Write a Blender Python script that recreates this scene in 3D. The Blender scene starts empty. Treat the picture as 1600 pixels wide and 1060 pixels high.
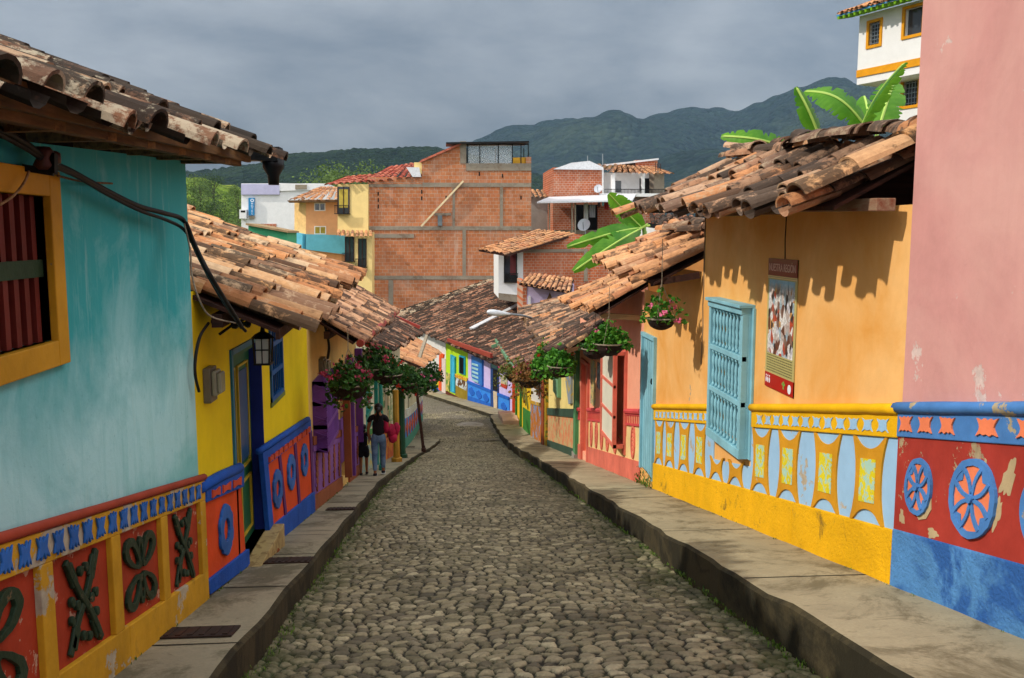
import bpy, math, random
import numpy as np
from mathutils import Vector, Matrix
random.seed(7)
rnd=random.random
def ru(a,b): return a+(b-a)*rnd()
sc=bpy.context.scene
COL=sc.collection
# ---------------------------------------------------------------- camera numbers
F=1400.;PX,PY=800.,530.
cp=math.atan(165/1400.);ca=math.atan(107*math.cos(cp)/1400.)
FW=Vector((math.sin(ca)*math.cos(cp),math.cos(ca)*math.cos(cp),-math.sin(cp)))
RT=Vector((math.cos(ca),-math.sin(ca),0))
UP=Vector((math.sin(ca)*math.sin(cp),math.cos(ca)*math.sin(cp),math.cos(cp)))
def ray(x,y): return FW+RT*((x-PX)/F)+UP*((PY-y)/F)
def PXX(x,y,X0): d=ray(x,y); return d*(X0/d.x)
def PYY(x,y,Y0): d=ray(x,y); return d*(Y0/d.y)
def g(y):
    if y<-14: return 2.69
    if y<27: return -.192*y
    if y<40:
        t=y-27; return -5.184-(.192*t-.092*t*t/26)
    return -7.082-.1*(min(y,110)-40)
def so(y): # street surface offset
    return float(np.interp(y,[5,11,25,40],[-1.70,-1.64,-1.57,-1.55]))
def ong(px,py,off):
    d=ray(px,py); y=10.
    lo,hi=2.,90.
    for _ in range(60):
        m=(lo+hi)/2; p=d*(m/d.y)
        if p.z>off+g(m): lo=m
        else: hi=m
    return d*(lo/d.y)
# ---------------------------------------------------------------- colours and node helpers
def C(h,k=1.0):
    h=h.lstrip('#'); o=[]
    for i in (0,2,4):
        c=int(h[i:i+2],16)/255.; c=c/12.92 if c<=.04045 else ((c+.055)/1.055)**2.4
        o.append(min(1,c*k))
    return (o[0],o[1],o[2],1)
class NT:
    def __init__(s,name):
        s.m=bpy.data.materials.new(name); s.m.use_nodes=True; s.t=s.m.node_tree
        s.t.nodes.clear(); s.out=s.t.nodes.new('ShaderNodeOutputMaterial'); s.b=s.t.nodes.new('ShaderNodeBsdfPrincipled')
        s.t.links.new(s.b.outputs[0],s.out.inputs[0]); s.b.inputs['Roughness'].default_value=.85
        s.b.inputs['Specular IOR Level'].default_value=.25
        s.co=s.t.nodes.new('ShaderNodeTexCoord').outputs['Object']
    def n(s,typ,props=None,**k):
        x=s.t.nodes.new('ShaderNode'+typ)
        for a,b in (props or {}).items(): setattr(x,a,b)
        for a,b in k.items():
            a=int(a[1:]) if a[0]=='_' and a[1:].isdigit() else a.replace('_',' ')
            s.set(x.inputs[a],b)
        return x
    def set(s,i,v):
        if isinstance(v,bpy.types.NodeSocket): s.t.links.new(v,i)
        else: i.default_value=v
    def noise(s,scale,detail=4,rough=.6,vec=None,dist=0.0):
        return s.n('TexNoise',Vector=vec or s.co,Scale=scale,Detail=detail,Roughness=rough,Distortion=dist).outputs['Fac']
    def ramp(s,f,a,b,c0=0.,c1=1.):
        return s.n('MapRange',_0=f,_1=a,_2=b,_3=c0,_4=c1).outputs[0]
    def mix(s,f,a,b,mode='MIX'):
        x=s.n('Mix',{'data_type':'RGBA','blend_type':mode})
        s.set(x.inputs[0],f); s.set(x.inputs[6],a); s.set(x.inputs[7],b); return x.outputs[2]
    def math(s,op,a,b=0.):
        return s.n('Math',{'operation':op},_0=a,_1=b).outputs[0]
    def map(s,sx,sy,sz,vec=None):
        x=s.n('Mapping'); s.set(x.inputs[0],vec or s.co); x.inputs['Scale'].default_value=(sx,sy,sz); return x.outputs[0]
    def bump(s,h,strength=.4,dist=.02):
        x=s.n('Bump',Height=h,Strength=strength,Distance=dist,Normal=s.b.inputs['Normal'].links[0].from_socket if s.b.inputs['Normal'].links else (0,0,0)) if False else s.n('Bump',Height=h,Strength=strength,Distance=dist)
        s.t.links.new(x.outputs[0],s.b.inputs['Normal']); return x
    def col(s,c): s.set(s.b.inputs['Base Color'],c)
_mc={}
def paint(name,base,var=.12,rough=.75,bump=.25,peel=None,streak=0.,grime=None,bs=14.,bd=.01,second=None,ssc=.8,srange=(.45,.65),lump=1.):
    """painted plaster / wood with its own variation, peeling and run marks"""
    if name in _mc: return _mc[name]
    T=NT(name); T.b.inputs['Roughness'].default_value=rough
    base=C(base) if isinstance(base,str) else base
    n1=T.noise(2.3,5,.65); n2=T.noise(19,4,.6)
    dk=tuple(c*(1-var*2.2) for c in base[:3])+(1,); lt=tuple(min(1,c*(1+var)+var*.04) for c in base[:3])+(1,)
    c=T.mix(T.ramp(n1,.3,.7),dk,lt)
    c=T.mix(T.ramp(n2,.35,.75,0,.25),c,base)
    if second:
        ns=T.noise(ssc,5,.62,dist=.6); c=T.mix(T.ramp(ns,srange[0],srange[1]),c,C(second))
    if streak:
        v=T.noise(1.0,5,.7,vec=T.map(9,9,.7)); c=T.mix(T.ramp(v,.5,.72,0,streak),c,dk)
        v2=T.noise(1.0,4,.7,vec=T.map(13,13,.9)); c=T.mix(T.ramp(v2,.55,.75,0,streak*.8),c,lt)
    h=T.noise(bs,6,.65)
    if grime:
        gr=T.noise(3.1,7,.75,dist=.4); c=T.mix(T.ramp(gr,grime[0],grime[0]+.12,0,grime[1]),c,C('#3a352a'))
    if peel:
        pn=T.noise(peel[2] if len(peel)>2 else 2.6,8,.68,dist=.2)
        pf=T.ramp(pn,peel[1],peel[1]+.015)
        c=T.mix(pf,c,T.mix(T.ramp(n2,.3,.7),C(peel[0]),C(peel[0],.7)))
        h=T.math('SUBTRACT',h,T.math('MULTIPLY',pf,.5))
    h=T.math('ADD',h,T.math('MULTIPLY',T.noise(2.6,4,.6),1.6*lump)); T.col(c); T.bump(h,bump,bd); _mc[name]=T.m; return T.m
def wood(name,base,dark=None,rough=.8,ax=(1,14,14)):
    if name in _mc: return _mc[name]
    T=NT(name); T.b.inputs['Roughness'].default_value=rough
    b=C(base); d=C(dark) if dark else tuple(c*.45 for c in b[:3])+(1,)
    v=T.noise(2.2,7,.7,vec=T.map(*ax)); c=T.mix(T.ramp(v,.32,.7),d,b)
    c=T.mix(T.ramp(T.noise(3,5),.55,.8,0,.6),c,d)
    T.col(c); T.bump(v,.4,.008); _mc[name]=T.m; return T.m
def metal(name,base,rough=.45,met=.6,rust=None):
    if name in _mc: return _mc[name]
    T=NT(name); T.b.inputs['Roughness'].default_value=rough; T.b.inputs['Metallic'].default_value=met
    b=C(base); n=T.noise(6,6,.7); c=T.mix(T.ramp(n,.4,.7,0,.6),b,tuple(x*.6 for x in b[:3])+(1,))
    if rust: c=T.mix(T.ramp(T.noise(4,7,.75),.5,.62,0,.8),c,C(rust))
    T.col(c); T.bump(n,.15,.004); _mc[name]=T.m; return T.m
def tiles(name,cols,lichen=('#2a2622',.5,.8),pale=('#b9aa90',.62,.5)):
    """clay roof tiles: each tile its own fired colour, lichen and soot patches"""
    T=NT(name); T.b.inputs['Roughness'].default_value=.9
    r=T.n('NewGeometry').outputs['Random Per Island']
    cr=T.n('ValToRGB'); cr.color_ramp.interpolation='CONSTANT'; e=cr.color_ramp.elements
    k=len(cols)
    while len(e)<k: e.new(1)
    for i,cc in enumerate(cols): e[i].position=i/k; e[i].color=C(cc)
    T.set(cr.inputs[0],r); c=cr.outputs[0]
    r2=T.math('FRACT',T.math('MULTIPLY',r,37.7))
    c=T.mix(T.ramp(T.noise(11,5,.7),.35,.7,0,.45),c,C('#5e3522'))
    ln=T.math('ADD',T.noise(5.5,8,.78,dist=.3),T.math('MULTIPLY',T.math('SUBTRACT',r2,.5),.3))
    c=T.mix(T.ramp(ln,lichen[1],lichen[1]+.1,0,lichen[2]),c,C(lichen[0]))
    pn=T.math('ADD',T.noise(9,7,.75),T.math('MULTIPLY',T.math('SUBTRACT',.5,r2),.25))
    c=T.mix(T.ramp(pn,pale[1],pale[1]+.08,0,pale[2]),c,C(pale[0]))
    T.col(c); T.bump(T.noise(28,6,.7),.55,.012); return T.m
def brick(name,ux,uy,c1='#b8653a',c2='#a2532d',mort='#b9a896',bw=.32,bh=.2,stain=.35):
    T=NT(name); P=T.n('NewGeometry').outputs['Position']
    u=T.n('VectorMath',{'operation':'DOT_PRODUCT'},_0=P,_1=(ux,uy,0)).outputs['Value']
    z=T.n('SeparateXYZ',_0=P).outputs[2]; v=T.n('CombineXYZ',_0=u,_1=z).outputs[0]
    B=T.n('TexBrick',Vector=v,Color1=C(c1),Color2=C(c2),Mortar=C(mort),Scale=1.0); B.inputs['Mortar Size'].default_value=.017
    B.inputs['Brick Width'].default_value=bw; B.inputs['Row Height'].default_value=bh; B.inputs['Bias'].default_value=0; B.inputs['Mortar Smooth'].default_value=.3
    c=T.mix(T.ramp(T.noise(1.2,6,.7),.35,.7,0,.5),B.outputs[0],C('#8d4526'))
    c=T.mix(T.ramp(T.noise(.35,7,.72,dist=.4),.50,.66,0,stain),c,C('#b7a08c'))
    c=T.mix(T.ramp(T.noise(.8,7,.75,dist=.4),.56,.70,0,stain*1.4),c,C('#5a3a28')); vs=T.n('CombineXYZ',_0=T.math('MULTIPLY',u,1.6),_1=T.math('MULTIPLY',z,.16)).outputs[0]; c=T.mix(T.ramp(T.noise(1.,5,.7,vec=vs),.56,.68,0,stain),c,C('#c4b0a0'))
    T.col(c); h=T.math('SUBTRACT',T.math('MULTIPLY',T.noise(16,5),.3),B.outputs['Fac']); T.bump(h,.6,.02); return T.m
# ---------------------------------------------------------------- mesh builder
SPLIT={'frieze':'frieze_motif','purple_post':'purple_post_','plinth':'plinth_block','dado_band':'dado_band_','dado_rail':'dado_rail_','shutter_slats':'shutter_slat','spot_motif':'painted_spot','putlog_holes':'putlog_hole','step_motif':'step_motif_','door_panel':'door_inset','eave_brackets':'eave_bracket','diagonal_stripes':'diagonal_stripe','rafters':'rafter','green_trim':'green_trim_','bare_plaster_patch':'bare_plaster_patch_','dado_trim':'dado_trim_','wall_poster':'wall_poster_','shutter':'shutter_','dado':'dado_','dado_field':'dado_field_'}
class MB:
    def __init__(s): s.v=[];s.f=[];s.mi=[];s.cur=0
    def add(s,vs,fs):
        o=len(s.v); s.v.extend([tuple(p) for p in vs]); s.f.extend([tuple(i+o for i in f) for f in fs]); s.mi.extend([s.cur]*len(fs))
        return s
    def poly(s,pts): return s.add(pts,[tuple(range(len(pts)))])
    def prism(s,pts,off):
        pts=[Vector(p) for p in pts]; off=Vector(off); n=len(pts)
        fs=[tuple(range(n)),tuple(reversed(range(n,2*n)))]+[(i,i+n,(i+1)%n+n,(i+1)%n) for i in range(n)]
        return s.add(pts+[p+off for p in pts],fs)
    def ring(s,a,b,off):
        """band between two outlines of equal count, extruded"""
        n=len(a); off=Vector(off); a=[Vector(p) for p in a]; b=[Vector(p) for p in b]
        vs=a+b+[p+off for p in a]+[p+off for p in b]; fs=[]
        for i in range(n):
            j=(i+1)%n; fs+=[(i,j,n+j,n+i),(2*n+i,3*n+i,3*n+j,2*n+j),(i,2*n+i,2*n+j,j),(n+i,n+j,3*n+j,3*n+i)]
        return s.add(vs,fs)
    def box(s,x0,x1,y0,y1,z0,z1): return s.prism([(x0,y0,z0),(x1,y0,z0),(x1,y1,z0),(x0,y1,z0)],(0,0,z1-z0))
    def beam(s,a,b,w,h,up=(0,0,1)):
        a=Vector(a);b=Vector(b);d=(b-a).normalized();r=d.cross(Vector(up)).normalized();u=r.cross(d)
        return s.prism([a+r*w/2+u*h/2,a-r*w/2+u*h/2,a-r*w/2-u*h/2,a+r*w/2-u*h/2],b-a)
    def tube(s,pts,r,seg=6,caps=True):
        pts=[Vector(p) for p in pts]; n=len(pts); rs=r if isinstance(r,(list,tuple)) else [r]*n
        vs=[];up=Vector((.13,.07,1)).normalized()
        for i,p in enumerate(pts):
            d=(pts[min(i+1,n-1)]-pts[max(i-1,0)]).normalized()
            a=d.cross(up); a=a.normalized() if a.length>.05 else d.cross(Vector((1,0,0))).normalized(); b=d.cross(a)
            for k in range(seg):
                t=2*math.pi*k/seg; vs.append(p+(a*math.cos(t)+b*math.sin(t))*rs[i])
        fs=[(i*seg+k,i*seg+(k+1)%seg,(i+1)*seg+(k+1)%seg,(i+1)*seg+k) for i in range(n-1) for k in range(seg)]
        if caps: fs+=[tuple(reversed(range(seg))),tuple(range((n-1)*seg,n*seg))]
        return s.add(vs,fs)
    def lathe(s,prof,c,seg=12):
        c=Vector(c); vs=[];n=len(prof)
        for r,z in prof:
            for k in range(seg):
                t=2*math.pi*k/seg; vs.append(c+Vector((r*math.cos(t),r*math.sin(t),z)))
        fs=[(i*seg+k,i*seg+(k+1)%seg,(i+1)*seg+(k+1)%seg,(i+1)*seg+k) for i in range(n-1) for k in range(seg)]
        fs+=[tuple(reversed(range(seg))),tuple(range((n-1)*seg,n*seg))]
        return s.add(vs,fs)
    def ball(s,c,r,nu=10,nv=7,jit=0.):
        c=Vector(c); r=r if isinstance(r,(tuple,list)) else (r,r,r)
        prof=[]; vs=[]
        for i in range(1,nv):
            t=math.pi*i/nv
            for k in range(nu):
                a=2*math.pi*k/nu; q=1+ru(-jit,jit)
                vs.append(c+Vector((r[0]*math.sin(t)*math.cos(a)*q,r[1]*math.sin(t)*math.sin(a)*q,r[2]*math.cos(t)*q)))
        vs+= [c+Vector((0,0,r[2])),c-Vector((0,0,r[2]))]; T=len(vs)-2
        fs=[(i*nu+k,(i+1)*nu+k,(i+1)*nu+(k+1)%nu,i*nu+(k+1)%nu) for i in range(nv-2) for k in range(nu)]
        fs+=[(T,k,(k+1)%nu) for k in range(nu)]+[(T+1,(nv-2)*nu+(k+1)%nu,(nv-2)*nu+k) for k in range(nu)]
        return s.add(vs,fs)
    def islands(s):
        p=list(range(len(s.v)))
        def fd(a):
            while p[a]!=a: p[a]=p[p[a]]; a=p[a]
            return a
        for f in s.f:
            for v in f[1:]: p[fd(v)]=fd(f[0])
        d={}
        for i,f in enumerate(s.f): d.setdefault(fd(f[0]),[]).append(i)
        return list(d.values())
    def build(s,name,mats,parent=None,smooth=False,bevel=0.):
        if name in SPLIT and not smooth:
            isl=s.islands()
            if len(isl)>1:
                o=None
                for I in isl:
                    m=MB(); mp={}
                    for fi in I:
                        f=s.f[fi]
                        for v in f:
                            if v not in mp: mp[v]=len(m.v); m.v.append(s.v[v])
                        m.f.append(tuple(mp[v] for v in f)); m.mi.append(s.mi[fi])
                    q=m.build(SPLIT[name].rstrip('_') if not SPLIT[name].endswith('_') else name+'_piece',mats,parent,False,bevel); o=o or q
                return o
        me=bpy.data.meshes.new(name); me.from_pydata(s.v,[],s.f)
        if not isinstance(mats,(list,tuple)): mats=[mats]
        for m in mats: me.materials.append(m)
        if len(mats)>1: me.polygons.foreach_set('material_index',s.mi)
        if smooth: me.polygons.foreach_set('use_smooth',[True]*len(me.polygons))
        me.update()
        o=bpy.data.objects.new(name,me); COL.objects.link(o)
        if bevel:
            b=o.modifiers.new('bevel','BEVEL'); b.width=bevel; b.segments=2; b.limit_method='ANGLE'
        if parent is not None:
            o.parent=parent; w=parent.location.copy(); q=parent.parent
            while q: w+=q.location; q=q.parent
            o.location=-w
        return o
def tag(o,label=None,cat=None,group=None,kind=None):
    if label: o['label']=label
    if cat: o['category']=cat
    if group: o['group']=group
    if kind: o['kind']=kind
    return o
def thing(name,label,cat,loc=(0,0,0),group=None):
    o=bpy.data.objects.new(name,None); COL.objects.link(o); o.location=loc; o.empty_display_size=.2
    return tag(o,label,cat,group)
def copy_tree(o,parent=None):
    c=o.copy(); COL.objects.link(c); c.parent=parent
    for ch in list(o.children): copy_tree(ch,c)
    return c
# ---------------------------------------------------------------- facade frames
class Fac:
    def __init__(s,ox,oy,dx,dy,side=1):
        l=math.hypot(dx,dy); s.o=Vector((ox,oy,0)); s.d=Vector((dx/l,dy/l,0)); s.n=Vector((s.d.y,-s.d.x,0))*side
    def p(s,u,z,n=0.): q=s.o+s.d*u+s.n*n; q.z=z; return q
    def pix(s,x,y,n=0.):
        r=ray(x,y); o=s.o+s.n*n; t=o.dot(s.n)/r.dot(s.n); q=r*t; return ((q-s.o).dot(s.d),q.z)
    def P(s,x,y,n=0.): u,z=s.pix(x,y,n); return s.p(u,z,n)
    def box(s,mb,u0,u1,z0,z1,n0,n1): return mb.prism([s.p(u0,z0,n0),s.p(u1,z0,n0),s.p(u1,z1,n0),s.p(u0,z1,n0)],s.n*(n1-n0))
    def sh(s,mb,pts,n0,n1): return mb.prism([s.p(u,z,n0) for u,z in pts],s.n*(n1-n0))
    def px(s,mb,pts,n0,n1): return s.sh(mb,[s.pix(x,y) for x,y in pts],n0,n1)
    def wall(s,mb,u0,u1,zb,zt,holes=(),depth=.22,th=.3):
        """front skin with rectangular openings and their reveals, plus end faces"""
        f0=zb if callable(zb) else (lambda u:zb); f1=zt if callable(zt) else (lambda u:zt)
        us=sorted(set([u0,u1]+[max(u0,min(u1,h[i])) for h in holes for i in (0,1)]))
        k=[]
        for a,b in zip(us,us[1:]): # finer strips
            m=max(1,int((b-a)/1.2)); k+= [a+(b-a)*i/m for i in range(m)]
        us=k+[u1]
        for a,b in zip(us,us[1:]):
            hs=sorted([h for h in holes if h[0]<=a+1e-6 and h[1]>=b-1e-6],key=lambda h:h[2])
            cur=(f0(a),f0(b))
            for h in hs:
                lo=(h[2],h[2]) if h[2]>cur[0] else None
                if lo: mb.poly([s.p(a,cur[0]),s.p(b,cur[1]),s.p(b,h[2]),s.p(a,h[2])])
                cur=(h[3],h[3])
            mb.poly([s.p(a,cur[0]),s.p(b,cur[1]),s.p(b,f1(b)),s.p(a,f1(a))])
        for h in holes:
            a,b,c,d=h[:4]; q=-depth
            for A,B in (((a,c),(b,c)),((b,c),(b,d)),((b,d),(a,d)),((a,d),(a,c))):
                mb.poly([s.p(*A),s.p(*B),s.p(*B,q),s.p(*A,q)])
        return mb
# ---------------------------------------------------------------- clay tile roofs
def tile(mb,o,T,S,N,L,r0,r1,h0,h1,seg,th,up=1):
    """one barrel tile: o = centre of lower end, T up-slope, S along eave"""
    vs=[];k=seg+1
    def arc(c,r,h):
        return [c+S*(math.cos(math.pi*i/seg)*r)+N*(math.sin(math.pi*i/seg)*h*up) for i in range(k)]
    a=arc(o,r0,h0); b=arc(o+T*L,r1,h1)
    fs=[(i,i+1,k+i+1,k+i) for i in range(seg)]
    vs=a+b
    if th:
        a2=arc(o,r0-th,h0-th if up>0 else h0+th); vs+=a2
        b2=arc(o+T*L*.55,r0-th*1.4,h0-th if up>0 else h0+th); vs+=b2
        fs+=[(i,2*k+i,2*k+i+1,i+1) for i in range(seg)]+[(2*k+i,3*k+i,3*k+i+1,2*k+i+1) for i in range(seg)]
    mb.add(vs,fs)
def roof(mb,E0,E1,R0,R1,pitch=.29,row=.36,seg=6,th=.014,jit=1.,sag=.03,under=True,lift=.05,skip=0.,over=.08):
    E0,E1,R0,R1=[Vector(p) for p in (E0,E1,R0,R1)]
    W=((E1-E0).length+(R1-R0).length)/2; H=((R0-E0).length+(R1-E1).length)/2
    nc=max(2,int(round(W/pitch))); nr=max(2,int(round(H/row)))
    ph=ru(0,6)
    def pt(s,t):
        p=(E0*(1-s)+E1*s)*(1-t)+(R0*(1-s)+R1*s)*t
        return p+Vector((0,0,-sag*(math.sin(s*W*1.1+ph)*.5+.5)*(1 if W>1.5 else .3)-sag*.6*math.sin(t*math.pi)))
    N0=(E1-E0).cross(R0-E0).normalized()
    if N0.z<0: N0=-N0
    for i in range(nc):
        cj=ru(-.02,.02)*jit; ej=ru(-.09,.09)*jit*row/.36
        for kind in ((1,0) if under else (1,)):
            s=(i+(.5 if kind else 0.))/nc
            if not kind and i==0: continue
            for j in range(nr):
                if skip and rnd()<skip: continue
                t0=(j-over/row*1.)/nr if j==0 else j/nr
                p=pt(s,t0); q=pt(s,(j+1)/nr)
                T=(q-p); L=T.length*1.22; T=T.normalized(); S=(pt(min(1,s+.02),t0)-pt(max(0,s-.02),t0)).normalized()
                N=T.cross(S).normalized()
                if N.dot(N0)<0: N=-N
                a=ru(-.05,.05)*jit; S2=(S+T*a).normalized(); T2=(T-S*a+S*ru(-.03,.03)*jit).normalized()
                w=W/nc
                if kind:
                    o=p+T*ej*(1 if j==0 else .5)+S*cj+N*(lift*.45+ru(0,.022)*jit); r0=w*.40*ru(.92,1.1)
                    tile(mb,o,T2,S2,N-T2*.0,L,r0,r0*.82,r0*.78,r0*.55,seg,th if j<99 else 0)
                else:
                    o=p+T*(ej*.5-.02)+N*(lift*.75+ru(0,.012)*jit); r0=w*.36
                    tile(mb,o,T2,S2,N,L,r0,r0*.85,r0*.62,r0*.5,max(3,seg-2),0,-1)
    return mb
def ridge_tiles(mb,A,B,r=.11,L=.42,jit=1.):
    A=Vector(A);B=Vector(B);D=(B-A);n=max(1,int(D.length/(L*.8)));D=D.normalized();S=D.cross(Vector((0,0,1))).normalized();N=S.cross(D)
    for i in range(n):
        o=A+D*(i*L*.8)+S*ru(-.03,.03)*jit+N*ru(0,.05)*jit
        tile(mb,o,(D+S*ru(-.08,.08)*jit+N*ru(-.03,.09)*jit).normalized(),S,N,L,r*ru(.9,1.15),r*.85,r*.8,r*.65,6,.014)
def slab_roof(mb,E0,E1,R0,R1,th=.05):
    """boards under the tiles"""
    E0,E1,R0,R1=[Vector(p) for p in (E0,E1,R0,R1)]
    return mb.prism([E0,E1,R1,R0],(0,0,-th))
# ---------------------------------------------------------------- materials
M={}
M['t_dark']=tiles('tile_weathered_dark',['#7a5a44','#94745a','#644c3c','#a08264','#7e5840','#54453a','#a88c70'],lichen=('#211d18',.41,.92),pale=('#b5aa92',.55,.7))
M['t_orange']=tiles('tile_orange',['#c88a58','#cc9864','#b87c50','#d0a478','#a87854','#cc9e70','#8a6a52','#ceb08c','#bc8a5c'],lichen=('#362c24',.52,.85),pale=('#cfb492',.61,.45))
M['t_pale']=tiles('tile_pale_sooty',['#c49472','#b88862','#cda07c','#ab8062','#8c6a54','#bf8e68'],lichen=('#3c2e26',.49,.85),pale=('#c8a484',.61,.5))
M['t_brown']=tiles('tile_brown',['#6e4c3c','#805640','#5a4034','#8e6048','#4e3a30','#7e5a46','#a47052','#b07a60'],lichen=('#2a241e',.40,.9),pale=('#b09880',.60,.6))
M['t_mixed']=tiles('tile_mixed',['#a67c5e','#b48c6c','#866a54','#98765c','#c0865a','#786050','#b8967a','#9c745a'],lichen=('#302a25',.46,.85),pale=('#b0a084',.60,.5))
M['t_tan']=tiles('tile_tan',['#c89468','#be8c66','#d49e70','#bd805a','#cc9060','#b88a68','#d49c6e'],lichen=('#40322a',.57,.75),pale=('#d2b690',.62,.45))
M['t_red']=tiles('tile_red',['#c0604a','#b05040','#c87058','#a84c3c','#cc7a62'],lichen=('#5a3a30',.62,.5),pale=('#d0a898',.66,.4))
M['timber']=wood('old_timber','#8a6a48','#4a3524')
M['timber_pale']=wood('pale_timber','#b89c74','#6d573c')
M['timber_dark']=wood('dark_timber','#4a2a1e','#24140f')
M['timber_grey']=wood('grey_timber','#a89c88','#6a5e4e')
M['black']=metal('black_iron','#151515',.5,.3)
M['cable']=paint('black_cable','#121110',.1,.55,.05)
M['grey_metal']=metal('zinc','#9aa2a8',.4,.8)
M['white_metal']=metal('white_sheet_metal','#d8dade',.5,.2)
M['black_gutter']=metal('black_gutter_metal','#1b1d20',.45,.4)
M['red_gutter']=metal('red_gutter_metal','#9c3f34',.5,.2)
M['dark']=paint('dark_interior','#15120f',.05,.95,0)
M['glass']=NT('window_glass').m
_b=M['glass'].node_tree.nodes['Principled BSDF']; _b.inputs['Base Color'].default_value=(.03,.035,.04,1); _b.inputs['Roughness'].default_value=.08; _b.inputs['Specular IOR Level'].default_value=.6
def concrete(name,base,moss=.55,stain='#4a4636',rough=.9,k=1.):
    T=NT(name); T.b.inputs['Roughness'].default_value=rough
    b=C(base); c=T.mix(T.ramp(T.noise(1.1,6,.7),.35,.68),tuple(x*.72 for x in b[:3])+(1,),b)
    c=T.mix(T.ramp(T.noise(45,3,.6),.4,.7,0,.35),c,tuple(x*.55 for x in b[:3])+(1,))
    c=T.mix(T.ramp(T.noise(.8,8,.76,dist=.7),moss,moss+.1,0,.7),c,C(stain)); c=T.mix(T.ramp(T.noise(2.6,8,.8,dist=1.),.56,.64,0,.5),c,C(stain))
    c=T.mix(T.ramp(T.noise(3.7,7,.72),.62,.7,0,.4),c,tuple(min(1,x*1.35) for x in b[:3])+(1,))
    T.col(c); T.bump(T.math('ADD',T.noise(50,5,.7),T.math('MULTIPLY',T.noise(2,4),1.5)),.35,.012); return T.m
M['pave']=concrete('pavement_concrete','#aca082',.50,'#5c523a')
M['pave_l']=concrete('pavement_concrete_damp','#a0977f',.5,'#4c4936')
M['kerb']=concrete('kerb_concrete_mossy','#4d442e',.43,'#12130b')
M['conc']=concrete('raw_concrete','#a09a90',.6,'#6a6258')
# ---------------------------------------------------------------- cobbled street as one height field
def voronoi_field(X,Y,cx,cy,seed):
    rs=np.random.RandomState(seed)
    gx=np.floor(X/cx).astype(int); gy=np.floor(Y/cy).astype(int)
    ox,oy=gx.min()-3,gy.min()-3; nx=gx.max()-ox+4; ny=gy.max()-oy+4
    jx=rs.uniform(.12,.88,(nx,ny)); jy=rs.uniform(.14,.86,(nx,ny)); rv=rs.uniform(0,1,(nx,ny)); sz=rs.uniform(-.010,.010,(nx,ny))
    d1=np.full(X.shape,9.);d2=np.full(X.shape,9.);cid=np.zeros(X.shape);hh=np.zeros(X.shape)
    for a in (-2,-1,0,1,2):
        for b in (-2,-1,0,1,2):
            ix=gx+a-ox; iy=gy+b-oy
            ix=np.clip(ix,0,nx-1); iy=np.clip(iy,0,ny-1)
            off=(iy%2)*.5
            px=(gx+a+jx[ix,iy]+off*0)*cx; py=(gy+b+jy[ix,iy])*cy
            d=np.hypot((X-px),(Y-py)*cx/cy)+sz[ix,iy]
            m=d<d1; d2=np.where(m,d1,np.minimum(d2,d)); cid=np.where(m,rv[ix,iy],cid); hh=np.where(m,rv[ix,iy]*7%1,hh); d1=np.where(m,d,d1)
    return d1,d2,cid,hh
LK=lambda y: float(np.interp(y,[-6,17,25,33,34.5],[-1.25,-1.25,-.85,-.2,-.25]))  # left kerb line
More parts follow.
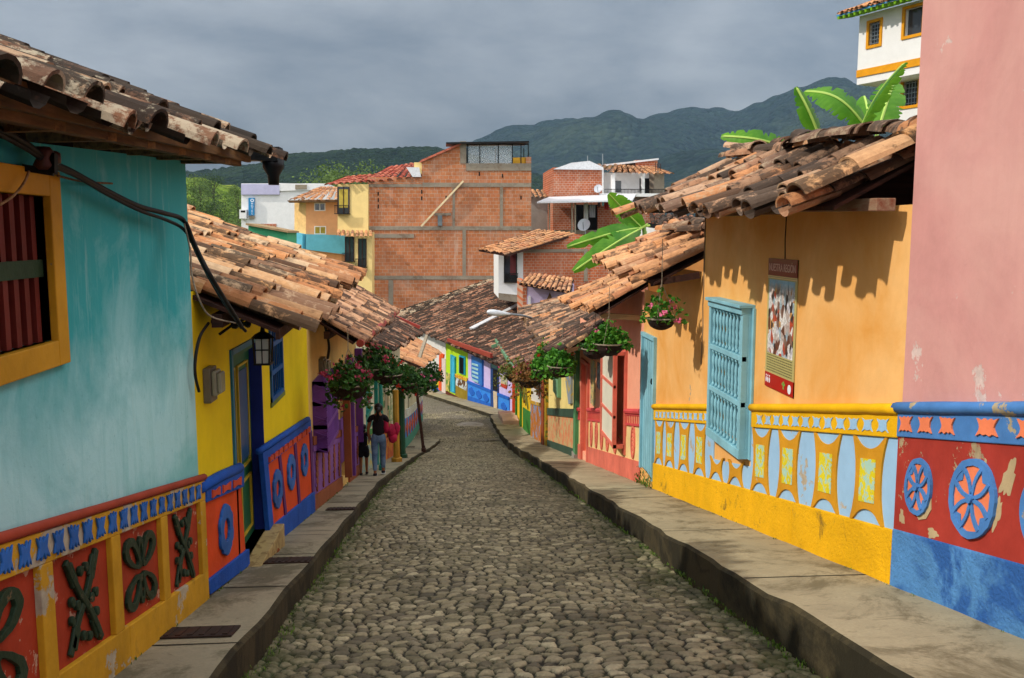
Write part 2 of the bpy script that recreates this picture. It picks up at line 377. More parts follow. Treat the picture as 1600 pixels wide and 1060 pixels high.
def build_street():
    ys=list(np.arange(-6,3,.06))+list(np.arange(3,10,.017))+list(np.arange(10,18,.028))+list(np.arange(18,30,.05))+list(np.arange(30,46,.09))
    ys=np.array(ys); ncol=220; ts=np.linspace(0,1,ncol)
    x0=np.array([LK(y)-.12 for y in ys]); x0[ys>33.2]=-1.35
    x1=np.full(len(ys),2.32)
    X=x0[:,None]+(x1-x0)[:,None]*ts[None,:]; Y=np.repeat(ys[:,None],ncol,1)
    # slight meander of the courses
    Xw=X+.05*np.sin(Y*1.3+X*2)+.02*np.sin(Y*9+X*5); Yw=Y+.07*np.sin(X*2.1+Y*.6)+.10*np.cos(X*1.2)+.03*np.sin(X*7-Y*3)
    d1,d2,cid,hh=voronoi_field(Xw,Yw,.112,.090,3)
    e=np.clip((d2-d1-.008)/.036,0,1); dome=(1-(1-e)**2.5)
    round_=np.clip(1-(d1/.10)**2,0,1)
    tlt=((hh*13.7)%1-.5)*.12*(Xw%.112-.056)+((hh*7.3)%1-.5)*.10*(Yw%.090-.045); h=dome*(.019+.015*hh)+round_*.004*e+tlt*dome*.6
    rs=np.random.RandomState(5); 
    nz=rs.normal(0,.0009,X.shape)
    base=np.array([g(y)+so(y) for y in ys])
    und=.02*np.sin(X*2.3+Y*.8)+.015*np.sin(Y*1.7-X)+.03*(1-((X-.55)/1.8)**2)-.03
    Z=base[:,None]+h+nz+und-.02
    gap=1-np.clip((d2-d1-.010)/.016,0,1)
    n=len(ys); V=np.stack([X,Y,Z],-1).reshape(-1,3)
    idx=np.arange(n*ncol).reshape(n,ncol)
    fc=np.stack([idx[:-1,:-1],idx[:-1,1:],idx[1:,1:],idx[1:,:-1]],-1).reshape(-1,4)
    me=bpy.data.meshes.new('road'); me.vertices.add(len(V)); me.vertices.foreach_set('co',V.ravel())
    me.loops.add(fc.size); me.loops.foreach_set('vertex_index',fc.ravel().astype(np.int32))
    me.polygons.add(len(fc)); me.polygons.foreach_set('loop_start',np.arange(0,fc.size,4,dtype=np.int32)); 
    me.polygons.foreach_set('use_smooth',[True]*len(fc))
    me.update(calc_edges=True); me.validate()
    a=me.attributes.new('stone','FLOAT_COLOR','POINT'); c=np.stack([cid,gap,hh,np.ones_like(cid)],-1).reshape(-1,4).astype(np.float32); a.data.foreach_set('color',c.ravel())
    T=NT('cobblestone'); T.b.inputs['Roughness'].default_value=.72; T.b.inputs['Specular IOR Level'].default_value=.3
    at=T.n('Attribute',{'attribute_name':'stone'}); sp=T.n('SeparateColor',_0=at.outputs['Color'])
    cr=T.n('ValToRGB'); e=cr.color_ramp.elements
    for i,cc in enumerate(['#4d4940','#6d665a','#7f776a','#5b574e','#8b8374']):
        if i>1: e.new(.5)
    for i,cc in enumerate(['#575040','#8a8068','#a99d7c','#706850','#c2b694']): e[i].position=i/4; e[i].color=C(cc)
    T.set(cr.inputs[0],sp.outputs[0]); c=cr.outputs[0]
    c=T.mix(T.ramp(T.noise(40,5,.7),.35,.75,0,.45),c,C('#46423a'))
    c=T.mix(T.ramp(T.noise(.9,6,.7),.45,.65,0,.5),c,C('#4d4834')); c=T.mix(T.ramp(T.noise(1.7,7,.75,dist=.5),.56,.66,0,.75),c,C('#3c3824'))
    dirt=T.mix(T.ramp(T.noise(2.2,6,.7),.45,.62),C('#1f1b14'),C('#2a2c16'))
    sx=T.n('SeparateXYZ',_0=T.co).outputs[0]; ed=T.ramp(T.math('ADD',T.math('ABSOLUTE',T.math('SUBTRACT',sx,.5)),T.ramp(T.noise(2.4,7,.75),.3,.7,-.5,.4)),1.25,1.75); c=T.mix(T.math('MULTIPLY',ed,.65),c,C('#3a4018')); c=T.mix(T.ramp(sp.outputs[1],.15,.75,0,.97),c,T.mix(ed,dirt,C('#2f3a14')))
    T.col(c); T.bump(T.noise(90,5,.7),.35,.004); me.materials.append(T.m)
    o=bpy.data.objects.new('road',me); COL.objects.link(o); tag(o,kind='structure')
build_street()
# terrain ----------------------------------------------------------
def ground_z(x,y):
    z=g(y)-2.05
    if x>5: z+=min(14,.16*(x-5))
    if x<-6: z-=min(10,.10*(-6-x))
    r=math.hypot(x,y)
    if r>110:
        t=min(1,(r-110)/500.); z=z*(1-t)+(-20+8*math.sin(x*.006)+6*math.sin(y*.008+1))*t
    return z
def build_ground():
    mb=MB(); rr=[0,2,4,6,8,10]+[10*1.12**i for i in range(1,52)]; na=180
    vs=[(0,0,ground_z(0,0))]
    for r in rr[1:]:
        for k in range(na):
            a=2*math.pi*k/na; x,y=r*math.sin(a),r*math.cos(a); vs.append((x,y,ground_z(x,y)))
    fs=[(0,1+(k+1)%na,1+k) for k in range(na)]
    for i in range(len(rr)-2):
        for k in range(na):
            a=1+i*na; fs.append((a+k,a+(k+1)%na,a+na+(k+1)%na,a+na+k))
    mb.add(vs,fs)
    T=NT('grassy_ground'); c=T.mix(T.ramp(T.noise(.02,8,.7),.4,.6),C('#4f5f2c'),C('#3a4a24')); c=T.mix(T.ramp(T.noise(.6,6,.7),.4,.7,0,.5),c,C('#6a6238'))
    T.col(c); T.bump(T.noise(1.5,6),.5,.1)
    tag(mb.build('ground',T.m,smooth=True),kind='structure')
build_ground()
# far street beyond the bend
def far_street():
    mb=MB(); xs=np.linspace(-14,3.2,40); ys=np.linspace(33.4,80,90)
    rs=np.random.RandomState(2)
    vs=[(x,y,g(y)+so(y)-.012+rs.uniform(-.012,.012)) for y in ys for x in xs]
    n=len(xs); fs=[(j*n+i,j*n+i+1,(j+1)*n+i+1,(j+1)*n+i) for j in range(len(ys)-1) for i in range(n-1)]
    mb.add(vs,fs)
    T=NT('far_cobbles'); V=T.n('TexVoronoi',{'feature':'DISTANCE_TO_EDGE'},Scale=7.0,Vector=T.co).outputs['Distance']
    c=T.mix(T.ramp(V,.02,.12),C('#39352a'),C('#807868')); c=T.mix(T.ramp(T.noise(1.2,6),.4,.7,0,.5),c,C('#55503f')); T.col(c); T.bump(V,.6,.05)
    tag(mb.build('road',T.m),kind='structure')
far_street()
# pavements ---------------------------------------------------------
def pavement_strip(name,rows,mk,mt,thick=.5):
    """rows: list of (inner point, kerb point) with z at top"""
    mb=MB()
    n=len(rows); vs=[]
    for a,b in rows:
        a=Vector(a);b=Vector(b); e=(b-a).normalized()
        vs+=[a,b-e*.03,b+Vector((0,0,-.025))-e*.0,b+Vector((0,0,-thick))]
    for i in range(n-1):
        for k in range(3):
            mb.cur=0 if k==0 else 1
            mb.add([],[]); mb.f.append((4*i+k,4*i+k+1,4*i+5+k,4*i+4+k)); mb.mi.append(mb.cur)
    mb.v=[tuple(v) for v in vs]
    mb.cur=1; mb.f.append((0,1,2,3)); mb.mi.append(1); j=4*(n-1); mb.f.append((j,j+3,j+2,j+1)); mb.mi.append(1)
    o=mb.build(name,[mt,mk]); tag(o,kind='structure'); return o
rp=[]
y=-6.
while y<42.4:
    w=.02*math.sin(y*2.7)+.012*math.sin(y*7.1); kx=2.24+w; kz=.008*math.sin(y*5)
    if y>24.6: kx-=.10
    dz=0 if y<13.4 else .0
    rp.append(((3.34,y,-1.38+g(y)+kz*.5),(kx,y,-1.38+g(y)+kz+(0 if y<24.6 else .03))))
    y+=.35
pavement_strip('pavement',rp,M['kerb'],M['pave'])
lp=[]; y=-6.
while y<33.3:
    lp.append(((-1.95,y,-1.47+g(y)),(LK(y)+.012*math.sin(y*3.3),y,-1.47+g(y)+.005*math.sin(y*4)))); y+=.35
for a in range(1,7):
    t=a/6*math.pi/2; cy=33.3+math.sin(t)*.7; lp.append(((-1.95,cy,-1.47+g(cy)),(-.2-(1-math.cos(t))*1.3,cy,-1.47+g(cy))))
pavement_strip('pavement',lp,M['kerb'],M['pave_l'])
FR=Fac(2.83,45.6,-.26,.966,-1)
assert FR.n.x<0
fp=[]
for i in range(40):
    u=-3.5+i*.85; a=FR.p(u,0,-.3); b=FR.p(u,0,1.25-.012*u if u<14 else 1.1); 
    fp.append(((a.x,a.y,-1.38+g(a.y)),(b.x,b.y,-1.38+g(b.y))))
pavement_strip('pavement',fp,M['kerb'],M['pave'])
# pavement joints, drain covers, manhole
mb=MB()
for y in [4.0,5.35,7.05,8.6,9.9,11.5,13.2,14.9,16.6,18.3,20.2,22.1,24.4,26.5,28.8]:
    z=-1.47+g(y)+.003
    mb.add([(-1.84,y,z),(LK(y)-.01,y,z),(LK(y)-.01,y+.022,z-.004),(-1.84,y+.022,z-.004)],[(0,1,2,3)])
for y in [6.4,8.9,12.2,13.5,17.8,20.5,24.6,28,31,34]:
    z=-1.38+g(y)+.004
    mb.add([(3.25,y,z),(2.26,y,z),(2.26,y+.03,z-.006),(3.25,y+.03,z-.006)],[(0,1,2,3)])
tag(mb.build('pavement_joint',paint('joint_dirt','#25231a',.1,.95,.3)),'narrow dark gaps between the concrete slabs of the pavements','joint',kind='structure')
def cover(px,py,w,l,label):
    p=ong(px,py,-1.47); z0=p.z; mb=MB(); sl=-.192
    def q(dx,dy,dz): return (p.x+dx,p.y+dy,-1.47+g(p.y+dy)+dz)
    mb.prism([q(-w,-l,.004),q(w,-l,.004),q(w,l,.004),q(-w,l,.004)],(0,0,.01))
    for i in range(7):
        a=-w*.85+i*w*.27; mb.prism([q(a,-l*.8,.015),q(a+w*.12,-l*.8,.015),q(a+w*.12,l*.8,.015),q(a,l*.8,.015)],(0,0,.006))
    o=mb.build('drain_cover',metal('rusty_cover','#3b2f2a',.8,.2,'#4a2e22')); tag(o,label,'drain cover','rusty drain covers in the left pavement')
cover(302,990,.27,.13,'rusty drain cover in the pavement below the teal house')
cover(450,877,.22,.15,'rusty drain cover in the pavement beside the tiled doorstep of the yellow house')
cover(533,796,.2,.14,'rusty drain cover in the pavement below the purple dado')
cover(638,699,.22,.2,'small drain cover in the pavement behind the walking woman')
p=ong(735,665,-1.55); mb=MB()
mb.lathe([(.62,0),(.62,.03),(.5,.045),(.48,.03),(.3,.035),(.28,.05),(0.01,.05)],(p.x,p.y,p.z-.0),24)
tag(mb.build('manhole_cover',M['conc']),'round concrete manhole cover set in the cobbles at the bend','manhole cover')
# ================================================================ houses, left row
FL=Fac(-1.84,0,0,1,1)
zL=lambda y:-1.47+g(y)
def mono(fac,y0,y1,zb,zt,ridge_n,ridge_z,mat,root,back_n=-7.,holes=(),depth=.22,name='wall',gable=True):
    mb=MB(); fac.wall(mb,y0,y1,zb,zt,holes,depth)
    f0=zb if callable(zb) else (lambda u:zb); f1=zt if callable(zt) else (lambda u:zt)
    for u in ((y0,y1) if gable else ()):
        mb.poly([fac.p(u,f0(u)-.6,0),fac.p(u,f1(u),0),fac.p(u,ridge_z,ridge_n),fac.p(u,f1(u)-.4,back_n),fac.p(u,f0(u)-.6,back_n)])
    mb.poly([fac.p(y0,f0(y0)-.6,back_n),fac.p(y1,f0(y1)-.6,back_n),fac.p(y1,f1(y1)-.4,back_n),fac.p(y0,f1(y0)-.4,back_n)])
    return mb.build(name,mat,root)
def dmap(fac,zb):
    return lambda u,v,n=0.:fac.p(u,zb(u)+v,n)
def dprism(mb,fac,zb,pts,n0,n1): return mb.prism([fac.p(u,zb(u)+v,n0) for u,v in pts],fac.n*(n1-n0))
def dbox(mb,fac,zb,u0,u1,v0,v1,n0,n1): # split so that it follows the slope
    k=max(1,int(abs(u1-u0)/1.5))
    for i in range(k):
        a=u0+(u1-u0)*i/k; b=u0+(u1-u0)*(i+1)/k; dprism(mb,fac,zb,[(a,v0),(b,v0),(b,v1),(a,v1)],n0,n1)
def roundband(mb,fac,zb,u0,u1,v,r,n,k=6,m=None):
    m=m or max(2,int(abs(u1-u0)/.5)); pts=[]
    mb.tube([fac.p(u0+(u1-u0)*i/m,zb(u0+(u1-u0)*i/m)+v,n) for i in range(m+1)],[r*ru(.94,1.06) for _ in range(m+1)],8)
def plate(mb,fac,zb,cu,cv,pts,n0,n1,sx=1,sy=1):
    dprism(mb,fac,zb,[(cu+x*sx+ru(-.0035,.0035),cv+y*sy+ru(-.0035,.0035)) for x,y in pts],n0,n1)
def dring(mb,fac,zb,cu,cv,fo,fi,n0,n1,k=28):
    j_=lambda:ru(-.004,.004)
    A=[(cu+fo(t)[0]+j_(),cv+fo(t)[1]+j_()) for t in [2*math.pi*i/k for i in range(k)]]; B=[(cu+fi(t)[0]+j_(),cv+fi(t)[1]+j_()) for t in [2*math.pi*i/k for i in range(k)]]
    mb.ring([fac.p(u,zb(u)+v,n0) for u,v in A],[fac.p(u,zb(u)+v,n0) for u,v in B],fac.n*(n1-n0))
def stroke(mb,fac,zb,pts,w,n0,n1):
    for (a,b),(c,d) in zip(pts,pts[1:]):
        l=math.hypot(c-a,d-b) or 1e-6; n1=n1+.0011; nx,ny=-(d-b)/l*w/2,(c-a)/l*w/2; ex,ey=(c-a)/l*w*.3,(d-b)/l*w*.3
        dprism(mb,fac,zb,[(a+nx-ex,b+ny-ey),(a-nx-ex,b-ny-ey),(c-nx+ex,d-ny+ey),(c+nx+ex,d+ny+ey)],n0,n1)
# ---- 1 teal house
H=thing('teal_house','teal plaster house in the left foreground with barred yellow window and mossy tile eave','house',(-1.84,3,-2.1))
T=NT('teal_plaster'); T.b.inputs['Roughness'].default_value=.8
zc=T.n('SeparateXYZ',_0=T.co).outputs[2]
f=T.math('ADD',T.ramp(zc,-.15,-1.1),T.ramp(T.noise(1.3,6,.65,dist=.5),.3,.7,-.45,.4)); f=T.ramp(f,.1,.9)  # paint fade by height; some eave shade is mixed into the darker top
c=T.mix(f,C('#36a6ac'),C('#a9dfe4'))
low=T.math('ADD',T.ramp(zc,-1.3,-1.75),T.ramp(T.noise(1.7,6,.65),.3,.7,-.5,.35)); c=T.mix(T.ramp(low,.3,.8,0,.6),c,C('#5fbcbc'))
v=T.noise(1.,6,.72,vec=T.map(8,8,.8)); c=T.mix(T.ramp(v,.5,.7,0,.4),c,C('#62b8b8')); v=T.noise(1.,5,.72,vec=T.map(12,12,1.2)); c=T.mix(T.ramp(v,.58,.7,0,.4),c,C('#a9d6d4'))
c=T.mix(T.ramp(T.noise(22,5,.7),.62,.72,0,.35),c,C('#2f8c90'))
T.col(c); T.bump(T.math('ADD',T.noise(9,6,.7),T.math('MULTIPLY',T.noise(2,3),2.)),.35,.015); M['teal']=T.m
M['yel_frame']=paint('mustard_frame_paint','#c8961c',.14,.6,.3,peel=('#8a7a5a',.67,5.))
M['mustard']=paint('mustard_dado_paint','#c3941a',.16,.7,.4,peel=('#b5ad98',.565,2.6),grime=(.58,.5))
M['redbrown']=paint('redbrown_panel_paint','#a23417',.18,.7,.35,peel=('#c9a48e',.595,5.))
M['rust_rim']=paint('rust_red_cornice','#9c3a22',.15,.65,.3)
M['dkgreen']=paint('dark_green_relief','#16301e',.2,.5,.5,peel=('#6a5a40',.62,9.))
M['cobalt']=paint('cobalt_relief','#1f62b4',.2,.55,.4,peel=('#9fb4c8',.68,9.))
win=FL.pix(45,280),FL.pix(45,545)
wu0,wu1=3.02,4.33; wz1=.17; wz0=-.50
def l1h():
    return [(wu0,wu1,wz0,wz1)]
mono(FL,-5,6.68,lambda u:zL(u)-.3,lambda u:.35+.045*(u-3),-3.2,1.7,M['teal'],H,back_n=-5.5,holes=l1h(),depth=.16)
# window
mb=MB(); W=.12
for a in ((wu0-W,wu0,wz0-W,wz1+W),(wu1,wu1+W,wz0-W,wz1+W),(wu0,wu1,wz1,wz1+W),(wu0,wu1,wz0-W,wz0)): FL.box(mb,*a,-.05,.035)
wf=mb.build('window',M['yel_frame'],H,bevel=.006)
mb=MB()
for i in range(13):
    u=wu0+.06+i*(wu1-wu0-.12)/12; mb.prism([FL.p(u-.022,wz0,-.06),FL.p(u+.022,wz0,-.06),FL.p(u+.022,wz0,-.025),FL.p(u-.022,wz0,-.025)],(0,0,wz1-wz0))
mb.build('window_bars',paint('oxblood_bars','#6a1f16',.2,.6,.3),wf)
mb=MB(); FL.box(mb,wu0,wu1,-.20,-.12,-.07,-.018); mb.build('crossbar',paint('green_crossbar','#26452c',.2,.6,.3),wf)
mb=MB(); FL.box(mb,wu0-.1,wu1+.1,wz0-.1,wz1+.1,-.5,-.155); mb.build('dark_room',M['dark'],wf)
# dado
mb=MB(); zz=lambda u:zL(u)
dbox(mb,FL,zz,-5,6.68,-.1,.22,.0,.045); dbox(mb,FL,zz,-5,6.68,.77,.92,0,.045)
ed=[(-4.6,-3.9),(-3.7,-3.0),(-2.85,-2.15),(-2.0,-1.3),(-1.15,-.45),(-.3,.4),(.55,1.25),(1.4,2.1),(2.25,2.95),(3.12,3.97),(4.1,4.81),(4.94,5.64),(5.77,6.54)]
last=-5
for a,b in ed: dbox(mb,FL,zz,last,a,.22,.77,0,.045); last=b
dbox(mb,FL,zz,last,6.68,.22,.77,0,.045)
mb.build('dado',M['mustard'],H,bevel=.005)
mb=MB(); roundband(mb,FL,zz,-5,6.70,.945,.026,.035,m=40); mb.build('cornice',M['rust_rim'],H,smooth=True)
# frieze of four-petalled flowers
mb=MB(); u=3.0
while u<6.62:
    P=[(-.058,.048),(-.03,.03),(-.02,.05),(0,.026),(.02,.05),(.03,.03),(.058,.048),(.036,.0),(.058,-.048),(.03,-.03),(.02,-.05),(0,-.026),(-.02,-.05),(-.03,-.03),(-.058,-.048),(-.036,0)]
    P=[(x*ru(.9,1.1),y*ru(.9,1.1)*1.15) for x,y in P]
    plate(mb,FL,zz,u,.85,P,.046,.058); u+=.1655
mb.build('frieze',M['cobalt'],H,bevel=.004)
def flower(mb,cu,cv,s=1.):
    # four looped petals like a butterfly
    for sx in (-1,1):
        for sy in (-1,1):
            a=math.atan2(sy*1.15,sx); ca_,sa_=math.cos(a),math.sin(a)
            def fo(t,r=.19,w=.06): x=.02+r*(.5+.5*math.cos(t)); y=w*math.sin(t)*(.5+.75*(x/r)); return ((x*ca_-y*sa_)*s*1.75,(x*sa_+y*ca_)*s*1.35)
            def fi(t,r=.12,w=.022): x=.05+r*(.5+.5*math.cos(t)); y=w*math.sin(t)*(.5+.75*(x/r)); return ((x*ca_-y*sa_)*s*1.75,(x*sa_+y*ca_)*s*1.35)
            dring(mb,FL,zz,cu,cv,fo,fi,.016,.036+.001*sx+.0005*sy,20)
    for sy in (-1,1):
        def fo(t): return (.045*math.sin(t)*s,(sy*.12+.10*math.cos(t))*s)
        def fi(t): return (.02*math.sin(t)*s,(sy*.12+.055*math.cos(t))*s)
        dring(mb,FL,zz,cu,cv,fo,fi,.0165,.034,16)
def cross(mb,cu,cv,s=1.):
    for sg in (1,-1):
        pts=[(-.19,.235*sg),(-.13,.15*sg),(-.05,.05*sg),(.05,-.05*sg),(.13,-.16*sg),(.18,-.24*sg)]
        stroke(mb,FL,zz,[(cu+x*s,cv+y*s) for x,y in pts],.045*s,.016,.036+.002*sg)
        stroke(mb,FL,zz,[(cu-.15*s,cv+sg*.2*s),(cu-.11*s,cv+sg*.13*s)],.075*s,.0165,.034); stroke(mb,FL,zz,[(cu+.15*s,cv+sg*.2*s),(cu+.11*s,cv+sg*.13*s)],.075*s,.0165,.0345)
    for x,y in ((-.15,.03),(.15,.02),(-.16,-.07),(.15,-.09),(-.03,.17),(.04,.18),(-.03,-.18),(.04,-.2),(-.09,.0),(.09,.0)):
        plate(mb,FL,zz,cu,cv,[(x*s+.028*s*math.cos(t),y*s+.03*s*math.sin(t)) for t in [k*math.pi/4 for k in range(8)]],.0168,.04)
k=0
for a,b in ed:
    mb=MB(); dbox(mb,FL,zz,a-.02,b+.02,.20,.79,.001,.014); pn=mb.build('dado_panel',M['redbrown'],H)
    mb=MB(); c_=(a+b)/2; (flower if k%2==1 else cross)(mb,c_,.495,min(1,(b-a)/.74)); mb.build('relief_ornament',M['dkgreen'],pn,bevel=.006); k+=1
# roof
e0=Vector((-1.36,-5,.17)); e1=Vector((-1.43,6.85,.54)); r0=Vector((-5.2,-5,1.80)); r1=Vector((-5.2,6.85,2.15))
mb=MB(); roof(mb,e0+Vector((0,0,.06)),e1+Vector((0,0,.06)),r0,r1,pitch=.225,row=.33,seg=7,th=.015,jit=3.0,sag=.05)
mb.build('roof_tiles',M['t_dark'],H,smooth=False)
mb=MB(); slab_roof(mb,e0+Vector((-.03,0,.02)),e1+Vector((-.03,-.05,.02)),r0,r1,.03); mb.prism([e0+Vector((-.02,0,.0)),e1+Vector((-.02,-.05,.0)),Vector((-2.1,6.95,e1.z+.03)),Vector((-2.1,-5,e0.z+.03))],(0,0,.02)); mb.prism([Vector((-1.9,6.66,.3)),Vector((-5.2,6.66,.3)),Vector((-5.2,6.66,2.2)),Vector((-1.9,6.66,.72))],(0,-.05,0)); mb.build('soffit_boards',wood('redbrown_soffit','#4a261a','#20100b',ax=(14,1,1)),H)
mb=MB(); mb.beam(e0+Vector((.0,0,.03)),e1+Vector((.0,0,.03)),.035,.10); mb.beam(e0+Vector((-.06,0,-.03)),e1+Vector((-.06,-.1,-.03)),.06,.05); mb.build('fascia_board',wood('ochre_fascia','#7d5c34','#3a2614',ax=(9,1,9)),H,bevel=.004)
mb=MB(); y=-4.6
while y<6.9:
    t=(y+5)/12.; E=e0.lerp(e1,t); R=r0.lerp(r1,t); d=(R-E).normalized(); mb.beam(E+Vector((-.02,0,-.03)),Vector((-1.95,y+.3,E.z+.0)),.05,.05); y+=.55
mb.build('rafters',wood('ochre_rafter','#9a7444','#4c3620'),H)
mb=MB(); roof(mb,Vector((-9.,-5,.6)),Vector((-9.,7,.6)),r0,r1,seg=4,th=0,under=False); mb.build('rear_roof_tiles',M['t_dark'],H)
# gutter hopper
o=thing('roof_gutter','black zinc gutter end with hopper at the corner of the mossy left eave','gutter',(-1.36,6.95,.5))
q=PYY(422,262,7.05); mb=MB()
for i,(w,z) in enumerate(((.095,.0),(.085,-.04),(.078,-.075))): mb.box(q.x-w,q.x+w*.9,6.98,7.14,q.z+.15+z-.03,q.z+.15+z)
mb.box(q.x-.28,q.x+.06,7.0,7.12,q.z+.05,q.z+.12); mb.build('gutter_end',M['black_gutter'],o)
mb=MB(); mb.lathe([(.085,.06),(.08,.0),(.045,-.06),(.04,-.13)],(q.x+.02,7.07,q.z),12); mb.build('hopper',M['black_gutter'],o,smooth=True)
# ---- 2 yellow house
H=thing('yellow_house','bright yellow house next to the teal one with blue and orange dado and green door','house',(-1.84,9.4,-3.3))
M['yellow']=paint('bright_yellow_plaster','#e8cd00',.06,.8,.3,streak=.12,grime=(.66,.35))
M['royal']=paint('royal_blue_paint','#0f4fae',.15,.75,.8,bs=22,bd=.012)
M['orange']=paint('orange_dado_paint','#d4470f',.10,.7,.35)
M['deepblue']=paint('deep_blue_paint','#12287c',.12,.6,.2)
M['dgreen']=paint('door_green','#175a3a',.14,.5,.2)
du0,du1=7.80,8.95; dz0=zL(8.6)+.12; dz1=FL.pix(391,538)[1]
u1_,z1_=FL.pix(418,517),FL.pix(432,637)
w2u0,w2u1=FL.pix(418,600)[0],FL.pix(441,600)[0]; w2z1=-.95; w2z0=FL.pix(441,620)[1]-.03
w2u0,w2u1=9.50,10.22; w2z1=-.92; w2z0=-1.78
mono(FL,6.68,12.1,lambda u:zL(u)-.3,lambda u:-.42-.02*(u-6.7),-2.6,.45,M['yellow'],H,back_n=-5.,holes=[(du0,du1+.1,dz0,dz1),(w2u0,w2u1,w2z0,w2z1)],depth=.12)
# door recess, leaf and threshold
mb=MB(); FL.box(mb,du1+.085,du1+.10,dz0,dz1,-.12,.012); FL.box(mb,du1+.1,du1+.16,zL(9.1)-.1,FL.pix(405,702)[1],0,.03)
mb.build('door_jamb',M['deepblue'],H)
mb=MB(); FL.box(mb,du0,du1+.09,dz0,dz1,-.15,-.11); FL.box(mb,du0,du1,dz1-.07,dz1,-.11,-.05); dr=mb.build('door',M['dgreen'],H)
mb=MB()
for a,b in ((.14,.56),(.66,1.10)):
    for c,d in ((.12,.62),(.78,1.75)):
        A=du0+a; B=du0+b; FL.box(mb,A,A+.025,dz0+c,dz0+d,-.11,-.09); FL.box(mb,B-.025,B,dz0+c,dz0+d,-.11,-.09); FL.box(mb,A,B,dz0+c-.02,dz0+c,-.11,-.09); FL.box(mb,A,B,dz0+d,dz0+d+.02,-.11,-.09)
mb.build('door_moulding',paint('ochre_moulding','#b39a28',.12,.5,.2),dr)
mb=MB()
for a,b in ((.165,.535),(.685,1.075)):
    FL.box(mb,du0+a,du0+b,dz0+.82,dz0+1.7,-.112,-.102)
mb.build('door_panel',paint('slate_blue_panel','#2a4f78',.1,.4,.1),dr)
mb=MB(); FL.box(mb,du0-.03,du0+.03,dz0,dz1+.05,-.1,.02); FL.box(mb,du0,du1+.1,dz1,dz1+.05,-.1,.02); mb.build('door_frame',paint('teal_blue_frame','#1c6c8c',.1,.5,.2),H)
mb=MB(); s0=zL(9.1)-.05; FL.box(mb,du0+.02,du1+.25,s0-.3,dz0,-.26,.16)
st=mb.build('doorstep',paint('cream_tile_step','#b09a68',.15,.5,.3,second='#8a7248',ssc=9.,srange=(.5,.56)),H,bevel=.006)
mb=MB()
for i in range(3): FL.sh(mb,[(du0+.2+i*.36,dz0-.16),(du0+.28+i*.36,dz0-.12),(du0+.36+i*.36,dz0-.16),(du0+.28+i*.36,dz0-.28)],.16,.165)
mb.build('step_motif',paint('terracotta_motif','#8c4a24'),st)
# upper window
mb=MB(); FL.box(mb,w2u0,w2u1,w2z0,w2z1,-.12,-.08)
wn=mb.build('window',M['glass'],H)
mb=MB(); zs=[w2z0+.0,w2z0+.28,w2z0+.58]
for z in zs: FL.box(mb,w2u0,w2u1,z,z+.05,-.03,.02)
FL.box(mb,w2u0,w2u0+.05,w2z0,w2z1,-.04,.022); FL.box(mb,w2u1-.05,w2u1,w2z0,w2z1,-.04,.022)
for i in range(6): u=w2u0+.08+i*.11; FL.box(mb,u,u+.014,w2z0,w2z1,-.02,-.005)
mb.build('window_grille',paint('window_blue','#1a5a9a',.15,.5,.2),wn)
mb=MB(); FL.box(mb,w2u0-.02,w2u1+.05,w2z0-.05,w2z0,-.2,.02); mb.build('window_sill',paint('olive_sill','#6a7a3a'),wn)
# dado near part and far part, in pixels on the wall
def band(mb,pts,n1,n0=0.): FL.px(mb,pts,n0,n1)
mb=MB(); band(mb,[(313,762),(373,730),(373,761),(313,786)],.05); roundband(mb,FL,lambda u:0,*[0,0],0,0,0) if False else None
mb.build('dado_band',M['royal'],H,bevel=.008)
mb=MB(); a=FL.P(312,763,.03); b=FL.P(374,731,.03); mb.tube([a,a.lerp(b,.5)+Vector((0,0,.01)),b],.045,8); a=FL.P(404,706,.03); b=FL.P(481,655,.03); mb.tube([a,a.lerp(b,.5),b],.035,8)
mb.build('cornice',M['royal'],H,smooth=True)
mb=MB(); band(mb,[(313,786),(373,761),(380,860),(320,912)],.02); po=mb.build('dado_panel',M['orange'],H)
mb=MB(); band(mb,[(317,908),(382,858),(383,884),(320,930)],.045); band(mb,[(421,822),(487,768),(488,808),(424,862)],.045)
band(mb,[(403,708),(410,704),(424,862),(417,866)],.05)
mb.build('plinth',M['royal'],H,bevel=.006)
mb=MB(); band(mb,[(406,708),(481,656),(482,674),(408,730)],.04); bd=mb.build('dado_band',M['royal'],H)
mb=MB()
for (xa,ya,xb,yb,n,h) in ((318,780,369,757,3,13),(412,724,479,675,9,9)):
    for i in range(n):
        t0=(i+.14)/n;t1=(i+.86)/n; X0=xa+(xb-xa)*t0;X1=xa+(xb-xa)*t1;Y0=ya+(yb-ya)*t0;Y1=ya+(yb-ya)*t1; m=(X0+X1)/2; my=(Y0+Y1)/2
        band(mb,[(X0,Y0),(m,my-h*.22),(X1,Y1),(X1,Y1-h),(m,my-h*.75),(X0,Y0-h)],.062)
mb.build('frieze',paint('vermilion_frieze','#c84a2c'),H)
for i in range(3):
    t0=i/3;t1=(i+1)/3
    def q(t,b): return (408+(482-408)*t,730+(674-730)*t) if not b else (421+(486-421)*t,823+(769-823)*t)
    mb=MB(); A,B=q(t0+.02,0),q(t1-.02,0); Cc,D=q(t1-.02,1),q(t0+.02,1); band(mb,[A,B,Cc,D],.02); pn=mb.build('dado_panel',M['orange'],H)
    mb=MB(); band(mb,[q(t1-.022,0),(q(t1+.022,0)),q(t1+.022,1),q(t1-.022,1)],.035); mb.build('panel_stile',paint('plum_stile','#5a2a6a'),H)
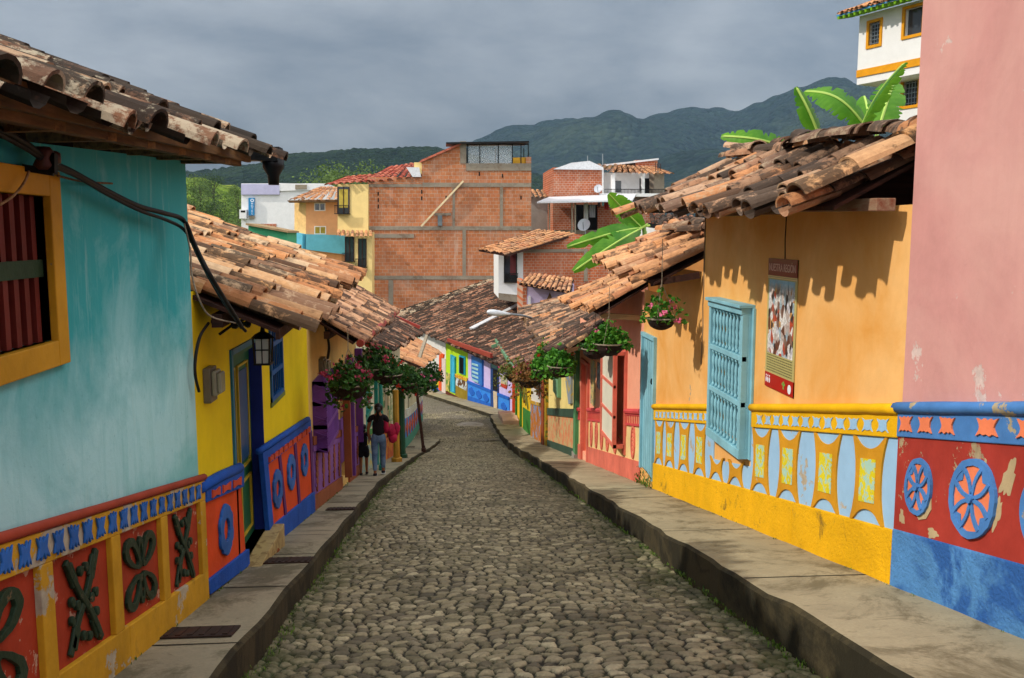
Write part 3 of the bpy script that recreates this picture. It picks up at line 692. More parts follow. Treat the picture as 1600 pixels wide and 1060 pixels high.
def ringorn(cx,cy,w,h,par):
    cu,cz=FL.pix(cx,cy); 
    def fo(t): r=1+.10*abs(math.sin(4*t)); sg=lambda v:(1 if v>0 else -1)*abs(v)**.8; return (w*.5*sg(math.sin(t))*r,h*.5*sg(math.cos(t))*(r+.22*max(0,math.cos(2*t))**14))
    def fi(t): return (w*.25*math.sin(t),h*.27*math.cos(t))
    mb=MB(); dring(mb,FL,lambda u:cz+(u-cu)*-.12,cu,0,fo,fi,.021,.045,48); mb.build('relief_ornament',M['cobalt'],par,bevel=.005)
ringorn(347,828,.40,.36,po)
ps=[o_ for o_ in H.children if o_.name.startswith('dado_panel')][1:]
for (x,y),pp in zip(((429,764),(451,738),(472,719)),ps): ringorn(x,y,.46,.36,pp)
# roof of yellow house
e0=PYY(446,512,6.72); e1=PYY(557,424,12.35); r0=Vector((-4.3,6.72,.62)); r1=Vector((-4.3,12.35,.62))
M['t_L2']=M['t_orange']
mb=MB(); roof(mb,e0,e1,r0,r1,pitch=.27,row=.38,seg=7,th=.015,jit=1.9,sag=.05,lift=.05); mb.build('roof_tiles',M['t_orange'],H)
mb=MB(); slab_roof(mb,e0+Vector((-.05,0,-.02)),e1+Vector((-.05,0,-.02)),r0-Vector((0,0,.02)),r1-Vector((0,0,.02)),.03)
mb.beam(e0+Vector((-.5,0.02,.05)),e1+Vector((-.5,-.1,.05)),.08,.1); mb.beam(e0+Vector((-.06,0,-.05)),e1+Vector((-.06,0,-.05)),.03,.08)
mb.build('soffit_boards',M['timber_dark'],H)
mb=MB(); roof(mb,Vector((-7.8,6.72,-.6)),Vector((-7.8,12.35,-.6)),r0,r1,seg=4,th=0,under=False); mb.build('rear_roof_tiles',M['t_orange'],H)
mb=MB(); ridge_tiles(mb,r0,r1); mb.build('ridge_tiles',M['t_orange'],H)
# ---- 3 cream and purple house
H=thing('cream_house','cream house with purple lattice window, purple dado and a red gutter','house',(-1.84,15,-4.5))
M['cream']=paint('cream_plaster','#d9b46a',.08,.8,.3,streak=.2)
M['purple']=paint('purple_paint','#6b3a8c',.14,.55,.3); M['purple_l']=paint('violet_dado_paint','#7c4f9c',.12,.6,.3)
M['brownp']=paint('brown_trim_paint','#8a4a2a',.14,.6,.3)
mono(FL,12.1,18.7,lambda u:zL(u)-.3,lambda u:-1.10-.03*(u-12),-1.0,-.75,M['cream'],H,back_n=-5.,holes=[(15.6,16.55,zL(16)+.05,zL(16)+2.05)],depth=.2)
mb=MB(); band(mb,[(489,693),(548,640),(557,700),(490,762)],.03); 
dd=mb.build('dado_panel',M['purple_l'],H)
zz3=lambda u:zL(u)
mb=MB(); dbox(mb,FL,zz3,12.15,15.5,.93,1.05,0,.05); dbox(mb,FL,zz3,12.15,15.5,-.05,.22,0,.04); dbox(mb,FL,zz3,16.7,18.7,.93,1.05,0,.05); dbox(mb,FL,zz3,16.7,18.7,-.05,.22,0,.04); mb.build('dado_trim',M['brownp'],H)
mb=MB(); dbox(mb,FL,zz3,12.15,15.5,.22,.93,0,.02);dbox(mb,FL,zz3,16.7,18.7,.22,.93,0,.02); dbox(mb,FL,zz3,12.15,15.5,.84,.92,.02,.045);dbox(mb,FL,zz3,16.7,18.7,.84,.92,.02,.045); mb.build('dado_field',M['purple_l'],H)
for u in (12.5,13.15,13.8,14.45,15.1,17.1,17.7,18.3):
    mb=MB()
    for j,(w,v) in enumerate(((.10,.30),(.16,.40),(.24,.50),(.2,.58),(.24,.66),(.14,.75),(.07,.82))):
        plate(mb,FL,zz3,u,v,[(w*.5*math.sin(t),.055*math.cos(t)) for t in [q_*math.pi/5 for q_ in range(10)]],.021,.04+.0007*j)
    mb.build('relief_ornament',M['brownp'],H)
# lattice window box
lw0,lw1=FL.pix(487,620)[0],FL.pix(512,620)[0]
lw0,lw1=12.45,13.75; lz0=FL.pix(487,705)[1]; lz1=FL.pix(487,600)[1]
lz0,lz1=-3.05,-2.05
mb=MB()
for z in (lz0,lz0+.33,lz0+.66,lz1-.06): FL.box(mb,lw0,lw1,z,z+.06,.0,.2)
for u in (lw0,lw1-.06): FL.box(mb,u,u+.06,lz0,lz1,.0,.195)
mbk=MB(); FL.box(mbk,lw0+.02,lw1-.02,lz0+.01,lz1-.01,.01,.12); mbk.build('lattice_backing',paint('deep_plum','#2c1840'),H)
n=13
for i in range(-8,14):
    a=lw0+i*(lw1-lw0)/n
    for s in (1,-1):
        p0=(a,lz0);p1=(a+s*(lz1-lz0),lz1)
        u0_,z0_=p0;u1_,z1_=p1
        if s<0: u0_+=1; u1_+=1
        def clip(u0_,z0_,u1_,z1_):
            t0=0;t1=1
            for (p,q) in ((-(u1_-u0_),u0_-lw0),((u1_-u0_),lw1-u0_)):
                r=q/p
                if p<0: t0=max(t0,r)
                else: t1=min(t1,r)
            return t0,t1
        t0,t1=clip(u0_,z0_,u1_,z1_)
        if t1-t0>.02: mb.beam(FL.p(u0_+(u1_-u0_)*t0,z0_+(z1_-z0_)*t0,.18+.01*s),FL.p(u0_+(u1_-u0_)*t1,z0_+(z1_-z0_)*t1,.18+.01*s),.022,.022,up=(1,0,0))

for i in range(9): z=lz0+.06+i*(lz1-lz0-.1)/8; mb.beam(FL.p(lw0-.005,z,.03),FL.p(lw0-.005,z+.06*(1 if i%2 else -1),.19),.02,.02)
mb.build('window_lattice',M['purple'],H)
# posts and door surround
mb=MB(); a=PYY(536,760,15.3)
for (x0,y0,x1,y1,Y_) in ((541,612,545,745,15.4),):
    mb.beam(PYY(x0,y0,Y_),PYY(x1,y1,Y_),.12,.12,up=(0,1,0))
mb.build('door_post',M['brownp'],H)
mb=MB()
for (x0,y0,x1,y1,Y_) in ((546,560,550,742,15.9),(560,545,563,690,18.4)): mb.beam(PYY(x0,y0,Y_),PYY(x1,y1,Y_),.14,.14,up=(0,1,0))
mb.build('purple_post',M['purple'],H)
mb=MB(); FL.box(mb,15.6,16.55,zL(16)+.0,zL(16)+2.1,-.2,-.15); mb.build('door',M['purple_l'],H)
e0=PYY(557,533,12.3); e1=PYY(617,485,18.8); r0=Vector((-2.75,12.3,-.50)); r1=Vector((-2.75,18.8,-.52))
mb=MB(); roof(mb,e0,e1,r0,r1,pitch=.22,row=.24,seg=5,th=.014,jit=1.3,sag=.04,lift=.04); mb.build('roof_tiles',M['t_pale'],H)
mb=MB(); slab_roof(mb,e0+Vector((-.05,0,-.02)),e1+Vector((-.05,0,-.02)),r0,r1,.03); mb.beam(e0+Vector((-.4,0,.08)),e1+Vector((-.4,0,.08)),.08,.1); mb.build('soffit_boards',M['timber_dark'],H)
mb=MB(); mb.tube([e0+Vector((.05,-.05,-.03)),e1+Vector((.05,.1,-.03))],.055,8); 
gq=e0+Vector((.05,-.05,-.03)); mb.build('gutter',M['red_gutter'],H)
mb=MB(); roof(mb,Vector((-5.4,12.3,-1.6)),Vector((-5.4,18.8,-1.6)),r0,r1,seg=4,th=0,under=False); mb.build('rear_roof_tiles',M['t_pale'],H)
# ---- 4 house with teal shutters (behind the walking woman)
FL4=Fac(-1.84,18.7,.45,9.3,1)
H=thing('teal_shutter_house','pale house with teal shutters and a mosaic dado behind the walking woman','house',(-1.8,23,-6))
M['palewall']=paint('pale_cream_wall','#c9c4a8',.08,.8,.3,streak=.2); M['tealp']=paint('teal_shutter_paint','#1f8074',.12,.5,.3); M['greenpost']=paint('green_post_paint','#1f4a34',.15,.5,.3)
zl4=lambda u:zL(18.7+u)
mono(FL4,0,9.3,lambda u:zl4(u)-.3,lambda u:-2.45-.10*u,-1.0,-1.95,M['palewall'],H,back_n=-5.,holes=[(1.3,2.2,zl4(1.5)+.9,zl4(1.5)+2.0),(3.0,3.9,zl4(3.2),zl4(3.2)+2.1)],depth=.15)
mb=MB(); FL4.box(mb,1.3,2.2,zl4(1.5)+.9,zl4(1.5)+2.0,-.1,-.05); FL4.box(mb,3.0,3.9,zl4(3.2),zl4(3.2)+2.1,-.1,-.05)
for z in (.9,1.25,1.6,1.95): FL4.box(mb,1.25,2.25,zl4(1.5)+z,zl4(1.5)+z+.06,-.05,.04)
FL4.box(mb,2.8,2.95,zl4(3.)-.1,zl4(3.)+2.4,0,.08); mb.build('shutter',M['tealp'],H)
mb=MB(); dbox(mb,FL4,zl4,0,2.9,0,.75,0,.04); mb.build('dado',paint('mosaic_blue_dado','#7aa0a8',.1,.6,.3,second='#c8b23a',ssc=7.,srange=(.52,.56)),H)
mb=MB(); dbox(mb,FL4,zl4,0,2.9,.80,.92,0,.06); mb.build('dado_rail',paint('green_rail','#4a8a4a'),H)
mb=MB(); dbox(mb,FL4,zl4,4.0,9.3,0,.85,0,.04); mb.build('dado',paint('orange_red_dado','#b4522a',.12,.7,.3,second='#c88a2a',ssc=3.,srange=(.5,.55)),H)
mb=MB()
for u in (4.3,5.6,6.2): FL4.box(mb,u,u+.5,zl4(u)+.95,zl4(u)+1.75,0,.03)
mb.build('wall_poster',paint('green_picture','#4a8a5a',.2,.6,.1,second='#d8c8a0',ssc=6.,srange=(.48,.52)),H)
e0=PYY(603,548,18.75); e1=PYY(657,520,28.); r0=Vector((-3.0,18.75,-1.50)); r1=Vector((-2.7,28.,-1.85))
mb=MB(); roof(mb,e0,e1,r0,r1,pitch=.22,row=.25,seg=5,th=.014,jit=1.4,lift=.04); mb.build('roof_tiles',M['t_brown'],H)
mb=MB(); slab_roof(mb,e0,e1,r0,r1,.05); mb.build('soffit_boards',M['timber_dark'],H)
mb=MB(); mb.beam(PYY(612,493,28),PYY(656,512,28),.2,.10); mb.build('gutter',M['red_gutter'],H)
mb=MB(); mb.tube([PYY(574,538,17.2),PYY(604,546,18.6)],.06,8); mb.build('downpipe',M['red_gutter'],H)
# ---- 5 last house in the left row
FL5=Fac(-1.39,28,.3,13.6,1); zl5=lambda u:zL(28+u)
H=thing('corner_house','last house of the left row with blue, orange and green dado at the bend','house',(-1.2,34,-8))
mono(FL5,0,13.6,lambda u:zl5(u)-.3,lambda u:-4.35-.06*u,-1.2,-3.9,M['palewall'],H,back_n=-5,holes=[(1.0,1.8,zl5(1.2)+.9,zl5(1.2)+1.9),(3.4,4.2,zl5(3.6)+.9,zl5(3.6)+1.9)],depth=.15)
mb=MB(); dbox(mb,FL5,zl5,0,13.6,0,.34,0,.05); mb.build('plinth',paint('sea_green_plinth','#3f8a78',.12,.7,.3),H)
mb=MB(); dbox(mb,FL5,zl5,0,13.6,.34,1.0,0,.04); mb.build('dado',paint('sky_blue_dado','#3a78b8',.12,.7,.3),H)
mb=MB(); dbox(mb,FL5,zl5,0,13.6,1.0,1.28,0,.045); mb.build('dado_frieze',paint('white_frieze','#c8d0c8',.12,.7,.3,second='#a08058',ssc=8.,srange=(.54,.58)),H)
mb=MB()
for i in range(9):
    u=.7+i*1.5; plate(mb,FL5,zl5,u,.66,[(.42*math.sin(t)*(1+.2*math.cos(4*t)),.27*math.cos(t)*(1+.2*math.cos(4*t))) for t in [q_*math.pi/10 for q_ in range(20)]],.041,.06)
mb.build('relief_ornament',paint('coral_relief','#c0532f'),H)
mb=MB(); FL5.box(mb,1.0,1.8,zl5(1.2)+.9,zl5(1.2)+1.9,-.14,-.08); FL5.box(mb,3.4,4.2,zl5(3.6)+.9,zl5(3.6)+1.9,-.14,-.08); mb.build('window',M['glass'],H)
e0=PYY(655,572,29.); e1=PYY(684,549,40.5); r0=Vector((-2.9,29.,-3.35)); r1=Vector((-2.6,40.5,-3.95))
mb=MB(); roof(mb,e0,e1,r0,r1,pitch=.26,row=.35,seg=5,th=.014,jit=1.5); mb.build('roof_tiles',M['t_tan'],H)
mb=MB(); slab_roof(mb,e0,e1,r0,r1,.08); mb.build('soffit_boards',M['timber_dark'],H)
mb=MB(); mb.beam(PYY(653,567,30.8),PYY(664,541,30.8)+Vector((0,3,0)),.1,.12); mb.build('barge_board',M['timber_grey'],H)
# posts on the left pavement
def post(x0,y0,px,py,r,m,label,lean=0,top=None):
    p=ong(px,py,-1.47); q=PYY(x0,y0,p.y); mb=MB(); mb.lathe([(r*1.5,0),(r*1.5,.12),(r,.14),(r,.2)],(p.x,p.y,p.z-.01),8); mb.tube([p,p.lerp(q,.5),q],[r,r*.92,r*.9],8)
    o=mb.build('veranda_post',m); return tag(o,label,'post','veranda posts along the left pavement')
post(650,600,662,706,.05,wood('post_dark','#4a2e24','#241510'),'dark leaning wooden post nearest the bend on the left pavement')
post(627,600,629,716,.09,M['greenpost'],'thick dark green post beside the dark leaning post')
post(618,610,620,722,.09,paint('ochre_post','#b0802a',.15,.6,.3),'ochre post standing directly behind the woman\'s pink bundle')
post(594,560,597,735,.05,M['tealp'],'slim teal post hidden partly behind the walking woman')
# ================================================================ houses, right row
FRt=Fac(3.25,0,0,1,-1)
zR=lambda y:-1.38+g(y)
# ---- 1 pink house
H=thing('pink_house','tall pink plaster house at the right edge with blue, red and orange medallion dado','house',(3.25,3,-2))
M['pink']=paint('pink_plaster','#cf948e',.06,.85,.35,streak=.22,second='#d8a69c',ssc=.6,srange=(.4,.7),peel=('#e2c8c0',.635,2.6),grime=(.68,.25))
M['blue']=paint('cornflower_blue_paint','#4a80c0',.14,.75,.4,peel=('#b8a888',.61,2.4))
M['bluerough']=paint('rough_blue_plinth','#5590cc',.16,.85,1.0,bs=42,bd=.02,second='#2f62a8',ssc=1.5,srange=(.48,.56))
M['redd']=paint('red_dado_paint','#a8362a',.14,.75,.35,peel=('#b59f7c',.575,2.6),streak=.15)
M['coral']=paint('coral_relief_paint','#ee8258',.10,.7,.3)
mono(FRt,-6,6.06,lambda u:zR(u)-.4,3.3,-1.8,4.6,M['pink'],H,back_n=-6)
mb=MB(); dbox(mb,FRt,zR,-6,6.06,-.15,.42,0,.03); mb.build('plinth',M['bluerough'],H,bevel=.012)
mb=MB(); dbox(mb,FRt,zR,-6,6.06,.42,1.10,0,.018); mb.build('dado_field',M['redd'],H)
mb=MB(); dbox(mb,FRt,zR,-6,6.06,1.10,1.29,0,.032); mb.build('dado_band',M['blue'],H,bevel=.006)
mb=MB(); roundband(mb,FRt,zR,-6,6.09,1.31,.042,.03,m=40); mb.build('cornice',M['blue'],H,smooth=True)
mb=MB(); us=[5.93,5.68,5.42,5.0,4.62,4.25,3.9]+[3.5-.38*i for i in range(20)]
for i,u in enumerate(us):
    w=.085 if i<3 else .105; P=[(-w,-.055),(-w*.55,-.042),(-w*.3,-.052),(0,-.04),(w*.3,-.052),(w*.55,-.042),(w,-.055),(w*.72,-.02),(w*.66,0),(w*.72,.02),(w,.055),(w*.55,.042),(w*.3,.054),(0,.042),(-w*.3,.054),(-w*.55,.042),(-w,.055),(-w*.72,.02),(-w*.66,0),(-w*.72,-.02)]
    plate(mb,FRt,zR,u,1.195,P,.033,.044)
mb.build('frieze',M['coral'],H)
def medallion(u,v,ru_,rv,broken=False):
    mb=MB(); k=40
    dring(mb,FRt,zR,u,v,lambda t:(ru_*math.sin(t),rv*math.cos(t)),lambda t:(ru_*.80*math.sin(t),rv*.82*math.cos(t)),.019,.040,k)
    for j in range(4):
        a=j*math.pi/2
        for s in (-1,1):
            # flared curling arms between the petals
            pts=[]
            for q_ in range(7):
                r=q_/6; b=a+s*(.26+.0*r)+s*.42*max(0,r-.45); pts.append((u+ru_*.83*r*math.sin(b),v+rv*.83*r*math.cos(b)))
            stroke(mb,FRt,zR,pts,.026,.020,.036+.001*j)
    for j in range(4):
        b=j*math.pi/2+math.pi/4
        P=[(ru_*.80*math.sin(b-.30),rv*.80*math.cos(b-.30)),(ru_*.9*math.sin(b-.1),rv*.9*math.cos(b-.1)),(ru_*.9*math.sin(b+.1),rv*.9*math.cos(b+.1)),(ru_*.80*math.sin(b+.30),rv*.80*math.cos(b+.30)),(ru_*.62*math.sin(b),rv*.62*math.cos(b))]
        plate(mb,FRt,zR,u,v,P,.0205,.036)
    plate(mb,FRt,zR,u,v,[(.03*math.sin(t),.03*math.cos(t)) for t in [q_*math.pi/4 for q_ in range(8)]],.021,.056)
    o=mb.build('medallion',M['blue'],H)
    mb=MB(); plate(mb,FRt,zR,u,v,[(ru_*.84*math.sin(t),rv*.84*math.cos(t)) for t in [q_*math.pi/12 for q_ in range(24)]],.018,.030); mb.build('medallion_field',M['coral'],o)
    return o
M['coral2']=paint('orange_relief_paint','#e87b1e',.12,.7,.3)
for i,u in enumerate((5.12,4.42,3.7,2.9,2.1,1.3)): medallion(u,.745,.235,.255)
o=medallion(5.74,.76,.165,.20); tag(o,'small chipped medallion beside the yellow dado')
mb=MB(); P=[(5.62,.62),(5.58,.80),(5.585,.70),(5.60,.60),(5.66,.55),(5.74,.54),(5.78,.575),(5.70,.585)]
dprism(mb,FRt,zR,[(5.575,.62),(5.60,.85),(5.63,.70),(5.66,.60),(5.76,.565),(5.72,.53),(5.63,.55)],.0185,.024); mb.build('bare_plaster_chip',paint('bare_plaster','#b8a27c',.12,.9,.5),H)
mb=MB()
def blob(cu,cv,a,b,tilt,seed):
    random.seed(seed); P=[]
    for i in range(26):
        t=2*math.pi*i/26; r=1+.22*math.sin(3*t+seed)+.14*math.sin(7*t+2*seed)+ru(-.10,.10); x=a*r*math.cos(t); y=b*r*math.sin(t); P.append((cu+x+tilt*y,cv+y))
    dprism(mb,FRt,zR,P,.0182,.0195)
blob(4.80,.90,.055,.11,-.3,3); blob(4.88,.68,.03,.10,-.2,5); blob(5.03,.98-.02,.02,.04,0,8); blob(5.95,.52,.035,.05,.2,9); blob(5.55,.46,.06,.035,0,11); blob(5.86,.66,.02,.04,0,13); random.seed(31)
if 1: mb.build('bare_plaster_patch',M['conc'] if False else _mc['bare_plaster'],H)
mb=MB(); roof(mb,Vector((2.6,-6,3.15)),Vector((2.6,6.1,3.15)),Vector((5.4,-6,4.5)),Vector((5.4,6.1,4.5)),seg=5); mb.build('roof_tiles',M['t_mixed'],H)
# ---- 2 orange house (two roof heights)
H=thing('orange_house','orange plaster house with yellow dado and a pale blue grille window','house',(3.25,9,-3))
M['orangew']=paint('apricot_plaster','#efb872',.05,.85,.25,streak=.28,second='#e09c48',ssc=.9,srange=(.38,.66),grime=(.66,.3),peel=('#c8b090',.69,3.))
M['sun']=paint('sun_yellow_paint','#eab203',.08,.75,.4,grime=(.64,.4)); M['sunrough']=paint('rough_yellow_plinth','#efb404',.07,.85,1.0,bs=38,bd=.018,grime=(.58,.65))
M['ochre']=paint('ochre_relief_paint','#d2941c',.10,.75,.4,grime=(.66,.4),peel=('#cdbb90',.66,4.)); M['pblue']=paint('pale_blue_field','#9cc3e4',.06,.8,.25,peel=('#c0b098',.60,2.9)); M['lemon']=paint('lemon_panel','#d8c81c',.1,.8,.3,second='#a8cbb8',ssc=15.,srange=(.49,.53))
M['lblue']=paint('light_blue_joinery','#86bccb',.12,.6,.3,streak=.35,grime=(.64,.35))
wu0,wu1=9.15,10.35; wz0,wz1=-2.40,-.78
mono(FRt,6.06,11.0,lambda u:zR(u)-.4,.20,-.40,.60,M['orangew'],H,back_n=-2.2,holes=[(wu0+.1,wu1-.1,wz0+.1,wz1-.1)],depth=.2)
mb=MB(); FRt.wall(mb,11.0,13.45,lambda u:zR(u)-.4,-.48,()); 
mb.build('wall',M['orangew'],H)
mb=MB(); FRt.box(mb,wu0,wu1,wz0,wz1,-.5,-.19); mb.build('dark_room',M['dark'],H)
seg=((6.06,wu0-.08),(wu1+.1,13.45))
mb=MB(); dbox(mb,FRt,zR,6.06,13.45,-.15,.41,0,.03); mb.build('plinth',M['sunrough'],H,bevel=.012)
mb=MB()
for a,b in seg: dbox(mb,FRt,zR,a,b,1.09,1.27,0,.032)
mb.build('dado_band',M['sun'],H,bevel=.006)
mb=MB()
for a,b in seg: roundband(mb,FRt,zR,a,b,1.30,.040,.03,m=20)
mb.build('cornice',M['sun'],H,smooth=True)
mb=MB()
for a,b in ((6.06,wu0-.05),(wu0-.05,wu1+.05),(wu1+.05,13.45)): dbox(mb,FRt,zR,a,b,.41,.66 if a==wu0-.05 else 1.09,0,.012)
mb.build('dado_field',M['pblue'],H)
mb=MB(); n=0
u=6.26
while u<13.4:
    if not (wu0-.12<u<wu1+.15):
        w=.088; P=[(-w,-.05),(-w*.5,-.036),(0,-.045),(w*.5,-.036),(w,-.05),(w*.66,-.02),(w*.6,0),(w*.66,.02),(w,.05),(w*.5,.036),(0,.045),(-w*.5,.036),(-w,.05),(-w*.66,.02),(-w*.6,0),(-w*.66,-.02)]
        plate(mb,FRt,zR,u,1.175,[(x*ru(.95,1.05),y*ru(.95,1.08)) for x,y in P],.033,.038)
    u+=.232
mb.build('frieze',M['pblue'],H)
us=[6.47,7.22,8.05,8.78,9.55,10.25,10.95,11.7,12.45,13.1]
for u in us:
    top=1.085 if not (wu0-.1<u<wu1) else .70
    h=top-.41; w=.27
    mb=MB(); L=[];R=[]
    for i in range(13):
        t=i/12; ww=w*(.74+.26*abs(2*t-1)**2.2)
        L.append((-ww,.41+h*t)); R.append((ww,.41+h*t))
    topa=[(w*math.cos(a)*.80,top-.085*math.sin(a)) for a in [math.pi*q_/8 for q_ in range(9)]]
    bot=[(-w*math.cos(a)*.78,.41+.10*math.sin(a)) for a in [math.pi*q_/8 for q_ in range(9)]]
    # split in left/right halves to keep faces simple
    T_=13
    vs=[];out=[]
    tops=[(x,top-.085*math.sqrt(max(0,1-(x/(w*.8))**2)) if abs(x)<w*.8 else top) for x in [w*1.0*(2*i/16-1) for i in range(17)]]
    for i in range(16):
        xa=(2*i/16-1);xb=(2*(i+1)/16-1)
        def yt(x): return top-(.095*math.sqrt(max(0,1-(x/.8)**2)) if abs(x)<.8 else 0)
        def yb(x): return .41+(.105*math.sqrt(max(0,1-(x/.78)**2)) if abs(x)<.78 else 0)
        cols=[]
        for k_ in range(7):
            ta=k_/7;tb=(k_+1)/7
            def pt_(x,t):
                y=yb(x)+(yt(x)-yb(x))*t; tt=(y-.41)/h; return (u+x*w*(.74+.26*abs(2*tt-1)**2.2),y)
            a_,b_,c_,d_=pt_(xa,ta),pt_(xb,ta),pt_(xb,tb),pt_(xa,tb)
            f=[FRt.p(p_[0],zR(p_[0])+p_[1],.028) for p_ in (a_,b_,c_,d_)]
            mb.poly(f)
            if i in (0,15):
                e=(a_,d_) if i==0 else (b_,c_)
                mb.poly([FRt.p(e[0][0],zR(e[0][0])+e[0][1],.028),FRt.p(e[1][0],zR(e[1][0])+e[1][1],.028),FRt.p(e[1][0],zR(e[1][0])+e[1][1],.01),FRt.p(e[0][0],zR(e[0][0])+e[0][1],.01)])
            for k2,e in ((0,(a_,b_)),(6,(d_,c_))):
                if k_==k2: mb.poly([FRt.p(e[0][0],zR(e[0][0])+e[0][1],.028),FRt.p(e[1][0],zR(e[1][0])+e[1][1],.028),FRt.p(e[1][0],zR(e[1][0])+e[1][1],.01),FRt.p(e[0][0],zR(e[0][0])+e[0][1],.01)])
    pn=mb.build('dado_panel',M['ochre'],H)
    if top>.9:
        mb=MB(); plate(mb,FRt,zR,u,.41+h*.49,[(-w*.46,-.17),(w*.46,-.17),(w*.46,.17),(-w*.46,.17)],.0285,.032); mb.build('painted_rectangle',M['lemon'],pn)
# grille window, projecting box with turned balusters
wn=None; mb=MB(); N=.125
FRt.box(mb,wu0,wu1,wz1-.07,wz1,0,N+.02); FRt.box(mb,wu0-.02,wu1+.02,wz1-.0,wz1+.035,0,N+.05)
FRt.box(mb,wu0,wu1,wz0,wz0+.10,0,N+.01)
for z in (wz0+.56,wz0+1.05): FRt.box(mb,wu0,wu1,z,z+.06,N-.055,N+.002)
for u in (wu0,wu1-.07): FRt.box(mb,u,u+.07,wz0+.10,wz1-.07,N-.065,N+.004)
for u in (wu0,wu1-.05): FRt.box(mb,u,u+.05,wz0+.1,wz1-.07,0,.06)
FRt.box(mb,wu0+.05,wu1-.05,wz0+.12,wz1-.1,-.12,-.08)
FRt.box(mb,wu0-.05,wu0-.0,wz0-.0,wz1+.0,0,.03); 
wn=mb.build('window',M['lblue'],H,bevel=.005)
for (a,b) in ((wz0+.1,wz0+.56),(wz0+.62,wz0+1.05),(wz0+1.11,wz1-.07)):
    h=b-a; prof=[(.022,0),(.022,.07),(.014,.09),(.012,.14),(.021,.2),(.024,.32),(.016,.44),(.012,.5),(.016,.56),(.024,.68),(.021,.8),(.012,.86),(.014,.91),(.022,.93),(.022,1.)]
    for i in range(9):
        u=wu0+.13+i*(wu1-wu0-.26)/8; mb=MB(); c=FRt.p(u,a,N-.03); mb.lathe([(r,z*h) for r,z in prof],c,8); mb.build('baluster',M['lblue'],wn,smooth=True)
for s_ in range(5):
    mb=MB(); z=wz0+.2+s_*.29
# blue plank door at the far end
mb=MB(); db=zR(14.)+.22; dt=FRt.pix(1003,525)[1]; dt=-1.38+g(14)+2.42
FRt.box(mb,13.47,14.32,db,dt,-.06,-.01)
for i in range(6): u=13.50+i*.135; FRt.box(mb,u,u+.105,db+.02,dt-.02,-.012,.012)
d_=mb.build('door',M['lblue'],H,bevel=.004)
mb=MB(); FRt.box(mb,13.43,13.50,db,dt,-.05,.05); FRt.box(mb,14.27,14.34,db,dt,-.05,.05); FRt.box(mb,13.43,14.34,dt,dt+.06,-.05,.055); mb.build('door_frame',M['lblue'],H)
mb=MB(); mb.ball(FRt.p(13.62,db+1.55,.03),(.02,.02,.05)); mb.build('handle',M['black'],d_)
mb=MB(); FRt.wall(mb,13.45,14.34,lambda u:zR(u)-.4,lambda u:db); FRt.box(mb,13.45,14.34,zR(14.3)-.1,db,0,.02);FRt.wall(mb,13.45,14.34,lambda u:dt+.05,-.9); mb.build('wall',M['orangew'],H)
mb=MB(); mb.beam(FRt.p(6.1,.20,.17),FRt.p(8.1,.24,.10),.14,.09); mb.build('wall_beam',wood('peeling_beam','#9a8a70','#7a3a24',ax=(9,1.2,9)),H,bevel=.006)
mb=MB(); mb.beam(FRt.p(8.1,.22,.10),FRt.p(11.0,.24,.08),.12,.08); mb.build('wall_beam',M['timber'],H,bevel=.006)
e0=PXX(1257,322,2.58); e1=PYY(985,330,11.25); r0=Vector((3.62,e0.y,.66)); r1=Vector((3.62,11.25,.86))
mb=MB(); roof(mb,e0,e1,r0,r1,pitch=.275,row=.36,seg=8,th=.016,jit=2.8,sag=.06,lift=.06)
mb.build('roof_tiles',M['t_mixed'],H)
mb=MB(); ridge_tiles(mb,Vector((3.64,6.1,.72)),Vector((3.64,11.2,.90)),.13,.42,2.); 
for i in range(12):
    y=ru(6.3,11.0); a=ru(0,3); tile(mb,Vector((3.58+ru(-.12,.15),y,.76+.035*(y-6.3)+ru(0,.05))),Vector((math.cos(a)*.5,math.sin(a),ru(-.1,.15))).normalized(),Vector((-math.sin(a),math.cos(a)*.5,0)).normalized(),Vector((0,0,1)),.38,.11,.09,.09,.07,7,.016)
mb.build('ridge_tiles',M['t_mixed'],H)
mb=MB(); S=Vector((0,1,0)); D_=(r0-e0).normalized()
for j in range(3):
    o=e0+D_*(.42*j-.06)+Vector((0,.02,.10+.012*j)); tile(mb,o,(D_+Vector((0,-.05,0))).normalized(),S,S.cross(D_)*-1,.56,.17,.14,.10,.08,8,.02)
mb.build('verge_tiles',M['t_orange'],H)
mb=MB(); slab_roof(mb,e0+Vector((.22,0,.0)),e1+Vector((.15,0,.0)),r0-Vector((0,0,.02)),r1-Vector((0,0,.02)),.03); mb.poly([Vector((2.85,6.9,.2)),Vector((3.4,6.9,.2)),Vector((3.4,6.9,-.2)),Vector((5.4,6.9,-.2)),Vector((5.4,6.9,.0)),Vector((3.62,6.9,.66))]); mb.build('soffit_boards',M['timber_dark'],H)  # also a dark gable sheet, added to stand for the shaded void under the tiles
mb=MB(); roof(mb,Vector((5.6,6.1,-.1)),Vector((5.6,11.2,-.1)),r0,r1,seg=5,th=0,under=False); mb.build('rear_roof_tiles',M['t_mixed'],H)
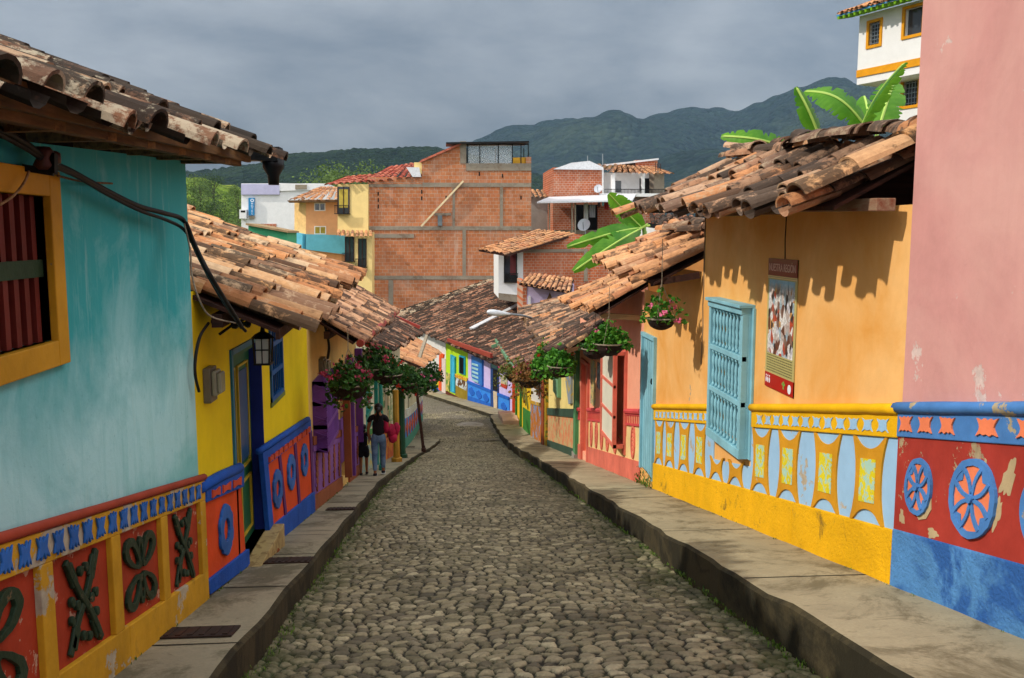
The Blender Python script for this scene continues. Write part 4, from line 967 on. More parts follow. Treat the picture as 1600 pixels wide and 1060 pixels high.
# lower roof
e0=PYY(1004,440,11.1); e1=PYY(930,405,14.3); r0=Vector((3.75,11.1,.0)); r1=Vector((3.75,14.3,.08))
mb=MB(); roof(mb,e0,e1,r0,r1,pitch=.27,row=.36,seg=7,th=.018,jit=2.,sag=.04,lift=.06); mb.build('roof_tiles',M['t_tan'],H)
mb=MB(); ridge_tiles(mb,Vector((3.5,11.2,.02)),Vector((3.5,14.2,.05)),.12,.4,2.5)
for i in range(10):
    a=ru(0,3); tile(mb,Vector((3.45+ru(-.2,.2),ru(11.3,14),.02+ru(0,.09))),Vector((math.cos(a),math.sin(a)*.5,ru(-.1,.1))).normalized(),Vector((-math.sin(a)*.5,math.cos(a),0)).normalized(),Vector((0,0,1)),.36,.11,.09,.09,.07,6,.014)
mb.build('ridge_tiles',M['t_mixed'],H)
mb=MB(); slab_roof(mb,e0+Vector((.15,.02,-.02)),e1+Vector((.15,0,-.02)),r0-Vector((0,0,.03)),r1-Vector((0,0,.03)),.03); mb.beam(e0+Vector((.12,.1,-.03)),FRt.p(11.05,-.52,.05),.06,.08); mb.build('soffit_boards',M['timber_dark'],H)
mb=MB(); mb.poly([FRt.p(11.02,-.5,0),FRt.p(11.02,.2,0),Vector((3.9,11.02,.9)),Vector((5.4,11.02,.0)),Vector((5.4,11.02,-6))]); mb.poly([FRt.p(14.3,-3.,-0.05),FRt.p(14.3,-.6,-.05),Vector((3.9,14.3,.0)),Vector((5.4,14.3,-.5)),Vector((5.4,14.3,-6))]); mb.poly([Vector((5.4,11,0)),Vector((5.4,14.3,0)),Vector((5.4,14.3,-6)),Vector((5.4,11,-6))]); mb.build('gable_wall',M['orangew'],H)
mb=MB(); mb.tube([FRt.p(8.36,.16,.004),FRt.p(8.37,-.05,.004),FRt.p(8.355,-.22,.004),FRt.p(8.36,-.30,.004)],.007,4); mb.build('wall_crack',M['timber_dark'],H)
mb=MB(); mb.tube([FRt.p(11.02,.2,.0)]+[FRt.p(11.02+ru(-.02,.02),.1-.25*i,.002) for i in range(8)],.014,4); mb.build('plaster_seam',paint('seam_grey','#8a7458'),H)
# ---- 3 salmon house
H=thing('salmon_house','salmon pink house with red dado ovals and red framed white shutter','house',(3.25,18,-5))
M['salmon']=paint('salmon_plaster','#f0aa8c',.07,.85,.3,streak=.15,second='#e89878',ssc=.8,srange=(.4,.7)); M['sred']=paint('coral_red_paint','#d8705c',.12,.7,.4,grime=(.62,.5)); M['crm']=paint('cream_dado_field','#e6c98c',.08,.8,.3,grime=(.66,.4)); M['crimson']=paint('crimson_cornice','#cc4a4c',.1,.65,.3)
mono(FRt,14.34,21.2,lambda u:zR(u)-.4,lambda u:-.95 if u<17.8 else -2.0,-1.2,-.6,M['salmon'],H,back_n=-3.,holes=[(19.85,20.65,zR(20.3)+.15,zR(20.)+2.2)],depth=.15,gable=False)
mb=MB(); 
for u in (14.36,17.85): mb.poly([FRt.p(u,-7,0),FRt.p(u,-1.2,0),FRt.p(u,-.75,-.9),FRt.p(u,-1.4,-3),FRt.p(u,-7,-3)])
mb.build('gable_wall',M['salmon'],H)
sg=((14.36,15.55),(17.0,19.75),(20.75,21.2))
mb=MB(); dbox(mb,FRt,zR,14.36,19.75,-.1,.36,0,.035); dbox(mb,FRt,zR,20.75,21.2,-.1,.36,0,.035); mb.build('plinth',M['sred'],H)
mb=MB(); 
for a,b in sg: dbox(mb,FRt,zR,a,b,.36,.98,0,.012)
dbox(mb,FRt,zR,15.55,17.,.36,.75,0,.012)
mb.build('dado_field',M['crm'],H)
mb=MB(); mb2=MB()
for a,b in sg: dbox(mb,FRt,zR,a,b,1.14,1.19,0,.04); dbox(mb,FRt,zR,a,b,.96,1.0,0,.04); dbox(mb2,FRt,zR,a,b,1.0,1.14,0,.02); roundband(mb,FRt,zR,a,b,1.21,.05,.03)
mb.build('cornice',M['crimson'],H); mb2.build('dado_band',M['crm'],H)
mb=MB(); u=14.45
while u<21.2:
    if any(a<=u<=b for a,b in sg): dbox(mb,FRt,zR,u,u+.04,1.0,1.14,.02,.036)
    u+=.14
mb.build('frieze',M['crimson'],H)
for u in (14.95,16.55,17.35,18.0,18.65,19.3):
    mb=MB(); hv=.30 if not 15.5<u<17 else .2; cv=.68 if hv==.3 else .58
    dring(mb,FRt,zR,u,cv,lambda t:(.16*math.sin(t),hv*math.cos(t)),lambda t:(.11*math.sin(t),hv*.8*math.cos(t)),.012,.035,24)
    for j in range(5): stroke(mb,FRt,zR,[(u-.07,cv-.17+j*.08),(u+.07,cv-.11+j*.08)],.03,.0122,.03)
    mb.build('oval_relief',M['sred'],H)
# shutter box
mb=MB(); u0,u1=15.62,16.95; z0,z1=zR(16.)+.6,zR(16)+2.35
FRt.box(mb,u0,u1,z0,z0+.07,0,.24);FRt.box(mb,u0,u1,z1-.06,z1,0,.24)
for z in (z0+.55,z0+1.1): FRt.box(mb,u0,u1,z,z+.05,.2,.245)
for u in (u0,u1-.07): FRt.box(mb,u,u+.07,z0,z1,.18,.25)
FRt.box(mb,u0,u0+.06,z0,z1,0,.05); FRt.box(mb,u0-.03,u0+.2,z0-.12,z1+.08,0,.04)
wn=mb.build('window',M['sred'],H)
mb=MB(); FRt.box(mb,u0+.06,u1-.06,z0+.06,z1-.05,.205,.22); mb.build('shutter_panel',paint('white_shutter','#d8d4c0',.06,.6,.2),wn)
# door
dz=zR(20.3)+.15; mb=MB(); FRt.box(mb,19.85,20.65,dz,dz+2.1,-.14,-.08); d_=mb.build('door',M['salmon'],H)
mb=MB()
for a,b in ((19.72,19.86),(20.64,20.78)): FRt.box(mb,a,b,zR(20.7)-.05,dz+2.12,-.05,.05)
FRt.box(mb,19.72,20.78,dz+2.12,dz+2.22,-.05,.05);
for u in (20.0,20.25,20.5): FRt.box(mb,u,u+.03,dz+.1,dz+2.,-.08,-.06)
mb.build('door_frame',M['sred'],H)
for (cu,w,hh,vv,cc) in ((19.2,.55,1.1,1.65,'#8a9a88'),(18.45,.38,.6,1.85,'#4a4a48')):
    mb=MB(); FRt.box(mb,cu-w/2,cu+w/2,zR(cu)+vv-hh*.3,zR(cu)+vv+hh*.6,.0,.02)
    tag(mb.build('wall_picture',paint('picture_'+cc[1:],cc,.3,.5,.05,second='#c8b070' if w>.5 else '#8898a8',ssc=5.,srange=(.47,.52))),'tall greenish picture on the salmon wall next to the door' if w>.5 else 'small dark framed picture on the salmon wall near the red shutter','picture')
mb=MB(); mb.beam(PYY(938,493,14.6),PYY(1001,497,14.6),.1,.09); mb.build('wall_beam',M['timber_pale'],H)
mb=MB(); mb.beam(PYY(886,549,17.9),PYY(905,543,17.9),.08,.08); mb.build('beam_end',M['timber'],H)
e0=PYY(929,489,14.4); e1=PYY(885,464,17.9); r0=Vector((3.95,14.4,-.42)); r1=Vector((3.95,17.9,-.62))
mb=MB(); roof(mb,e0,e1,r0,r1,pitch=.27,row=.36,seg=6,th=.016,jit=1.6,sag=.03,lift=.05); mb.build('roof_tiles',M['t_tan'],H)
mb=MB(); slab_roof(mb,e0+Vector((.1,.02,-.02)),e1+Vector((.1,0,-.02)),r0-Vector((0,0,.03)),r1-Vector((0,0,.03)),.03); mb.build('soffit_boards',M['timber_dark'],H)
mb=MB(); 
e0=PYY(887,545,17.95); e1=PYY(852,545,21.8); r0=Vector((4.4,17.95,-1.15)); r1=Vector((4.4,21.8,-1.5))
roof(mb,e0,e1,r0,r1,pitch=.27,row=.36,seg=6,th=.016,jit=1.6,lift=.05); mb.build('roof_tiles',M['t_brown'],H)
mb=MB()
D_=(r0-e0).normalized(); S=Vector((0,1,0))
for j in range(1): tile(mb,e0+D_*(.0)+Vector((0,.06,.0)),D_,S,S.cross(D_)*-1,.5,.15,.12,.09,.07,7,.016)
mb.build('verge_tiles',M['t_orange'],H)
mb=MB(); slab_roof(mb,e0+Vector((.1,.02,-.02)),e1+Vector((.1,0,-.02)),r0-Vector((0,0,.03)),r1-Vector((0,0,.03)),.03); mb.build('soffit_boards',M['timber_dark'],H)
# ---- 4 pale yellow house with green trims
H=thing('pale_yellow_house','pale yellow house with dark green dado rail and green pilaster','house',(3.25,24,-6))
M['pyel']=paint('pale_yellow_plaster','#e6cf84',.06,.85,.3,streak=.12); M['gtrim']=paint('grey_green_trim','#2f4a3c',.12,.6,.3); M['gpil']=paint('mid_green_pilaster','#4f8a5c',.1,.6,.3); M['mural']=paint('terracotta_mural','#d08058',.14,.8,.3,second='#b8a070',ssc=5.,srange=(.47,.53))
mono(FRt,21.2,28.0,lambda u:zR(u)-.4,lambda u:-2.45,-1.2,-2.0,M['pyel'],H,back_n=-3.5)
mb=MB(); dbox(mb,FRt,zR,21.55,28,-.05,.2,0,.05); dbox(mb,FRt,zR,21.55,28,1.0,1.22,0,.05); mb.build('dado_rail',M['gtrim'],H)
mb=MB(); dbox(mb,FRt,zR,21.55,28,.2,1.0,0,.02); mb.build('dado',M['mural'],H)
mb=MB(); FRt.box(mb,21.2,21.55,zR(21.5)+.1,-2.5,0,.10); mb.build('pilaster',M['gpil'],H)
mb=MB(); FRt.box(mb,21.18,21.58,zR(21.5)-.1,zR(21.5)+.15,0,.13); mb.build('pilaster_base',M['conc'],H)
mb=MB()
FRt.box(mb,24.6,25.7,zR(25)+1.6,zR(25)+2.7,0,.10); mb.build('shutter',paint('sage_shutter','#6fa078',.1,.6,.2),H)
mb=MB(); FRt.sh(mb,[(22.3,zR(22.5)+2.5),(22.3,zR(22.5)+1.4),(22.7,zR(22.5)+1.3),(23.3,zR(22.5)+1.8),(23.3,zR(22.5)+2.7)],0,.06); mb.build('shutter',paint('grey_blue_shutter','#8a94a0',.1,.6,.2,second='#b8a040',ssc=2.,srange=(.5,.52)),H)
e0=PYY(852,545,22.0); e1=PYY(813,482,29.2); r0=Vector((4.5,22.,-1.85)); r1=Vector((4.3,29.2,-1.95))
mb=MB(); roof(mb,e0,e1,r0,r1,pitch=.27,row=.36,seg=5,th=.014,jit=1.6,lift=.05); mb.build('roof_tiles',M['t_mixed'],H)
mb=MB(); mb.beam(e0+Vector((-.05,0,-.03)),e1+Vector((-.05,0,-.03)),.06,.13); mb.build('fascia_board',M['timber'],H)
mb=MB(); slab_roof(mb,e0+Vector((0,0,-.02)),e1+Vector((0,0,-.02)),r0-Vector((0,0,.03)),r1-Vector((0,0,.03)),.03); mb.build('soffit_boards',M['timber_dark'],H)
# ---- 5 white house with brown door frame and painted dado
H=thing('white_mural_house','narrow white house with brown corner post and mural dado','house',(3.25,30,-7))
M['white']=paint('white_plaster','#d2d0cc',.05,.85,.3,streak=.15); M['brn']=paint('brown_post_paint','#8c3f1c',.12,.6,.3)
mono(FRt,28,33.2,lambda u:zR(u)-.4,lambda u:-4.0-.08*(u-28),-1.2,-3.4,M['white'],H,back_n=-3.5)
mb=MB(); FRt.box(mb,28,28.7,zR(28.5)-.1,-4.1,0,.12); mb.build('corner_post',M['brn'],H)
mb=MB(); FRt.box(mb,27.6,28,zR(28.)-.05,-3.6,0,.09); mb.build('mosaic_post',paint('mosaic_gold','#b8901c',.2,.6,.3,second='#5a6a2a',ssc=9.,srange=(.5,.55)),H)
mb=MB(); dbox(mb,FRt,zR,28.7,33.2,-.05,1.25,0,.03); mb.build('dado',paint('mural_dado','#b06a24',.15,.7,.3,second='#6a90b8',ssc=2.6,srange=(.53,.57)),H)
mb=MB(); dbox(mb,FRt,zR,28.7,33.2,1.25,1.36,0,.06); mb.build('dado_rail',M['mustard'],H)
mb=MB(); FRt.box(mb,30.1,31.0,zR(30.5)+1.6,zR(30.5)+2.9,0,.04); mb.build('window',paint('dark_window','#5a5a60',.2,.5,.1,second='#a04a3a',ssc=4.,srange=(.5,.54)),H)
# ---- 6 yellow and green house
H=thing('yellow_green_house','yellow house with green posts and diagonal stripes at the bend, by the steps','house',(3.25,37,-8))
M['yg']=paint('warm_yellow_wall','#e0b81c',.08,.8,.3); M['grn']=paint('leaf_green_paint','#2f7a2c',.12,.6,.3)
mono(FRt,33.2,41.5,lambda u:zR(u)-.4,lambda u:-4.6,-1.2,-4.0,M['yg'],H,back_n=-3.5)
mb=MB(); dbox(mb,FRt,zR,33.2,36.5,0,.9,0,.03)
for u in (37.2,39.6): FRt.box(mb,u,u+.35,zR(u+.3)-.05,-4.7,0,.08)
mb.build('green_trim',M['grn'],H)
mb=MB()
for i in range(6): stroke(mb,FRt,lambda u:zR(u),[(34.2+i*.9,1.0+.1*i),(35.6+i*.9,2.1)],.10,.03,.05)
mb.build('diagonal_stripes',paint('dark_green_stripe','#26502a'),H)
mb=MB(); FRt.box(mb,40.9,41.5,zR(41.2)-.1,-4.75,0,.1); mb.build('corner_post',paint('orange_red_post','#c0401c'),H)
e0=PYY(812,581,29.4); e1=PYY(779,531,41.5); r0=Vector((5.8,29.4,-3.2)); r1=Vector((5.8,41.5,-3.5))
mb=MB(); roof(mb,e0,e1,r0,r1,pitch=.27,row=.36,seg=5,th=.014,jit=1.6,lift=.05); mb.build('roof_tiles',M['t_brown'],H)
mb=MB(); mb.beam(e0+Vector((-.13,0,-.02)),e1+Vector((-.13,0,-.02)),.09,.13); mb.beam(PYY(768,542,40),PYY(787,536,40),.1,.14); mb.build('fascia_board',paint('mint_fascia','#5f8a6a',.1,.6,.2),H)
mb=MB(); slab_roof(mb,e0+Vector((0,0,-.02)),e1+Vector((0,0,-.02)),r0-Vector((0,0,.03)),r1-Vector((0,0,.03)),.03); mb.build('soffit_boards',M['timber_dark'],H)
# steps at the bend
mb=MB()
for i in range(3): mb.box(2.5,3.2,38.2+i*1.1,39.4+i*1.1,-9.2,-8.25+.0*i-.02*i+(2-i)*-.0+.16*(1 if i<2 else 1)-.1*i)
tag(mb.build('door_steps',paint('pink_step_concrete','#b89a88',.1,.85,.4)),'pinkish concrete steps on the pavement at the far right bend','steps')
# ---- far row facing the bend
zF=lambda u:-1.38+g(FR.p(u,0).y)
def far_house(name,label,pa,pb,wallm,zt,build):
    ua=FR.pix(pa,600)[0]; ub=FR.pix(pb,600)[0]; H=thing(name,label,'house',FR.p((ua+ub)/2,-10))
    mono(FR,ua,ub,lambda u:zF(u)-.6,zt,-1.5,zt(ua)+.3,wallm,H,back_n=-6,gable=True); build(H,ua,ub); return H
ztF=lambda u:-6.30
def b_(H,name,mat,pts,n0,n1):
    mb=MB(); FR.px(mb,pts,n0,n1); return mb.build(name,mat,H)
def lil(H,ua,ub):
    dk=paint('dado_azure','#2f7fd8',.08,.7,.2); 
    mb=MB(); FR.px(mb,[(732,597),(769,612),(769,641),(732,632)],0,.05); FR.px(mb,[(779,616),(797,623),(797,645),(779,642)],0,.05); mb.build('dado',dk,H)
    mb=MB(); FR.px(mb,[(732,595),(769,610),(769,614),(732,599)],0,.09); FR.px(mb,[(779,614),(797,621),(797,625),(779,618)],0,.09); FR.px(mb,[(732,618),(769,631),(769,642),(732,633)],0,.055); mb.build('dado_rail',paint('dado_deep_blue','#1a5cb8',.08,.7,.2),H)
    mb=MB()
    for x,y in ((738.5,612),(750,617),(761,622),(789,636)): FR.px(mb,[(x-4,y-5),(x,y-7),(x+4.5,y+1),(x+4,y+5),(x,y+7),(x-4.5,y-1)],.05,.08)
    mb.build('relief_ornament',paint('dado_deep_blue','#1a5cb8'),H)
    w=b_(H,'window',paint('window_azure','#2a6fc0',.1,.5,.2),[(739.5,556),(756,561),(756,603),(743,595),(739.5,588)],0,.12)
    mb=MB()
    for i in range(5): FR.px(mb,[(741,567+i*6),(751,570+i*6.4),(751,573+i*6.4),(741,570+i*6)],.12,.15)
    mb.build('shutter_slats',paint('pale_aqua_slats','#9ac4c8'),w)
    fr=b_(H,'door_frame',paint('navy_frame','#143a78',.1,.5,.2),[(768,566),(780,571),(780,643),(768,640)],0,.06)
    b_(H,'transom',paint('transom_glass','#6a9a9c'),[(770,568),(779,571.5),(779,577),(770,574)],.06,.08)
    b_(H,'door_opening',M['dark'],[(772,577),(779,579),(779,612),(772,609)],.06,.075)
    b_(H,'door',paint('half_door','#c8b498'),[(773,611),(779,613),(779,641),(774,640)],.06,.09)
    b_(H,'wall_notice',paint('notice_board','#c8b484',.2,.6,.1,second='#8a9a98',ssc=6.,srange=(.5,.54)),[(783.5,586),(793.5,590),(793.5,602),(783.5,599)],0,.04)
    b_(H,'notice_strip',paint('notice_red','#b83a26'),[(783.5,599),(793.5,602),(792,608),(783.5,604)],0,.045)
far_house('lilac_house','lilac house facing the bend with bright blue dado and blue window','',0,None,None,None) if False else None
M['lilac']=paint('lilac_plaster','#c0b0dc',.05,.85,.25); M['lime']=paint('lime_plaster','#a8cc18',.06,.85,.25); M['mint']=paint('mint_plaster','#a8d0b0',.06,.85,.25); M['tealb']=paint('cyan_door','#1a94b8',.08,.5,.2)
far_house('lilac_house','lilac house facing the bend with bright blue dado and blue window',800,731.5,M['lilac'],ztF,lil)
def lim(H,ua,ub):
    b_(H,'door',M['tealb'],[(705,554),(713,558),(713,615),(705,612)],0,.06)
    b_(H,'door_leaf',paint('cyan_leaf','#38a8c8'),[(709,557),(713,559),(713,613),(709,611)],.06,.12)
    w=b_(H,'window',M['tealb'],[(719,555),(728,558),(728,586),(719,583)],0,.08)
    mb=MB()
    for i in range(3): FR.px(mb,[(721+i*2.3,558+i*.7),(722+i*2.3,558+i*.7),(722+i*2.3,583+i*.7),(721+i*2.3,583+i*.7)],.08,.14)
    mb.build('window_bars',M['dark'],w)
    b_(H,'dado',paint('olive_gold_dado','#8a7418',.12,.7,.3),[(712.5,586),(731.5,593),(731.5,632),(712.5,621)],0,.05)
    b_(H,'mural',paint('mural_white','#c0c8c8',.2,.7,.2,second='#5a3a1c',ssc=1.9,srange=(.5,.54)),[(713.5,590),(730.5,597),(730.5,611),(713.5,602)],.05,.06)
    b_(H,'dado_rail',paint('rust_rail','#b86a1c',.1,.6,.2,second='#e0c83a',ssc=6.,srange=(.5,.54)),[(712.5,584),(731.5,591),(731.5,596),(712.5,589)],.0,.09)
    b_(H,'plinth',paint('maroon_plinth','#5a2412'),[(698,611),(731.5,628),(731.5,633),(698,618)],0,.07)
    b_(H,'dado_panel',paint('green_mural','#6a8a3a',.2,.7,.2,second='#c8b060',ssc=2.5,srange=(.5,.55)),[(698,582),(703.5,584),(703.5,612),(698,610)],0,.05)
far_house('lime_house','lime green house facing the bend with cyan door and barred window',731.5,697,M['lime'],ztF,lim)
def whi(H,ua,ub):
    b_(H,'door_frame',paint('orange_door_frame','#e0501c',.08,.5,.2),[(688,551),(695,554),(694,560),(691,559),(691,611),(687,609)],0,.08)
    b_(H,'door',paint('pale_door','#d0c0b8',.06,.6,.2),[(691,558),(697,561),(697,616),(691,612)],0,.04)
    b_(H,'doorstep',M['conc'],[(688,611),(697.5,615),(697.5,621),(688,615)],0,.35)
    b_(H,'dado',paint('yellow_green_dado','#c8b020',.1,.7,.2),[(680,584),(687.5,587),(687.5,609),(680,604)],0,.05)
    b_(H,'dado_panel',paint('bright_green_panel','#1fa02c',.1,.7,.2),[(672,581),(680,584),(680,604),(672,599)],0,.05)
    b_(H,'dado_rail',paint('red_white_rail','#b8402c',.1,.6,.2),[(660,576),(687.5,585),(687.5,588),(660,579)],0,.08)
    b_(H,'plinth',paint('blue_plinth','#2a62b8'),[(650,590),(687.5,607),(687.5,613),(650,600)],0,.06)
    mb=MB()
    for x,y in ((667,566),(671,572),(676,560),(679,568),(683,574),(674,580)): FR.px(mb,[(x-1.5,y),(x,y-1.8),(x+1.5,y),(x,y+1.8)],0,.03)
    mb.build('spot_motif',M['dark'],H)
far_house('white_house_at_bend','white house facing the bend with orange door frame and green and yellow dado',697,655,M['white'],ztF,whi)
far_house('mint_house','pale mint green house farthest along the bend, half hidden by the left roofs',655,622,M['mint'],lambda u:-6.15,lambda H,a,b:b_(H,'dado',paint('yellow_green_dado','#c8b020'),[(640,588),(655,594),(655,604),(640,598)],0,.05))
# big brown roof over the far row: a thing of its own (it spans all the houses)
RF=thing('tiled_roof','large sooty brown tile roof spanning the coloured houses at the bend','roof',FR.p(10,-6))
e0=FR.p(-4.5,-6.38,.75); e1=FR.p(21.,-6.30,.75); r0=FR.p(-4.5,-3.75,-6.5); r1=FR.p(21,-3.55,-6.5)
mb=MB(); roof(mb,e0,e1,r0,r1,pitch=.30,row=.42,seg=4,th=0,jit=1.8,sag=.06,lift=.06,under=False); mb.build('roof_tiles',M['t_brown'],RF)
mb=MB(); e2=FR.p(29.5,-5.7,.75); r2=FR.p(24,-3.4,-6.5); roof(mb,e1,e2,r1,r2,pitch=.30,row=.42,seg=4,th=0,jit=1.8,sag=.05,lift=.06,under=False); mb.build('roof_tiles',M['t_dark'],RF)
mb=MB(); slab_roof(mb,e0-Vector((0,0,.03)),e1-Vector((0,0,.03)),r0-Vector((0,0,.03)),r1-Vector((0,0,.03)),.1); slab_roof(mb,e1-Vector((0,0,.03)),e2-Vector((0,0,.03)),r1-Vector((0,0,.03)),r2-Vector((0,0,.03)),.1); mb.build('roof_boards',M['timber_dark'],RF)
def roofpt(x,y,up=.12): # point on the front slope seen at a pixel
    a=e0;b=e1;c=r0; N=(b-a).cross(c-a).normalized(); r=ray(x,y); t=a.dot(N)/r.dot(N); return r*t+Vector((0,0,up))
mb=MB(); mb.beam(e2+Vector((0,.5,.30)),r2+Vector((0,.5,.38)),.9,.3); mb.build('metal_flashing',M['white_metal'],RF)
mb=MB(); A_=roofpt(737,517);B_=roofpt(819,475); mb.beam(A_,B_,.42,.12); mb.build('metal_flashing',M['white_metal'],RF)
A_=FR.P(700,532,.8);B_=FR.P(768,556,.8); mb=MB(); mb.beam(A_,B_,.14,.22); mb.build('gutter',M['red_gutter'],RF)
# ================================================================ buildings beyond the bend
def fpl(Y,dx=1.,dy=0.,X0=0.): return Fac(X0,Y,dx,dy,1)
def bpart(H,F_,name,mat,pts,n0,n1,parent=None):
    mb=MB(); F_.px(mb,pts,n0,n1); return mb.build(name,mat,parent or H)
def rect(x0,y0,x1,y1): return [(x0,y0),(x1,y0),(x1,y1),(x0,y1)]
M['brick']=brick('orange_block_masonry',1,0,'#c07a50','#a8683f','#b09c88',.42,.27)
M['brick2']=brick('block_masonry_small',1,0,'#bc6a44','#a85a38','#c0aea0',.34,.2,.45)
M['brick3']=brick('brick_fine',1,0,'#c26a42','#b25c38','#b89c88',.26,.16,.45)
M['cem']=concrete('cement_frame','#958a7a',.52,'#6e5a48')
M['creamy']=paint('butter_plaster','#e2c684',.05,.85,.2); M['wht']=paint('white_facade','#dcdcdc',.04,.8,.2); M['peach']=paint('peach_facade','#d8a070',.05,.85,.2); M['skyb']=paint('turquoise_parapet','#5fb0c8',.06,.8,.2)
M['blk']=M['black']
# G big brick building
FG=fpl(68.5)
G=thing('brick_building','large unfinished orange brick building with concrete frame and glazed roof terrace','building',(0,70,-14))
mb=MB()
FG.px(mb,[(574.5,277),(659,277),(659,800),(574.5,800)],-9,0); FG.px(mb,[(659,253),(720,226),(720,800),(659,800)],-9,.003); FG.px(mb,[(720,256),(830,256),(830,800),(720,800)],-9,.0)
mb.build('wall',M['brick'],G)
fr=[(576,288,659,292.5),(660,286,830,292.5),(576,354,830,360),(583,366,647,372),(583,431,830,437),(707,293,711,354),(781,293,786,354),(722.5,360,728,431),(607,438,614.5,480),(728,255.5,830,267)]
for a in fr: bpart(G,FG,'concrete_beam' if a[2]-a[0]>20 else 'concrete_column',M['cem'],rect(*a),0,.045+.001*(hash(a)%7))
bpart(G,FG,'stair_tower',M['cem'],rect(719,221,728.5,256),-2.5,.05)
bpart(G,FG,'terrace_parapet',M['yel_frame'],[(802,246),(822,245.5),(822,256),(802,256)],-1.0,-.3); bpart(G,FG,'terrace_parapet',M['brick'],rect(822,245.5,830,256),-4,.004)
mb=MB()
for x in (731,750,779,801,814.5,826): FG.px(mb,rect(x-.7,224,x+.7,256),-.35,-.25)
for x in (731,779,826): FG.px(mb,rect(x-.7,224,x+.7,256),-4.2,-4.1)
FG.px(mb,rect(728,224,827,226),-.4,-.2); mb.build('terrace_frame',M['black'],G)
T=NT('terrace_glass'); T.b.inputs['Base Color'].default_value=(.75,.8,.82,1); T.b.inputs['Roughness'].default_value=.05; T.b.inputs['Alpha'].default_value=.22; T.b.inputs['Specular IOR Level'].default_value=.8; M['clear']=T.m
bpart(G,FG,'terrace_glass',M['clear'],rect(731,227,801,255),-.32,-.30)
mb=MB(); mb.prism([FG.P(697,225,.6),FG.P(827,223,.6),FG.p(FG.pix(827,223)[0],FG.pix(827,223)[1]+.25,-5),FG.p(FG.pix(697,225)[0],FG.pix(697,225)[1]+.25,-5)],(0,0,.12)); mb.build('terrace_roof',M['black'],G)
mb=MB(); a=FG.P(657,254,.25);b=FG.P(721,226,.25); mb.prism([a,b,b+Vector((0,8,0)),a+Vector((0,8,0))],(0,0,.16)); mb.build('roof_edge',M['t_red'],G)
mb=MB(); roof(mb,FG.P(560,287,.12),FG.P(659,278,.12),FG.p(FG.pix(600,270)[0],FG.pix(600,262)[1]+.5,-7),FG.p(FG.pix(657,262)[0],FG.pix(657,255)[1]+.5,-7),pitch=.5,row=.6,seg=4,th=0,under=False); mb.build('roof_tiles',M['t_red'],G)
bpart(G,FG,'roof_sheet',M['white_metal'],[(635,262),(655,262),(658,277),(645,277)],-.1,.25)
bpart(G,FG,'cream_stub_wall',M['creamy'],rect(647,254,659,272),-3,-.02)
mb=MB(); mb.beam(FG.P(658,354,.3),FG.P(724,283,.3),.13,.2,up=(0,1,0)); mb.build('wooden_pole',paint('pale_pole','#dcc8a0'),G)
bpart(G,FG,'service_box',paint('service_box','#6a7478'),rect(684,337,691,353),0,.25); bpart(G,FG,'lintel',M['cem'],rect(679,333,705,337),0,.07)
mb=MB()
for x,y in ((591,303),(591,313),(591,323),(659,300),(659,310),(697,309),(708,308),(749,272),(785,275),(776,262),(814,309)): FG.px(mb,rect(x-1,y-3,x+1,y+3),-.0,.012)
mb.build('putlog_holes',M['dark'],G)
# H cream building left of it, turned a little to the left
FH=Fac(FG.P(577,300).x,68.2,-1.,.22,-1)
if FH.n.y>0: FH=Fac(FG.P(577,300).x,68.2,-1.,.22,1)
H=thing('cream_building','tall narrow cream building with tile awning and iron balconies beside the brick block','building',(-6,70,-14))
def hp(name,mat,pts,n0,n1,par=None): return bpart(H,FH,name,mat,pts,n0,n1,par)
hp('wall',M['creamy'],[(527.5,288),(575,288),(575,363),(527.5,363)],-6,0); hp('wall',M['creamy'],[(541,363),(583,363),(583,520),(541,520)],-6,.25)
mb=MB(); roof(mb,FH.P(582,284,.15),FH.P(505,291,.4),FH.p(FH.pix(575,280)[0],FH.pix(575,268)[1],-4),FH.p(FH.pix(520,285)[0],FH.pix(525,274)[1],-3),pitch=.45,row=.5,seg=4,th=0,under=False); mb.build('roof_tiles',M['t_red'],H)
mb=MB(); a=FH.P(524.5,369.5,1.);b=FH.P(583,371,1.); c_=FH.P(583,363,.2);d_=FH.P(526,361,.05); roof(mb,a,b,d_,c_,pitch=.35,row=.4,seg=4,th=0,under=False); mb.build('awning_tiles',M['t_tan'],H)
for (x0,y0,x1,y1,n) in ((528,292,546,335,.0),(541.5,370,555,409,.25),(562,373,574,418,.25)):
    w=hp('window',M['glass'],rect(x0,y0,x1,y1),n,n+.03); mb=MB()
    for x in (x0,(x0+x1)/2,x1): FH.px(mb,rect(x-.6,y0,x+.6,y1),n+.03,n+.07)
    mb.build('window_frame',M['timber_dark'],w)
    mb=MB(); yb=y1; ya=y1-14
    FH.px(mb,rect(x0-2,ya,x1+1.5,ya+1),n+.5,n+.55); FH.px(mb,rect(x0-2,yb-1,x1+1.5,yb),n+.0,n+.55)
    x=x0-2
    while x<x1+1.5: FH.px(mb,rect(x,ya,x+.45,yb),n+.5,n+.53); x+=1.9
    mb.build('balcony',M['black'],w)
    if x0<530:
        hp('curtain',paint('yellow_curtain','#b8a040'),rect(530,296,544,325),.031,.04,w)
